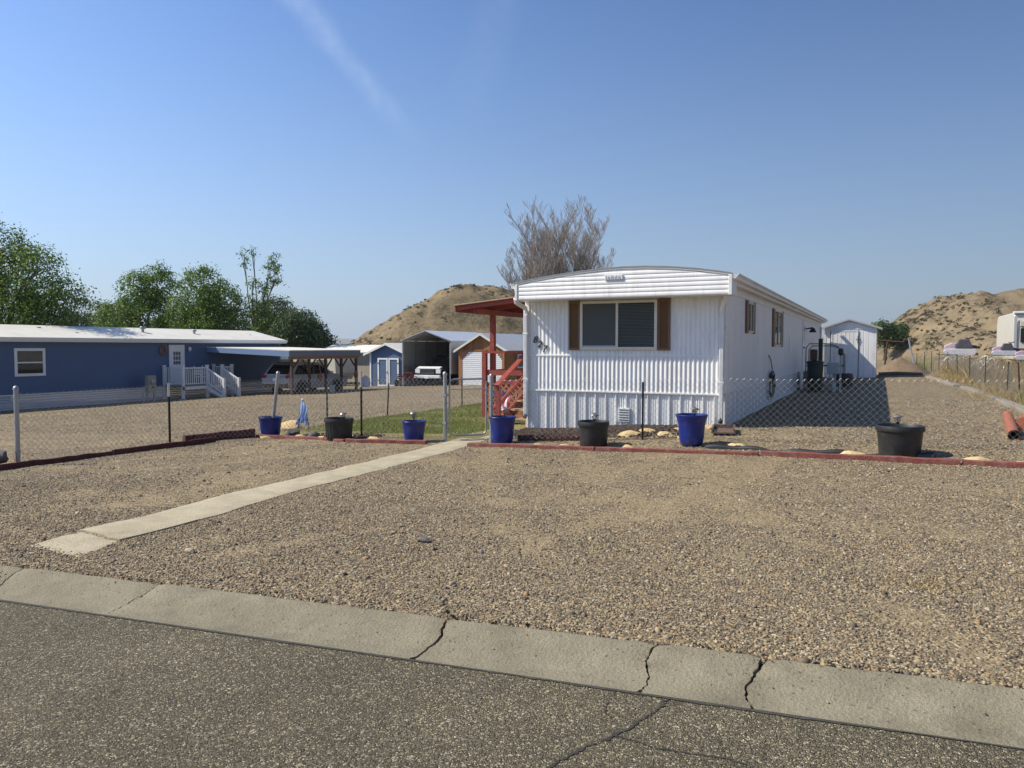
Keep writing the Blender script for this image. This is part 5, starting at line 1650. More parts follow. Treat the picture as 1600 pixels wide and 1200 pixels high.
def camper():
    x0, x1, y0, y1, g = 5.72, 8.3, 46.5, 53.5, .25
    t = thing('camper', 'cream travel trailer with wide dark rear window beyond the wire fence', 'camper', (7.0, y0, g))
    side = [(y0 + .12, g + .55), (y0 - .02, g + 1.0), (y0 + .02, 2.6), (y0 + .16, 3.3), (y0 + .5, 3.42), (y1 - .4, 3.42), (y1, 2.9), (y1, g + .55)]
    part('body', MB().prism(side, 'x', x0, x1), 'rv_cream', t, bevel=.06)
    part('window', MB().cbox((7.03, y0 - .02, 2.24), 2.05, .08, .72), 'car_glass', t, bevel=.03)
    part('awning_panel', MB().cbox((7.03, y0 - .02, 2.83), 2.1, .12, .28), 'rv_cream', t, bevel=.02)
    part('roof_edge', MB().box(x0 - .03, x1 + .03, y0 + .02, y0 + .3, 3.36, 3.46), 'vinyl_white', t, bevel=.02)
    part('corner_trim', MB().bar((x0 + .06, y0 - .04, 1.2), (x0 + .06, y0 - .01, 3.2), .12, .05, (0, 1, 0)), 'box_grey', t)
    part('stripe', MB().box(x0 + .05, x1 - .05, y0 - .045, y0 - .022, 1.38, 1.58), 'rv_brown', t)
    part('bumper', MB().box(x0 + .1, x1 - .1, y0 - .16, y0 - .04, g + .45, g + .6), 'galv', t)
    for s in (x0 + .25, x1 - .25): part('tail_light', MB().cbox((s, y0 - .05, 1.2), .2, .05, .12), 'lamp_red', t)
    for y in (49.6, 50.5): 
        for x in (x0 + .15, x1 - .15): part('wheel', MB().tube([(x - .12, y, g + .33), (x + .12, y, g + .33)], .33, 16), 'tyre', t)


camper()
# ------------------------------------------------------------------ fences
def chain_link(parent, P0, P1, zb, zt, s=.052, r=.0026, mat='wire', name='wire_mesh'):
    """woven diamond mesh: neighbouring zigzag wires hook into each other. zb, zt: bottom and top heights at both ends"""
    P0, P1 = np.array(P0, float), np.array(P1, float)
    L = np.linalg.norm(P1 - P0); t = np.append((P1 - P0) / L, 0); nrm = np.array([-t[1], t[0], 0])
    n = int(L / s); K = int(max(zt[0] - zb[0], zt[1] - zb[1]) / s)
    ii, kk = np.meshgrid(np.arange(n), np.arange(K + 1), indexing='ij')
    u = (ii + (kk + ii) % 2) * s
    f = u / L
    lo = zb[0] + (zb[1] - zb[0]) * f; hi = zt[0] + (zt[1] - zt[0]) * f
    sag = .03 * (vnoise(u, u * 0, 1.1, 61) - .5) * (kk / K)
    z = lo + (hi - lo) * kk / K + sag
    off = .035 * (vnoise(u, z, .9, 62) - .5)
    C = P0[None, None, :2]
    base = np.stack([C[..., 0] + t[0] * u + nrm[0] * off, C[..., 1] + t[1] * u + nrm[1] * off, z], -1)
    base = base + nrm * (((kk % 2) - .5) * r * 2)[..., None]
    rings = np.stack([base + nrm * r, base - nrm * r * .5 + t * r * .87, base - nrm * r * .5 - t * r * .87], 2)
    V = rings.reshape(-1, 3)
    idx = ((ii * (K + 1) + kk) * 3)[:, :-1]
    F = []
    for a in range(3):
        b = (a + 1) % 3
        F.append(np.stack([idx + a, idx + b, idx + 3 + b, idx + 3 + a], -1))
    F = np.stack(F, 2).reshape(-1, 4)
    wo = np.array(world_origin(parent))
    o = np_obj(name, V, F, mat, loc=wo, parent=parent)
    o['kind'] = 'stuff'
    return o


def tension_wire(parent, pts, r=.0028):
    part('tension_wire', MB().tube(pts, r, 4), 'wire', parent)


def t_post(parent, x, y, zt, mat='tpost', tip=0., lean=(0, 0), zb=None):
    g = gz(x, y) - .15 if zb is None else zb
    m = MB(); top = zt - tip
    p, q = Vector((x, y, g)), Vector((x + lean[0], y + lean[1], top))
    m.bar(p, q, .036, .006, (0, 1, 0)); 
    m.bar(p + Vector((0, -.017, 0)), q + Vector((0, -.017, 0)), .006, .03, (0, 1, 0))
    k = 0
    while k < (top - g) - .2:
        c = p.lerp(q, (k + .15) / (top - g)); m.box(c.x - .007, c.x + .007, c.y - .04, c.y - .031, c.z, c.z + .02); k += .055
    o = part('post', m, mat, parent)
    if tip:
        part('tip', MB().bar(q, q + (q - p).normalized() * tip, .038, .008, (0, 1, 0)).bar(q + Vector((0, -.018, 0)), q + Vector((0, -.018, 0)) + (q - p).normalized() * tip, .008, .032, (0, 1, 0)), 'post_tip', o)
    return o


def pipe_post(parent, x, y, zt, r=.03, lean=(0, 0), zb=None):
    g = gz(x, y) - .1 if zb is None else zb
    q = (x + lean[0], y + lean[1], zt)
    o = part('post', MB().tube([(x, y, g), q], r, 14), 'galv', parent, smooth=True)
    part('cap', MB().lathe([(r * 1.15, -.03), (r * 1.18, .0), (r * .9, .022), (r * .4, .036), (.0, .04)], 14, q), 'galv', o, smooth=True)
    for zz in (.25, .6, .9):
        c = Vector((x, y, g)).lerp(Vector(q), zz)
        part('band', MB().lathe([(r * 1.0, -.012), (r * 1.22, -.012), (r * 1.22, .012), (r * 1.0, .012)], 14, c), 'galv', o)
    return o


def fences():
    # left stretch toward the street
    f = thing('wire_fence', 'chain-link fence running from the gate post to the tall end post by the boulder', 'fence', (-11.8, 12.45, gz(-11.8, 12.45)))
    pipe_post(f, -12.35, 7.42, .98, .036)
    t_post(f, -12.5, 10.42, .93, tip=.26)
    pipe_post(f, -11.85, 12.45, 1.08, .036, lean=(.22, 0))
    t_post(f, -9.47, 12.47, 1.17, tip=.34)
    g0, g1 = gz(-12.4, 7.5) + .06, gz(-11.8, 12.4) + .05
    chain_link(f, (-12.37, 7.46), (-12.5, 10.42), (g0, gz(-12.5, 10.4) + .06), (.90, .90), r=.0034)
    chain_link(f, (-12.5, 10.42), (-11.74, 12.45), (gz(-12.5, 10.4) + .06, g1), (.90, .97), r=.0034)
    chain_link(f, (-11.74, 12.45), (-7.55, 12.47), (g1, gz(-7.5, 12.4) + .04), (.97, 1.06), r=.003)
    pipe_post(f, -7.52, 12.47, 1.13, .036)
    # right stretch past the pots
    f = thing('wire_fence', 'chain-link fence in front of the white home and its gravel side yard', 'fence', (-6.45, 12.33, gz(-6.45, 12.3)))
    pipe_post(f, -6.46, 12.33, 1.11, .033)
    t_post(f, -3.83, 13.0, 1.02, zb=-.1)
    t_post(f, 4.6, 13.0, 1.25)
    chain_link(f, (-6.46, 12.33), (-3.83, 13.0), (gz(-6.4, 12.3) + .05, gz(-3.8, 13) + .08), (1.04, 1.09))
    chain_link(f, (-3.83, 13.0), (4.6, 13.0), (gz(-3.8, 13) + .08, gz(4.6, 13) + .02), (1.09, 1.20))
    # fence along the far side of the lawn
    f = thing('wire_fence', 'low wire fence on thin dark posts between lawn and gravel yard', 'fence', (-12.4, 17, gz(-12.4, 17)))
    for x, y, zt, ln in ((-12.35, 14.9, .62, (0, .0)), (-12.45, 17.55, .64, (.06, 0)), (-12.5, 21.8, .66, (0, 0)), (-12.5, 26, .66, (0, 0))):
        t_post(f, x, y, zt, lean=ln)
    chain_link(f, (-11.8, 12.5), (-12.45, 17.55), (gz(-12, 12.5), gz(-12, 17)), (.62, .60), s=.11, r=.0016)
    chain_link(f, (-12.45, 17.55), (-12.5, 26), (gz(-12, 17), gz(-12, 26)), (.60, .62), s=.11, r=.0016)
    # fence along the neighbour's side
    f = thing('wire_fence', 'sagging wire fence on leaning dark posts along the neighbour side of the gravel drive', 'fence', (3.1, 24, gz(3.1, 24)))
    rr = random.Random(4)
    P = [(3.15, 14.5, 1.2), (3.15, 19.5, 1.2), (3.1, 23.7, 1.24), (3.1, 26.2, 1.21), (3.1, 31.9, 1.3), (3.1, 37.6, 1.27), (3.05, 43.2, 1.31), (3.0, 48.8, 1.36)]
    for i, (x, y, zt) in enumerate(P):
        t_post(f, x, y, zt, 'tpost_rust' if i % 3 == 2 else 'tpost', lean=(rr.uniform(-.08, .03), rr.uniform(-.12, .06)))
    for a, b in zip(P[:-1], P[1:]):
        chain_link(f, a[:2], b[:2], (gz(*a[:2]), gz(*b[:2])), (a[2] - .06, b[2] - .06), s=.09, r=.0026)
    Q = [(3.0, 48.8, 1.36), (2.62, 50.5, 1.4), (2.25, 50.7, 1.4), (1.9, 50.9, 1.36), (1.5, 51.0, 1.3)]
    for i, (x, y, zt) in enumerate(Q[1:]):
        t_post(f, x, y, zt, 'tpost', tip=.0)
    for a, b in zip(Q[:-1], Q[1:]):
        chain_link(f, a[:2], b[:2], (gz(*a[:2]), gz(*b[:2])), (a[2] - .1, b[2] - .1), s=.12, r=.003)
    part('brace_post', MB().tube([(1.45, 51.1, .1), (1.05, 51.1, 2.15)], .05, 8).tube([(1.55, 51.0, .1), (1.15, 51.1, 1.6)], .04, 8), 'galv', f)


fences()


def gate():
    a, b = Vector((-7.44, 12.50, 0)), Vector((-6.93, 13.02, 0))
    z0, z1 = gz(-7.3, 12.6) + .09, 1.02
    g = thing('garden_gate', 'tubular steel walk gate with rounded corners standing a little open', 'gate', (a.x, a.y, gz(a.x, a.y)))
    d = (b - a).normalized(); L = (b - a).length; r = .10
    def P(u, z): return (a.x + d.x * u, a.y + d.y * u, z)
    pts = []
    for cu, cz, t0 in ((L - r, z1 - r, 0), (r, z1 - r, 90), (r, z0 + r, 180), (L - r, z0 + r, 270)):
        for k in range(6):
            t = math.radians(t0 + k * 18); pts.append(P(cu + r * math.cos(t), cz + r * math.sin(t)))
    pts.append(pts[0])
    part('frame', MB().tube(pts, .0175, 8, False), 'galv', g, smooth=True)
    part('crossbar', MB().tube([P(.02, z1 - .19), P(L - .02, z1 - .19)], .008, 6), 'galv', g)
    chain_link(g, P(.03, 0)[:2], P(L - .03, 0)[:2], (z0 + .03, z0 + .03), (z1 - .03, z1 - .03))
    for zz in (z0 + .25, z1 - .3):
        h = part('hinge', MB().tube([(-7.52, 12.47, zz), P(.0, zz)], .014, 6).cbox((-7.515, 12.472, zz), .085, .085, .03), 'galv', g)
    part('latch', MB().cbox(P(L, z1 - .28), .05, .05, .03).tube([P(L, z1 - .28), P(L + .09, z1 - .26)], .008, 6), 'galv', g)


gate()


# ------------------------------------------------------------------ planters with solar lights
def planter_parts(kind, R, H):
    t = bpy.data.objects.new('planter', None); COL.objects.link(t)
    if kind == 'blue':
        prof = [(R * .0, 0), (R * .70, 0), (R * .73, .01), (R * .80, H * .35), (R * .87, H * .70), (R * .93, H * .90), (R * .96, H * .925), (R * .985, H * .955), (R, H * .985), (R * .985, H), (R * .93, H * .99), (R * .90, H * .9), (R * .86, H * .80)]
    elif kind == 'bell':
        prof = [(0, 0), (R * .52, 0), (R * .60, .012), (R * .70, H * .12), (R * .76, H * .28), (R * .79, H * .5), (R * .83, H * .7), (R * .89, H * .84), (R * .95, H * .90), (R * .97, H * .94), (R, H * .975), (R * .985, H), (R * .94, H * .985), (R * .87, H * .86), (R * .82, H * .78)]
    else:
        prof = [(0, 0), (R * .82, 0), (R * .84, .01), (R * .89, H * .5), (R * .925, H * .80), (R * .93, H * .81), (R * .99, H * .82), (R * 1.01, H * .86), (R, H * .94), (R * .985, H), (R * .94, H * .995), (R * .90, H * .93), (R * .88, H * .82)]
    m = MB().lathe(prof, 40)
    part('shell', m, 'black_plastic' if kind == 'black' else 'blue_plastic', t, smooth=True, local=True)
    s = MB(); n = 24; rr = prof[-1][0] - .002; z = prof[-1][1] + .01
    s.v.append((0, 0, z + .015))
    for k in range(n): s.v.append((rr * math.cos(2 * math.pi * k / n), rr * math.sin(2 * math.pi * k / n), z))
    s.f += [(0, 1 + k, 1 + (k + 1) % n) for k in range(n)]
    part('soil', s, 'soil', t, local=True, fix=False)
    if kind == 'black' and H == .43:
        g = MB()
        for k in range(22):
            a = 2 * math.pi * k / 22
            g.bar((R * .845 * math.cos(a), R * .845 * math.sin(a), .012), (R * .925 * math.cos(a), R * .925 * math.sin(a), H * .78), .008, .006, (-math.sin(a), math.cos(a), 0))
        o = part('ribs', g, 'black_plastic', t, local=True)
    return t, prof[-1][1] + .02


def solar_light(t, z, tall):
    part('stake', MB().tube([(0, 0, -.06), (0, 0, tall)], .011, 8), 'black_plastic', t, local=True)
    part('collar', MB().lathe([(.011, 0), (.028, .012), (.034, .03), (.03, .034)], 14, (0, 0, tall - .01)), 'black_plastic', t, local=True, smooth=True)
    part('lens', MB().lathe([(.028, .0), (.045, .05), (.05, .085)], 16, (0, 0, tall + .022)), 'lamp_glass', t, local=True, smooth=True)
    m = MB()
    for k in range(4):
        a = k * math.pi / 2 + .4
        m.bar((.032 * math.cos(a), .032 * math.sin(a), tall + .02), (.056 * math.cos(a), .056 * math.sin(a), tall + .11), .006, .006)
    part('cage', m, 'black_plastic', t, local=True)
    c = part('cap', MB().lathe([(.088, .0), (.09, .006), (.078, .022), (.05, .04), (.024, .047), (0, .049)], 20, (0, 0, tall + .105)), 'lamp_cap', t, local=True, smooth=True)
    part('solar_cell', MB().box(-.022, .022, -.022, .022, tall + .151, tall + .156), 'black', c, local=True)


PLANTERS = [
    ('blue', -11.75, 12.33, .255, .43, 'cobalt blue planter pot at the base of the leaning fence post', 0, 0, .0, 'solar light hidden low in the cobalt pot by the leaning post', .12),
    ('black', -9.63, 11.96, .285, .43, 'black ribbed planter tub between two blue pots beside the lawn', .3, 0, .02, 'small solar light in the black tub beside the lawn', .06),
    ('blue', -8.07, 12.24, .238, .40, 'cobalt blue planter pot at the end of the red timber left of the gate', -.02, 0, .0, 'solar light in the blue pot at the timber end by the lawn', .14),
    ('blue', -6.27, 12.40, .252, .49, 'cobalt blue planter pot against the gate post at the end of the walk', .08, .03, .02, 'solar light in the blue pot at the gate post', .14),
    ('black', -4.47, 12.27, .27, .42, 'black planter tub in front of the ribbed skirting below the house number side', .0, .03, .0, 'solar light in the black tub before the front skirting', .08),
    ('bell', -2.87, 12.54, .262, .52, 'blue bell-shaped planter pot near the corner of the white home', .06, .05, .0, 'solar light in the bell-shaped blue pot', .10),
    ('black', .17, 12.38, .325, .44, 'large black planter tub standing alone in front of the gravel drive', -.06, .02, .0, 'bronze capped solar light in the large lone black tub', .10),
]
LABEL_FIX = {2: 'cobalt blue planter pot on the end of the red timber before the lawn',
             4: 'black planter tub standing in front of the ribbed skirting of the white home'}


def planters():
    for i, (kind, x, y, R, H, lab, lx, ly, _, ll, tall) in enumerate(PLANTERS):
        t, zs = planter_parts(kind, R, H)
        t.location = (x, y, ground_z(x, y) + .0)
        t.rotation_euler = (0, 0, i * .7)
        tag(t, LABEL_FIX.get(i, lab), 'planter', 'planters along the red timber border')
        if i == 0: continue
        l = bpy.data.objects.new('solar_light', None); COL.objects.link(l)
        l.location = (x + lx * .4, y + ly, t.location.z + zs); l.scale = (.82, .82, .82); l.rotation_euler = (random.uniform(-.08, .08), random.uniform(-.1, .1), i)
        tag(l, ll, 'garden light', 'solar lights in the planters')
        solar_light(l, 0, tall)


planters()


# ------------------------------------------------------------------ border timbers, stones, edging
def timber(p, q, w, h, lift, mat, label, seed, cut=0.):
    r = random.Random(seed)
    m = MB(); n = 14; P = Vector((p[0], p[1], 0)); Q = Vector((q[0], q[1], 0)); d = (Q - P).normalized(); a = Vector((-d.y, d.x, 0))
    prof = [(-.5, .04), (-.46, .0), (.46, 0), (.5, .04), (.5, .86), (.44, 1), (-.44, 1), (-.5, .86)]
    for i in range(n + 1):
        c = P.lerp(Q, i / n); z = gz(c.x, c.y) + lift + r.uniform(-.006, .006)
        wob = r.uniform(-.008, .008)
        for u, v in prof: m.v.append(tuple(c + a * (u * w + wob) + Vector((0, 0, z + v * h + r.uniform(-.003, .003)))))
    k = len(prof)
    for i in range(n):
        for j in range(k): m.f.append((i * k + j, i * k + (j + 1) % k, (i + 1) * k + (j + 1) % k, (i + 1) * k + j))
    m.f += [tuple(range(k)), tuple(n * k + j for j in reversed(range(k)))]
    single('border_timber', m, mat, label, 'timber', (p[0], p[1], gz(*p)), 'red landscape timbers edging the yard')


def borders():
    timber((-12.0, 12.2), (-9.3, 11.72), .09, .07, -.012, 'timber', 'weathered pink-red border timber in front of the black ribbed tub', 1)
    timber((-9.27, 11.72), (-7.6, 11.93), .09, .075, -.01, 'timber', 'red border timber ending at the walk in front of the cobalt pot', 2)
    timber((-6.7, 11.9), (-4.3, 11.86), .09, .07, -.012, 'timber', 'red border timber starting at the walk by the gate post pot', 3)
    timber((-4.28, 11.87), (-1.72, 11.93), .09, .07, -.012, 'timber', 'red border timber in front of the bell-shaped blue pot', 4)
    timber((-1.68, 11.94), (.9, 11.88), .09, .085, -.01, 'timber', 'red border timber in front of the large lone black tub', 5)
    timber((.92, 11.89), (4.3, 11.75), .09, .075, -.01, 'timber', 'last red border timber at the outer end of the gravel drive', 6)
    timber((-12.15, 6.6), (-12.13, 8.9), .05, .12, -.03, 'timber_dark', 'thin dark red edging board beside the tall end post', 7)
    timber((-12.13, 8.92), (-12.05, 11.1), .05, .13, -.02, 'timber_dark', 'thin dark red edging board at the middle fence post', 8)
    timber((-12.45, 10.7), (-12.05, 12.15), .12, .20, -.02, 'timber_dark', 'thick dark red timber leading up to the cobalt corner pot', 9)
    timber((-6.1, 12.72), (-4.75, 12.8), .09, .10, .01, 'timber_dark', 'old red-brown timber lying in the bed behind the black tub', 10)
    # dark mulch along the foot of the front wall
    x = RNG.uniform(-6.85, -3.3, 5200); y = RNG.uniform(13.25, 14.66, 5200)
    ok = RNG.uniform(0, 1, 5200) < ssv(.25, .6, vnoise(x, y, 2., 71) + .35 * (y - 13.6)) * (1 - .7 * ssv(-4.4, -3.4, x))
    x, y = x[ok], y[ok]
    V, F = stones(x, y, ground_z(x, y) + .04 * ssv(13.2, 14.2, y), RNG.uniform(.012, .035, len(x)), ICO_V, ICO_F)
    tag(np_obj('mulch', V, F, 'mulch'), 'dark bark mulch along the foot of the white home', kind='stuff')
    x = RNG.uniform(-11.5, -9.2, 1500); y = RNG.uniform(12.1, 13.2, 1500)
    ok = RNG.uniform(0, 1, 1500) < ssv(.35, .6, vnoise(x, y, 2.2, 72))
    x, y = x[ok], y[ok]
    V, F = stones(x, y, ground_z(x, y) + .01, RNG.uniform(.012, .035, len(x)), ICO_V, ICO_F)
    tag(np_obj('mulch', V, F, 'mulch'), 'dark bark mulch beside the corner pot', kind='stuff')
    # black plastic edging bulging out of the gravel behind the timber
    m = MB(); rr = random.Random(8); n = 40; vs = []
    for i in range(n + 1):
        u = i / n; x = -2.6 + u * 3.2; y = 12.2 + .03 * math.sin(u * 9) + .12 * (1 - u) ** 2
        z = ground_z(np.array([x]), np.array([y]))[0]; hh = .055 + .02 * math.sin(u * 14) + .015 * math.sin(u * 33)
        vs += [(x, y, z - .03), (x, y - .01, z + hh * .5), (x, y + .015, z + hh), (x, y + .04, z + hh * .85), (x, y + .05, z - .03)]
    m.add(vs, [(i * 5 + k, i * 5 + k + 1, (i + 1) * 5 + k + 1, (i + 1) * 5 + k) for i in range(n) for k in range(4)])
    single('lawn_edging', m, 'fabric_black', 'black plastic edging strip bulging behind the red timber', 'edging', (-1, 12.2, gz(-1, 12.2)), smooth='all')


borders()

ROCKS = [('t', -12.51, 13.80, .80, 'long flat tan sandstone lying in gravel behind the leaning fence post'), ('g', -11.22, 12.42, .36, 'smooth grey boulder beside the cobalt corner pot'),
         ('t', -11.62, 12.05, .25, 'tan stone at the foot of the cobalt corner pot'), ('t', -10.79, 12.15, .30, 'flat tan stone lying against the pinkish timber'),
         ('g', -10.55, 12.30, .26, 'rough grey stone among mulch beside the black ribbed tub'), ('t', -10.15, 12.08, .2, 'small pale stone touching the black ribbed tub'),
         ('t', -8.95, 12.12, .32, 'pointed tan stone between the black ribbed tub and a blue pot'), ('t', -8.50, 12.12, .16, 'small tan stone left beside the blue pot on the timber end'),
         ('t', -4.18, 13.41, .40, 'tan flagstone in front of the crawl vent'), ('t', -3.97, 13.80, .34, 'tan flagstone close to the skirting behind the dark post'),
         ('t', -3.55, 13.43, .34, 'tan flagstone between the dark post and the bell-shaped pot'), ('t', -3.46, 14.06, .30, 'tan flagstone against the skirting behind the bell-shaped pot'),
         ('t', -2.93, 14.45, .34, 'rounded tan stone at the downspout foot beside the bell-shaped pot'), ('t', -2.17, 12.55, .30, 'slanted tan stone in gravel by the bell-shaped pot'),
         ('t', -1.32, 12.12, .19, 'small tan stone wedged between black edging and timber'), ('t', -.46, 12.10, .36, 'flat tan stone just before the large lone black tub'),
         ('t', 1.11, 12.03, .36, 'flat tan stone behind the timber past the large lone tub'), ('t', 1.62, 12.0, .24, 'tan stone behind the outer end timber'),
         ('t', -3.80, 12.08, .30, 'flat tan stone behind the timber between the black tub and the bell-shaped pot'), ('t', -4.93, 12.08, .22, 'tan chip of stone before the black tub'),
         ('t', -5.4, 12.05, .22, 'tan chip of stone between the gate pot and the black tub'), ('t', -3.14, 13.15, .26, 'tan flagstone hidden partly by the bell-shaped pot')]


def rocks():
    for i, (k, x, y, w, lab) in enumerate(ROCKS):
        z = ground_z(np.array([x]), np.array([y]))[0]
        h = w * (.20 if k == 't' else .42)
        m = MB().lump((x, y, z + h * .25), (w * .50, w * .30, h * .9), i + 2, 2, .45, 1.3, True, (i * 1.7) % 3.1 if k == 'g' else ((i * .37) % .6 - .3))
        single('stone', m, 'sandstone' if k == 't' else 'grey_rock', lab, 'stone', (x, y, z), 'loose stones along the border', smooth=True)
    z = gz(-12.9, 7.2)
    single('boulder', MB().lump((-12.95, 7.05, z + .14), (.62, .34, .24), 40, 3, .35, 1.2, True, .2), 'grey_rock', 'dark boulder at the foot of the tall end post', 'boulder', (-12.95, 7.05, z), smooth=True)
    # bigger loose stones lying in the forecourt
    for i, (x, y, w, lab) in enumerate([(-3.6, 5.6, .07, 'dark cobble alone in the gravel forecourt near the gutter'), (-5.25, 4.55, .055, 'pale flat shard lying in gravel near the gutter by the end slab')]):
        z = ground_z(np.array([x]), np.array([y]))[0]
        single('stone', MB().lump((x, y, z + .015), (w, w * .55, .028), 60 + i, 2, .3), 'grey_rock' if i == 0 else 'walk', lab, 'stone', (x, y, z), smooth=True)


rocks()


def cloth(nx, ny, f):
    m = MB()
    vs = [f(i / nx, j / ny) for j in range(ny + 1) for i in range(nx + 1)]
    n = nx + 1
    m.add(vs, [(j * n + i, j * n + i + 1, (j + 1) * n + i + 1, (j + 1) * n + i) for j in range(ny) for i in range(nx)])
    return m


def small_things():
    # garden flag drooping on a wire stand beside the corner pot
    x, y = -11.45, 13.0; g = ground_z(np.array([x]), np.array([y]))[0]
    t = thing('garden_flag', 'pale blue garden flag gathered to a point on a wire stand', 'flag', (x, y, g))
    part('stand', MB().tube([(x - .14, y, g - .05), (x - .13, y, g + .34), (x, y, g + .74)], .006, 5).tube([(x + .15, y, g - .05), (x + .14, y, g + .34), (x, y, g + .74)], .006, 5), 'lamp_red', t)
    def fl(u, v):
        w = .025 + .15 * v ** .85 + .03 * math.sin(v * 7)
        return (x + (u - .42) * 2 * w + .03 * math.sin(v * 5), y - .02 + .04 * math.sin(u * 17 + v * 4) * v, g + .72 - v * .50 - .03 * math.sin(u * 8))
    part('cloth', cloth(14, 12, fl), 'flag_blue', t, smooth='all')
    part('stripe', cloth(10, 4, lambda u, v: (x + (u - .5) * .30, y - .03 + .03 * math.sin(u * 13 + 2.4), g + .335 - v * .045)), 'flag_navy', t, smooth='all')
    part('tassel', MB().lump((x, y - .01, g + .74), (.035, .03, .04), 3, 1, .3), 'flag_white', t)
    # striped flag hung before the porch lattice
    x0, x1, zt, zb, y = -8.52, -8.0, .47, .06, 16.55
    x0, x1, y = -8.44, -8.0, 16.25
    zt, zb = .56, .13
    t = thing('garden_flag', 'red white and blue garden flag hanging in front of the porch lattice', 'flag', (x0, y, gz(x0, y)))
    part('stand', MB().tube([(x0 - .03, y, gz(x0, y) - .05), (x0 - .03, y, zt + .02), (x1 + .01, y, zt + .02)], .007, 5), 'black', t)
    def wav(u, v): return .025 * math.sin(u * 9 + v * 5)
    part('canton', cloth(10, 3, lambda u, v: (x0 + u * (x1 - x0), y + wav(u, v * .25), zt - v * (zt - zb) * .24)), 'flag_navy', t, smooth='all')
    for k in range(7):
        def st(u, v, k=k):
            uu = (k + u) / 7
            return (x0 + uu * (x1 - x0) + .03 * math.sin(v * 4.2 + k * .5), y + wav(uu, .25 + v * .75), zt - (.24 + .76 * v) * (zt - zb))
        part('stripe', cloth(2, 8, st), 'flag_red' if k % 2 == 0 else 'flag_white', t, smooth='all')
    # splash block under the downspout
    x, y = -2.62, 13.95; z = ground_z(np.array([x]), np.array([y]))[0] + .02
    t = thing('splash_block', 'brown splash tray under the downspout at the home corner', 'splash block', (x, y, z))
    def tr(a, b): return x + a * .98 - b * .17, y + a * .17 + b * .98
    m = MB()
    def slab(a0, a1, b0, b1, h0, h1):
        c = [tr(a0, b0), tr(a1, b0), tr(a1, b1), tr(a0, b1)]
        m.add([(p[0], p[1], z + h0) for p in c] + [(p[0], p[1], z + h1) for p in c], [(0, 3, 2, 1), (4, 5, 6, 7), (0, 1, 5, 4), (1, 2, 6, 5), (2, 3, 7, 6), (3, 0, 4, 7)])
    slab(-.17, .17, -.42, .36, .0, .025); slab(-.2, -.17, -.42, .38, 0, .09); slab(.17, .2, -.42, .38, 0, .09); slab(-.17, .17, .36, .38, .0, .09)
    part('tray', m, 'brown_plastic', t)
    # coil of black cable hung on the long side
    y0, z0, X = 21.0, .66, HX1 - .01
    t = thing('cable_coil', 'coil of dark cable hanging on the shaded side of the white home', 'cable', (X, y0, z0))
    rr = random.Random(6)
    for k in range(6):
        r = .30 + rr.uniform(-.08, .08); cy, cz = y0 + rr.uniform(-.06, .06), z0 + rr.uniform(-.05, .05)
        part('loop', MB().tube([(X + rr.uniform(0, .05) + .02 * math.sin(a * 2 + k), cy + r * 1.25 * math.cos(a), cz + r * math.sin(a)) for a in np.linspace(0, 2 * math.pi, 19)], .012, 5, False), 'black_plastic', t, smooth='all')
    part('lead', MB().tube([(X - .03, y0 - .25, 1.42), (X, y0 - .05, 1.3), (X + .02, y0 + .1, 1.05), (X + .01, y0 + .15, .9)], .012, 5), 'black_plastic', t, smooth='all')
    # steps with bent pipe rail, bin and meter box at the side door
    x, y = -2.05, 29.3; g = gz(x, y)
    t = thing('side_steps', 'dark metal steps with bent pipe handrails at the side door', 'steps', (x, y, g))
    for k in range(3):
        part('step', MB().box(-2.68, -2.68 + .35 * (3 - k), 28.7, 29.9, g + .22 * k, g + .22 * (k + 1) - .01), 'grey_wood', t)
    for yy, hh in ((28.75, 1.62), (29.9, 1.55)):
        part('handrail', MB().tube([(-2.6, yy, g + .1), (-2.6, yy, g + hh - .15), (-2.5, yy, g + hh), (-1.85, yy, g + hh), (-1.6, yy, g + hh - .08), (-1.4, yy, g + hh - .32), (-1.38, yy, g + .0)], .016, 8), 'black', t, smooth=True)
        part('rail', MB().tube([(-2.6, yy, g + .85), (-1.38, yy, g + .85)], .014, 6), 'black', t)
    x, y = -2.2, 27.6; g = gz(x, y)
    t = thing('barrel', 'dark square barrel bin beside the side steps', 'bin', (x, y, g))
    part('drum', MB().lathe([(.20, 0), (.23, .05), (.25, .8), (.26, .95), (.23, .96)], 20, (x, y, g)), 'green_bin', t, smooth=True)
    part('lid', MB().lathe([(.28, 0), (.28, .05), (.2, .1), (0, .11)], 20, (x, y, g + .96)), 'black_plastic', t, smooth=True)
    part('pump', MB().cbox((x - .05, y, g + 1.25), .22, .3, .36), 'post_wood', t, bevel=.03)
    x, y = -1.62, 27.9; g = gz(x, y)
    t = thing('utility_box', 'pale grey utility box on a short post beside the side steps', 'utility box', (x, y, g))
    part('post', MB().box(x - .05, x + .05, y - .04, y + .04, g - .1, g + .62), 'box_grey', t)
    part('post', MB().box(x + .16, x + .22, y - .04, y + .04, g - .1, g + 1.35), 'box_grey', t)
    part('cabinet', MB().box(x - .22, x + .14, y - .14, y + .1, g + .60, g + .98), 'box_grey', t, bevel=.015)
    part('lamp', MB().lathe([(.03, 0), (.08, .04), (.08, .2), (.03, .24)], 12, (x + .19, y - .06, g + 1.22)), 'black', t, smooth=True)
    x, y = -1.1, 31.5; g = gz(x, y)
    single('tub', MB().lathe([(.2, 0), (.27, .05), (.30, .35), (.28, .5), (.24, .52), (0, .5)], 18, (x - .35, y - .5, g)), 'black_plastic', 'round black tub standing behind the side steps', 'tub', (x - .35, y - .5, g), smooth=True)
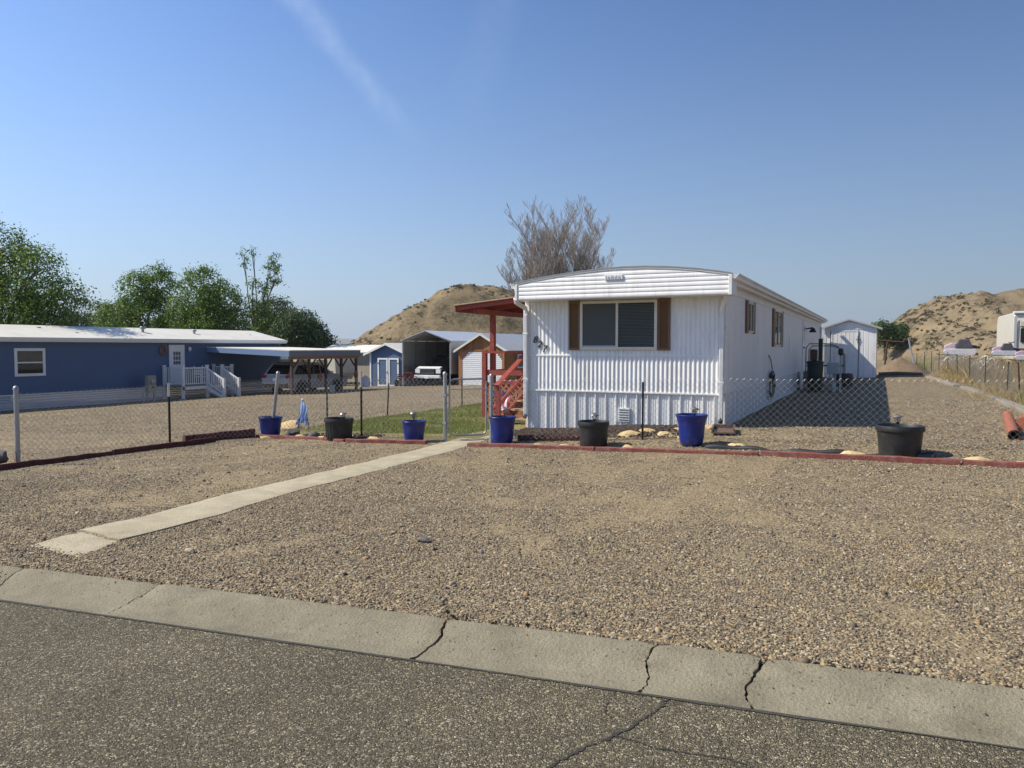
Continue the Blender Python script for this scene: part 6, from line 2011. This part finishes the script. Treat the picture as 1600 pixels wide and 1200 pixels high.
    # dark board leaning in the gap between home and shed
    single('board', MB().box(-2.71, -2.55, 35.5, 35.7, .1, 2.0), 'green_bin', 'dark upright board in the gap between the white home and the white shed', 'board', (-2.6, 35.6, .1))
    # pipes and planks by the neighbour's fence
    single('drain_pipe', MB().tube([(2.12, 17.75, .30), (1.76, 13.95, .27)], .085, 18, False).tube([(2.12, 17.75, .30), (1.76, 13.95, .27)], .075, 18, False), 'orange_pipe', 'long terracotta orange pipe lying on the gravel', 'pipe', (1.9, 15.8, .2), 'orange pipes on the gravel', smooth=True)
    single('drain_pipe', MB().tube([(2.55, 17.9, .33), (2.1, 15.7, .31)], .11, 18).tube([(2.7, 17.6, .33), (2.3, 15.3, .31)], .11, 18), 'orange_pipe', 'bundle of short orange pipes lying nearest the neighbour fence', 'pipe', (2.3, 16.8, .2), 'orange pipes on the gravel', smooth=True)
    for i, (p, q, lab) in enumerate([((2.75, 17.6), (2.62, 23.5), 'weathered grey plank edging the drive next to the orange pipes'), ((2.62, 23.8), (2.35, 30.5), 'weathered grey plank edging the middle of the drive'), ((2.2, 31.5), (1.7, 42), 'weathered grey plank edging the far end of the drive')]):
        timber(p, q, .24, .10, -.02, 'grey_wood', lab, 20 + i)
    # dirt heap behind the shed corner
    m = MB(); n = 26; k = 9; vs = []
    for j in range(k + 1):
        for i in range(n):
            a = 2 * math.pi * i / n; f = j / k
            r = f * (1 + .10 * mnoise.noise(Vector((math.cos(a) * 1.5, math.sin(a) * 1.5, f * 2))))
            h = (1 - f) ** .85 * .98 * (1 + .1 * mnoise.noise(Vector((math.cos(a) * 3 * f, math.sin(a) * 3 * f, 4)))) + .05 * mnoise.noise(Vector((math.cos(a) * 9 * f, math.sin(a) * 9 * f, 9)))
            vs.append((.62 + r * 1.65 * math.cos(a), 47.2 + r * 1.6 * math.sin(a), .12 + h - .05 * f))
    m.add(vs, [(j * n + i, j * n + (i + 1) % n, (j + 1) * n + (i + 1) % n, (j + 1) * n + i) for j in range(k) for i in range(n)])
    single('dirt_mound', m, 'mound', 'heap of bare brown dirt behind the white shed', 'dirt heap', (.62, 47.2, .15), smooth='all')
    m = MB().lump((.8, 44.6, .2), (1.5, .35, .16), 77, 2, .4)
    single('log', MB().tube([(-.45, 44.7, .22), (.4, 44.75, .25), (1.6, 44.9, .24)], [.10, .12, .09], 10), 'bark', 'dark log lying in front of the dirt heap', 'log', (.5, 44.7, .15), smooth=True)
    # rusty clothesline post
    x, y = -.18, 49; g = gz(x, y)
    t = thing('clothesline_post', 'rusty T-shaped clothesline post in front of the bluff', 'post', (x, y, g))
    part('upright', MB().tube([(x - .05, y, g - .1), (x + .12, y, 1.97)], .05, 8), 'tpost_rust', t)
    part('crossbar', MB().tube([(x - .62, y, 2.06), (x + .95, y, 1.92)], .045, 8), 'tpost_rust', t)
    # bagged goods piled on pallets beyond the fence
    for j, (cx, cy, zb, w, items, lab) in enumerate([
        (3.85, 54, 1.15, 1.0, [('bag_white', -.45, 0, .1, .8), ('bag_pink', -.55, -.1, .34, .75), ('bag_dark', .42, -.05, .36, .62), ('bag_white', .6, -.1, .08, .8)], 'beyond the fence near the bluff'),
        (5.15, 45.2, 1.22, .55, [('bag_white', 0, 0, .08, .85), ('bag_pink', -.34, -.05, .27, .42), ('bag_dark', .18, -.05, .30, .52)], 'just before the camper'),
        (6.05, 44.6, 1.0, .45, [('bag_white', .0, 0, .1, .4), ('bag_dark', .1, .0, .38, .4), ('bag_pink', -.2, -.2, .02, .3)], 'at the outer end before the camper')]):
        g = gz(cx, cy)
        t = thing('pallet_stack', 'stack of weathered pallets ' + lab, 'pallets', (cx, cy, g), 'pallet stacks beyond the fence')
        nl = int((zb - g) / .16)
        for k in range(nl):
            for q in (-1, 0, 1): part('bearer', MB().box(cx + q * w * .8 - .05, cx + q * w * .8 + .05, cy - w * .8, cy + w * .8, g + k * .16, g + k * .16 + .10), 'grey_wood', t)
            for q in range(5): part('slat', MB().box(cx - w, cx + w, cy - w * .8 + q * w * .35, cy - w * .8 + q * w * .35 + w * .22, g + k * .16 + .102, g + k * .16 + .135), 'grey_wood', t)
        k_ = w / .55
        sm = thing('snowmobile', ['white and pink snowmobile with dark cowl raised on pallets near the bluff', 'white snowmobile with grey cowl and handlebar just before the camper', 'white snowmobile cut off by the picture edge beside the camper'][j], 'snowmobile', (cx, cy, zb), 'snowmobiles on pallets beyond the fence')
        q = .62 if j else 1.0
        def X(u): return cx + u * q
        def Z(u): return zb + u * q
        part('hull', MB().prism([(X(-.7), Z(-.02)), (X(.8), Z(-.02)), (X(.95), Z(.22)), (X(.8), Z(.42)), (X(-.7), Z(.40)), (X(-.85), Z(.26))], 'y', cy - .32 * q, cy + .32 * q), 'bag_white', sm, bevel=.05 * q)
        part('nose', MB().prism([(X(-.8), Z(.36)), (X(-.2), Z(.36)), (X(-.15), Z(.74)), (X(-.4), Z(.76)), (X(-.78), Z(.6))], 'y', cy - .27 * q, cy + .27 * q), 'bag_pink', sm, bevel=.05 * q)
        part('cowl', MB().prism([(X(-.22), Z(.42)), (X(.72), Z(.42)), (X(.50), Z(.98)), (X(-.02), Z(.98))], 'y', cy - .34 * q, cy + .3 * q), 'bag_dark', sm, bevel=.04 * q)
        part('handlebar', MB().tube([(X(.3), cy - .3 * q, Z(1.06)), (X(.45), cy, Z(1.0)), (X(.75), cy + .1 * q, Z(1.1))], .035 * q, 6), 'black', sm)
        part('seat', MB().prism([(X(.5), Z(.42)), (X(1.1), Z(.40)), (X(1.1), Z(.52)), (X(.55), Z(.66))], 'y', cy - .15 * q, cy + .15 * q), 'black', sm, bevel=.03 * q)
        for yy in (-.3, .3):
            part('ski', MB().prism([(X(-1.2), Z(.10)), (X(-1.1), Z(.02)), (X(-.1), Z(.02)), (X(-.1), Z(.05)), (X(-1.05), Z(.05)), (X(-1.17), Z(.12))], 'y', cy + yy * q - .05, cy + yy * q + .05), 'black', sm)
        part('track', MB().box(X(-.05), X(1.0), cy - .18 * q, cy + .18 * q, Z(0.0), Z(.14)), 'black', sm)
    # rolls of old wire netting
    for i, (x, y, s, lab) in enumerate([(3.55, 52, .42, 'tangled roll of pale wire netting behind the fence near the sacks'), (4.1, 40.5, .45, 'grey roll of wire netting behind the fence before the camper')]):
        m = MB(); rr = random.Random(30 + i)
        for k in range(9):
            a0 = rr.uniform(0, 6.28); r = s * rr.uniform(.6, 1.0); ax = rr.uniform(-.5, .5); ay = rr.uniform(-.4, .4)
            m.tube([(x + ax + r * math.cos(a) * .9, y + ay + r * math.sin(a) * .3, gz(x, y) + .55 + r * math.sin(a + a0 * .2)) for a in np.linspace(a0, a0 + 5.2, 14)], .009, 4, False)
        single('wire_roll', m, 'wire', lab, 'wire roll', (x, y, gz(x, y)), 'rolls of wire netting', smooth='all')
    # toys and pots before the carport posts
    for i, (x, y, s, mt, lab) in enumerate([(-27.5, 33.6, .42, 'box_grey', 'pale bucket at the foot of a carport post'), (-27.2, 36.2, .5, 'bag_white', 'white sack leaning on the far carport post')]):
        g = gz(x, y)
        if i == 0: single('bucket', MB().lathe([(s * .3, 0), (s * .38, s * .9), (s * .41, s * .9), (s * .41, s * .96), (s * .36, s * .96), (s * .34, s * .2)], 16, (x, y, g)), mt, lab, 'bucket', (x, y, g), smooth=True)
        else: single('sack', MB().lump((x, y, g + .35), (.3, .25, .5), 55, 2, .3), mt, lab, 'sack', (x, y, g), smooth=True)
    for i, (x, y, lab) in enumerate([(-27.86, 33.0, 'yellow lantern ornament on the second carport post'), (-27.86, 36.2, 'yellow lantern ornament on the last carport post')]):
        single('ornament', MB().lump((x, y, .02), (.1, .16, .24), 12 + i, 2, .3, 2, False), 'wreath', lab, 'ornament', (x, y, 0), 'ornaments hung on the carport posts', smooth=True)
    x, y = -30.2, 41.2
    g = gz(x, y)
    t = thing('bench', 'dark garden bench and bicycle clutter beside the blue shed door', 'bench', (-28.2, 41.6, g))
    for k in range(4): part('slat', MB().box(-28.9, -27.9, 41.5 + k * .1, 41.58 + k * .1, g + .42, g + .45), 'black', t)
    for xx in (-28.85, -27.99): part('leg', MB().box(xx, xx + .05, 41.5, 41.9, g, g + .42), 'black', t)
    for k in range(3): part('back_slat', MB().box(-28.9, -27.9, 41.9, 41.93, g + .5 + k * .12, g + .58 + k * .12), 'black', t)
    t = thing('bicycle', 'dark bicycle parked in front of the metal carport', 'bicycle', (-27.2, 40.6, gz(-27, 40.6)))
    g = gz(-27, 40.6)
    for xx in (-27.75, -26.75):
        part('wheel', MB().tube([(xx + .33 * math.cos(a), 40.6, g + .34 + .33 * math.sin(a)) for a in np.linspace(0, 2 * math.pi, 19)], .025, 6, False), 'tyre', t, smooth='all')
    part('frame', MB().tube([(-27.75, 40.6, g + .34), (-27.5, 40.6, g + .85), (-26.9, 40.6, g + .85), (-26.75, 40.6, g + .34)], .025, 6).tube([(-27.5, 40.6, g + .85), (-27.25, 40.6, g + .34), (-26.9, 40.6, g + .85)], .022, 6), 'lamp_red', t)
    part('handlebar', MB().tube([(-26.95, 40.35, g + 1.05), (-26.93, 40.6, g + 1.02), (-26.95, 40.85, g + 1.05)], .018, 6).tube([(-26.93, 40.6, g + 1.02), (-26.9, 40.6, g + .85)], .018, 6), 'black', t)
    part('saddle', MB().lump((-27.52, 40.6, g + .96), (.14, .08, .05), 2, 1, .1), 'black', t)


small_things()
# ------------------------------------------------------------------ trees, scrub and weeds
def cam_xy(px, depth):
    u = (px - 800) / 1200 * depth
    return (u * math.cos(YAW) - depth * math.sin(YAW), u * math.sin(YAW) + depth * math.cos(YAW))


def crown_points(lobes, n, clump, spread, core=.5):
    """leaf positions in clumps hung through the outer part of several lobes; gaps stay between clumps"""
    w = np.array([(l[3] * l[4] * l[5]) ** .67 for l in lobes]); w /= w.sum()
    out, nrm = [], []
    nc = max(1, n // clump)
    which = RNG.choice(len(lobes), nc, p=w)
    for k in which:
        cx, cy, cz, rx, ry, rz = lobes[k]
        d = RNG.normal(0, 1, 3); d /= np.linalg.norm(d); r = RNG.uniform(core, 1.0) ** .6
        c = np.array([cx + d[0] * rx * r, cy + d[1] * ry * r, cz + d[2] * rz * r])
        s = spread * RNG.uniform(.6, 1.25)
        p = RNG.normal(0, 1, (clump, 3)) * s * np.array([1, 1, .62])
        p[:, 2] -= .18 * (p[:, 0] ** 2 + p[:, 1] ** 2) / s      # sprays droop at their rims
        out.append(c + p)
        q = (c + p - np.array([cx, cy, cz])) / np.array([rx, ry, rz]); q /= np.linalg.norm(q, axis=1)[:, None] + 1e-6
        e = p / (np.linalg.norm(p, axis=1)[:, None] + 1e-6)
        nrm.append(q * .75 + e * .55)
    return np.concatenate(out), np.concatenate(nrm)


def tree(label, px, depth, lobes, n, size, leaf, trunk_r, base_z, group, clump=26, spread=.42, core=.5, bark='bark', limbs=True):
    x, y = cam_xy(px, depth)
    ca, sa = math.cos(YAW), math.sin(YAW)
    L = [(x + u * ca - v * sa, y + u * sa + v * ca, z, rx, ry, rz) for u, v, z, rx, ry, rz in lobes]
    t = thing('leafy_tree', label, 'tree', (x, y, base_z), group)
    m = MB()
    zl = min(l[2] - l[5] * .3 for l in L)
    fork = base_z + max(1.2, (zl - base_z) * .7)
    m.tube([(x, y, base_z - .2), (x + .05, y, (base_z + fork) / 2), (x, y, fork)], [trunk_r * 1.3, trunk_r, trunk_r * .85], 9)
    rr = random.Random(int(px))
    for l in L:
        c = Vector(l[:3]); p = Vector((x, y, fork))
        mid = p.lerp(c, .5) + Vector((rr.uniform(-.3, .3), rr.uniform(-.3, .3), .3))
        m.tube([p, mid, c], [trunk_r * .6, trunk_r * .38, trunk_r * .16], 7)
        for k in range(5):
            d = Vector((rr.uniform(-1, 1), rr.uniform(-1, 1), rr.uniform(-.3, 1))).normalized()
            q = c + Vector((d.x * l[3], d.y * l[4], d.z * l[5])) * .85
            m.tube([mid.lerp(c, rr.uniform(.2, 1)), c.lerp(q, .5) + Vector((0, 0, .1)), q], [trunk_r * .16, trunk_r * .09, .015], 5)
    part('trunk', m, bark, t, smooth='all')
    C, N = crown_points(L, n, clump, spread, core)
    V, F = leaf_quads(C, size, N=N)
    o = np_obj('crown', V, F, leaf, loc=(x, y, base_z), parent=t)
    return t


def trees():
    G = 'trees behind the blue house'
    tree('large dark green tree hanging over the near end of the blue house roof', 2, 39.5, [(-2.3, 0, 4.0, 2.7, 2.4, 2.8), (-.5, .4, 6.4, 1.7, 1.8, 1.7), (1.7, -.4, 5.2, 1.7, 1.8, 1.8), (.5, -.6, 3.4, 2.5, 1.8, 1.9), (2.9, 0, 4.3, 1.4, 1.5, 1.15), (-3.1, .5, 6.2, 1.9, 1.9, 1.9), (1.9, .4, 2.9, 1.9, 1.5, 1.3)], 46000, .066, 'leaf_a', .30, -1.3, G, 44, .34, .62)
    tree('pale green bushy tree low above the roof between two taller trees', 122, 74, [(0, 0, 3.3, 2.6, 2.2, 1.9), (2.2, .5, 4.1, 2.0, 1.8, 2.0), (-1.6, 0, 2.8, 1.8, 1.8, 1.5), (4.2, 0, 3.4, 2.0, 1.8, 2.0)], 15000, .11, 'leaf_d', .2, -1.5, G)
    tree('tall green tree with narrow crown behind the middle of the blue house', 232, 60, [(-.7, 0, 6.0, 1.3, 1.4, 1.9), (.9, 0, 6.4, 1.2, 1.3, 1.9), (0, 0, 4.0, 2.3, 2.0, 2.0), (-2.4, .3, 3.6, 1.6, 1.6, 1.7), (.6, .5, 2.2, 2.6, 2.0, 1.6)], 26000, .084, 'leaf_b', .22, -1.3, G, 44, .32, .6)
    tree('broad green tree with rounded crown behind the roof vents', 322, 58, [(-.3, 0, 5.8, 1.7, 1.7, 2.0), (1.2, 0, 5.0, 1.5, 1.6, 1.8), (-1.3, .3, 4.3, 1.6, 1.6, 1.7), (.2, 0, 3.4, 2.3, 2.0, 1.8), (1.9, 0, 3.4, 1.2, 1.4, 1.6), (-.2, 0, 2.0, 2.4, 2.0, 1.5)], 28000, .082, 'leaf_b', .22, -1.3, G, 44, .32, .6)
    # tall thin tree with open crown
    tree('tall thin tree with sparse open crown behind the far end of the blue house', 404, 62, [(-1.0, 0, 9.0, .5, .5, .9), (-.3, 0, 9.4, .45, .5, .7), (1.2, 0, 8.4, .85, .7, .9), (1.5, 0, 7.2, .6, .6, .7), (-.4, 0, 6.8, .45, .5, .9), (.5, 0, 6.4, .7, .6, .7), (-.5, 0, 5.3, .65, .6, .9), (.4, 0, 5.0, .8, .7, .8), (-.2, 0, 3.8, 1.0, .9, 1.0), (.7, 0, 3.6, .8, .8, 1.0), (0, 0, 2.4, 1.2, 1.1, 1.0)], 4200, .08, 'leaf_b', .12, -1.2, G, 22, .2, .3)
    tree('dark grey-green tree beside the far gable of the blue house', 432, 70, [(0, 0, 4.4, 1.9, 1.8, 1.9), (-1.5, 0, 3.4, 1.7, 1.7, 1.7), (1.2, 0, 3.4, 1.7, 1.7, 1.6), (.2, 0, 2.2, 2.4, 2.0, 1.5)], 16000, .105, 'leaf_c', .2, -1.3, G)
    tree('dark spreading tree above the timber carport', 468, 66, [(0, 0, 3.4, 1.7, 1.7, 1.6), (1.1, 0, 2.6, 1.5, 1.5, 1.3), (-1.1, 0, 2.4, 1.5, 1.5, 1.4), (2.0, 0, 1.6, 1.2, 1.3, 1.0)], 15000, .10, 'leaf_c', .2, -1.3, G, 22, .36)
    G = 'trees behind the white shed'
    tree('dark green tree peeking over the white shed roof end', 1382, 88, [(-.4, 0, 3.4, 1.3, 1.4, 1.3), (.7, 0, 3.2, 1.2, 1.2, 1.1)], 2600, .15, 'leaf_c', .18, .0, G)
    tree('small dark green tree at the foot of the bluff next to the shed', 1404, 90, [(0, 0, 3.3, 1.0, 1.0, 1.1), (.7, .2, 2.9, .9, 1, 1.0)], 2000, .15, 'leaf_c', .15, .0, G)
    # far trees in the valley, read as one mass
    pts = []
    for k in range(60):
        px = RNG.uniform(440, 640); d = RNG.uniform(210, 330); x, y = cam_xy(px, d)
        top = RNG.uniform(-1.2, 2.2) * (1 if px < 560 else .7); r = RNG.uniform(2.5, 5.)
        c = RNG.normal(0, 1, (110, 3)); c /= np.linalg.norm(c, axis=1)[:, None]
        pts.append(c * np.array([r, r, r * .7]) * RNG.uniform(.6, 1, (110, 1)) + np.array([x, y, top - r * .5]))
        if top > -10: pts.append(c * np.array([r, r, r]) * .8 + np.array([x, y, top - r * 1.4]))
    V, F = leaf_quads(np.concatenate(pts), .75)
    tag(np_obj('treeline', V, F, 'leaf_c'), 'hazy row of trees in the valley beyond the carport', kind='stuff')


trees()


def bare_tree():
    x, y = cam_xy(868, 50)
    base = -.6
    t = thing('bare_tree', 'leafless grey tree with many upright twigs behind the white home', 'tree', (x, y, base))
    r = random.Random(12)
    limbs, twigs = MB(), MB()

    def grow(p, d, L, rad, depth):
        pts = [p.copy()]; rs = [rad]; n = 6 if depth == 0 else 5 if depth == 1 else 3
        for k in range(n):
            lift = .30 if depth else .12
            d = (d + Vector((r.uniform(-1, 1), r.uniform(-1, 1), r.uniform(-.6, .6))) * .13 + Vector((0, 0, lift)) * .35).normalized()
            p = p + d * (L / n); pts.append(p.copy()); rs.append(max(rad * (1 - .8 * (k + 1) / n), .0075))
        (limbs if depth < 2 else twigs).tube(pts, rs, 7 if depth == 0 else 5 if depth == 1 else 3, depth == 0)
        if depth >= 3: return
        cnt = (11, 9, 8)[depth]
        for k in range(cnt):
            f = .3 + .7 * (k + r.random()) / cnt
            q = min(int(f * n), n - 1); pp = pts[q].lerp(pts[q + 1], f * n - q)
            a = r.uniform(0, 6.283)
            side = Vector((math.cos(a), math.sin(a), 0))
            nd = (d * .5 + side * r.uniform(.35, .75) + Vector((0, 0, .35))).normalized()
            grow(pp, nd, L * r.uniform(.36, .5) * (1.1 - .5 * f) * (1 if depth < 2 else 1.25), max(rad * (1 - .75 * f) * .55, .0085), depth + 1)
    ca, sa = math.cos(YAW), math.sin(YAW)
    for u, v, z, L, sp in ((-.1, 0, 0, 8.4, .0), (.4, .1, 0, 8.9, .10), (-.5, .2, 0, 8.1, -.15), (-.9, -.2, 0, 7.3, -.31), (.9, .1, 0, 8.8, .18), (.0, .6, 0, 8.5, .04), (-1.1, .1, 0, 6.2, -.46), (1.0, -.3, 0, 8.4, .27), (.3, -.6, 0, 8.9, .06), (-.3, -.4, 0, 8.3, -.07), (1.1, .3, 0, 7.7, .37), (-.6, .4, 0, 7.6, -.23), (.6, .5, 0, 8.7, .14), (.1, -.2, 0, 8.7, .0), (-1.0, .3, 0, 6.9, -.38), (1.0, .1, 0, 8.0, .33)):
        p = Vector((x + u * .35 * ca, y + u * .35 * sa, base - .1))
        d = Vector((sp * ca - v * .5 * sa, sp * sa + v * .5 * ca, 1)).normalized()
        grow(p, d, L * 1.05, .12, 0)
    part('trunk', limbs, 'bark_grey', t, smooth='all', fix=False)
    o = part('twigs', twigs, 'bark_grey', t, fix=False); o['kind'] = 'stuff'


bare_tree()


def scrub():
    """low sage brush and dry bunch grass on the two hills and along the fence"""
    for (us, vs_, Z, X, Y), n, lab, rmin, rmax, per in ((BUTTE, 420, 'dry sage brush scattered over the butte', .22, .75, 22), (BLUFF, 1900, 'dry sage brush scattered over the bluff', .14, .45, 20)):
        pts = []
        h, w = Z.shape
        i = RNG.integers(0, h, n * 4); j = RNG.integers(0, w, n * 4)
        ok = (Z[i, j] > 1.2) & (vnoise(us[j], vs_[i], .11, 81) * .6 + vnoise(us[j], vs_[i], .4, 82) * .4 > .47)
        i, j = i[ok][:n], j[ok][:n]
        for a, b in zip(i, j):
            r = RNG.uniform(rmin, rmax)
            c = RNG.normal(0, 1, (per, 3)); c[:, 2] = np.abs(c[:, 2]); c /= np.linalg.norm(c, axis=1)[:, None]
            pts.append(c * r * np.array([1, 1, .75]) * RNG.uniform(.5, 1, (per, 1)) + np.array([X[a, b], Y[a, b], Z[a, b] - .05]))
        V, F = leaf_quads(np.concatenate(pts), rmax * .26, up=.2)
        tag(np_obj('undergrowth', V, F, 'scrub'), lab, kind='stuff')
    # dry weeds
    def weeds(spots, lab, mat='dry'):
        VV, FF, o = [], [], 0
        for x, y, r, n, hh in spots:
            xx = x + RNG.normal(0, r, n); yy = y + RNG.normal(0, r, n)
            V, F = blades(xx, yy, ground_z(xx, yy) - .01, RNG.uniform(.4, 1.1, n) * hh, RNG.uniform(.004, .008, n) * (1 + hh), .55)
            VV.append(V); FF.append(F + o); o += len(V)
        tag(np_obj('weeds', np.concatenate(VV), np.concatenate(FF), mat), lab, kind='stuff')
    sp = []
    for k in range(150):
        y = RNG.uniform(15, 49); x = 3.05 + RNG.normal(.15, .35)
        sp.append((x, y, .18, 40, RNG.uniform(.12, .42)))
    for k in range(240):
        sp.append((RNG.uniform(3.4, 12), RNG.uniform(16, 60), .35, 40, RNG.uniform(.15, .6)))
    for x, y in ((2.7, 24.5), (2.5, 25.5), (2.4, 36), (2.2, 41), (2.5, 39)): sp.append((x, y, .3, 160, .28))
    for k in range(150):
        sp.append((RNG.uniform(3.4, 6.5), RNG.uniform(38, 53), .4, 45, RNG.uniform(.6, 1.15)))
    weeds(sp, 'dry straw-coloured weeds along the neighbour fence')
    weeds([(.25, 5.95, .11, 130, .05), (.33, 5.85, .07, 60, .05)], 'flattened tuft of yellow straw in the forecourt gravel')
    weeds([(-6.35, 3.5, .05, 60, .03), (-6.2, 3.47, .05, 40, .03)], 'brown dry weed on the gutter joint', 'lattice')
    weeds([(-10.3, 10.6, .25, 130, .03), (-9.2, 10.3, .3, 150, .025), (-7.9, 10.9, .2, 80, .03), (-8.3, 6.0, .25, 90, .02), (-7.6, 7.5, .2, 70, .02), (-4.9, 10.9, .2, 70, .03)], 'thin flat straw on the sandy forecourt')
    weeds([(1.35, 52.5, .35, 420, .9), (.8, 53, .3, 260, .7), (4.2, 22.5, .5, 500, .7), (3.7, 20, .35, 300, .6)], 'green weeds beside fence and dirt heap', 'grass')


scrub()


def haze():
    """thin air between here and the horizon hills"""
    m = bpy.data.materials.new('haze'); m.use_nodes = True
    n, l = m.node_tree.nodes, m.node_tree.links
    n.remove(n['Principled BSDF'])
    v = n.new('ShaderNodeVolumePrincipled')
    v.inputs['Color'].default_value = (.80, .87, 1, 1); v.inputs['Density'].default_value = .00016; v.inputs['Anisotropy'].default_value = .2
    l.new(v.outputs[0], n['Material Output'].inputs['Volume'])
    M['haze'] = m
    o = single('haze', MB().box(-6200, 6200, -6200, 6200, -20, 75), 'haze', 'thin blue summer haze', None, (0, 0, 0), kind='stuff')


haze()
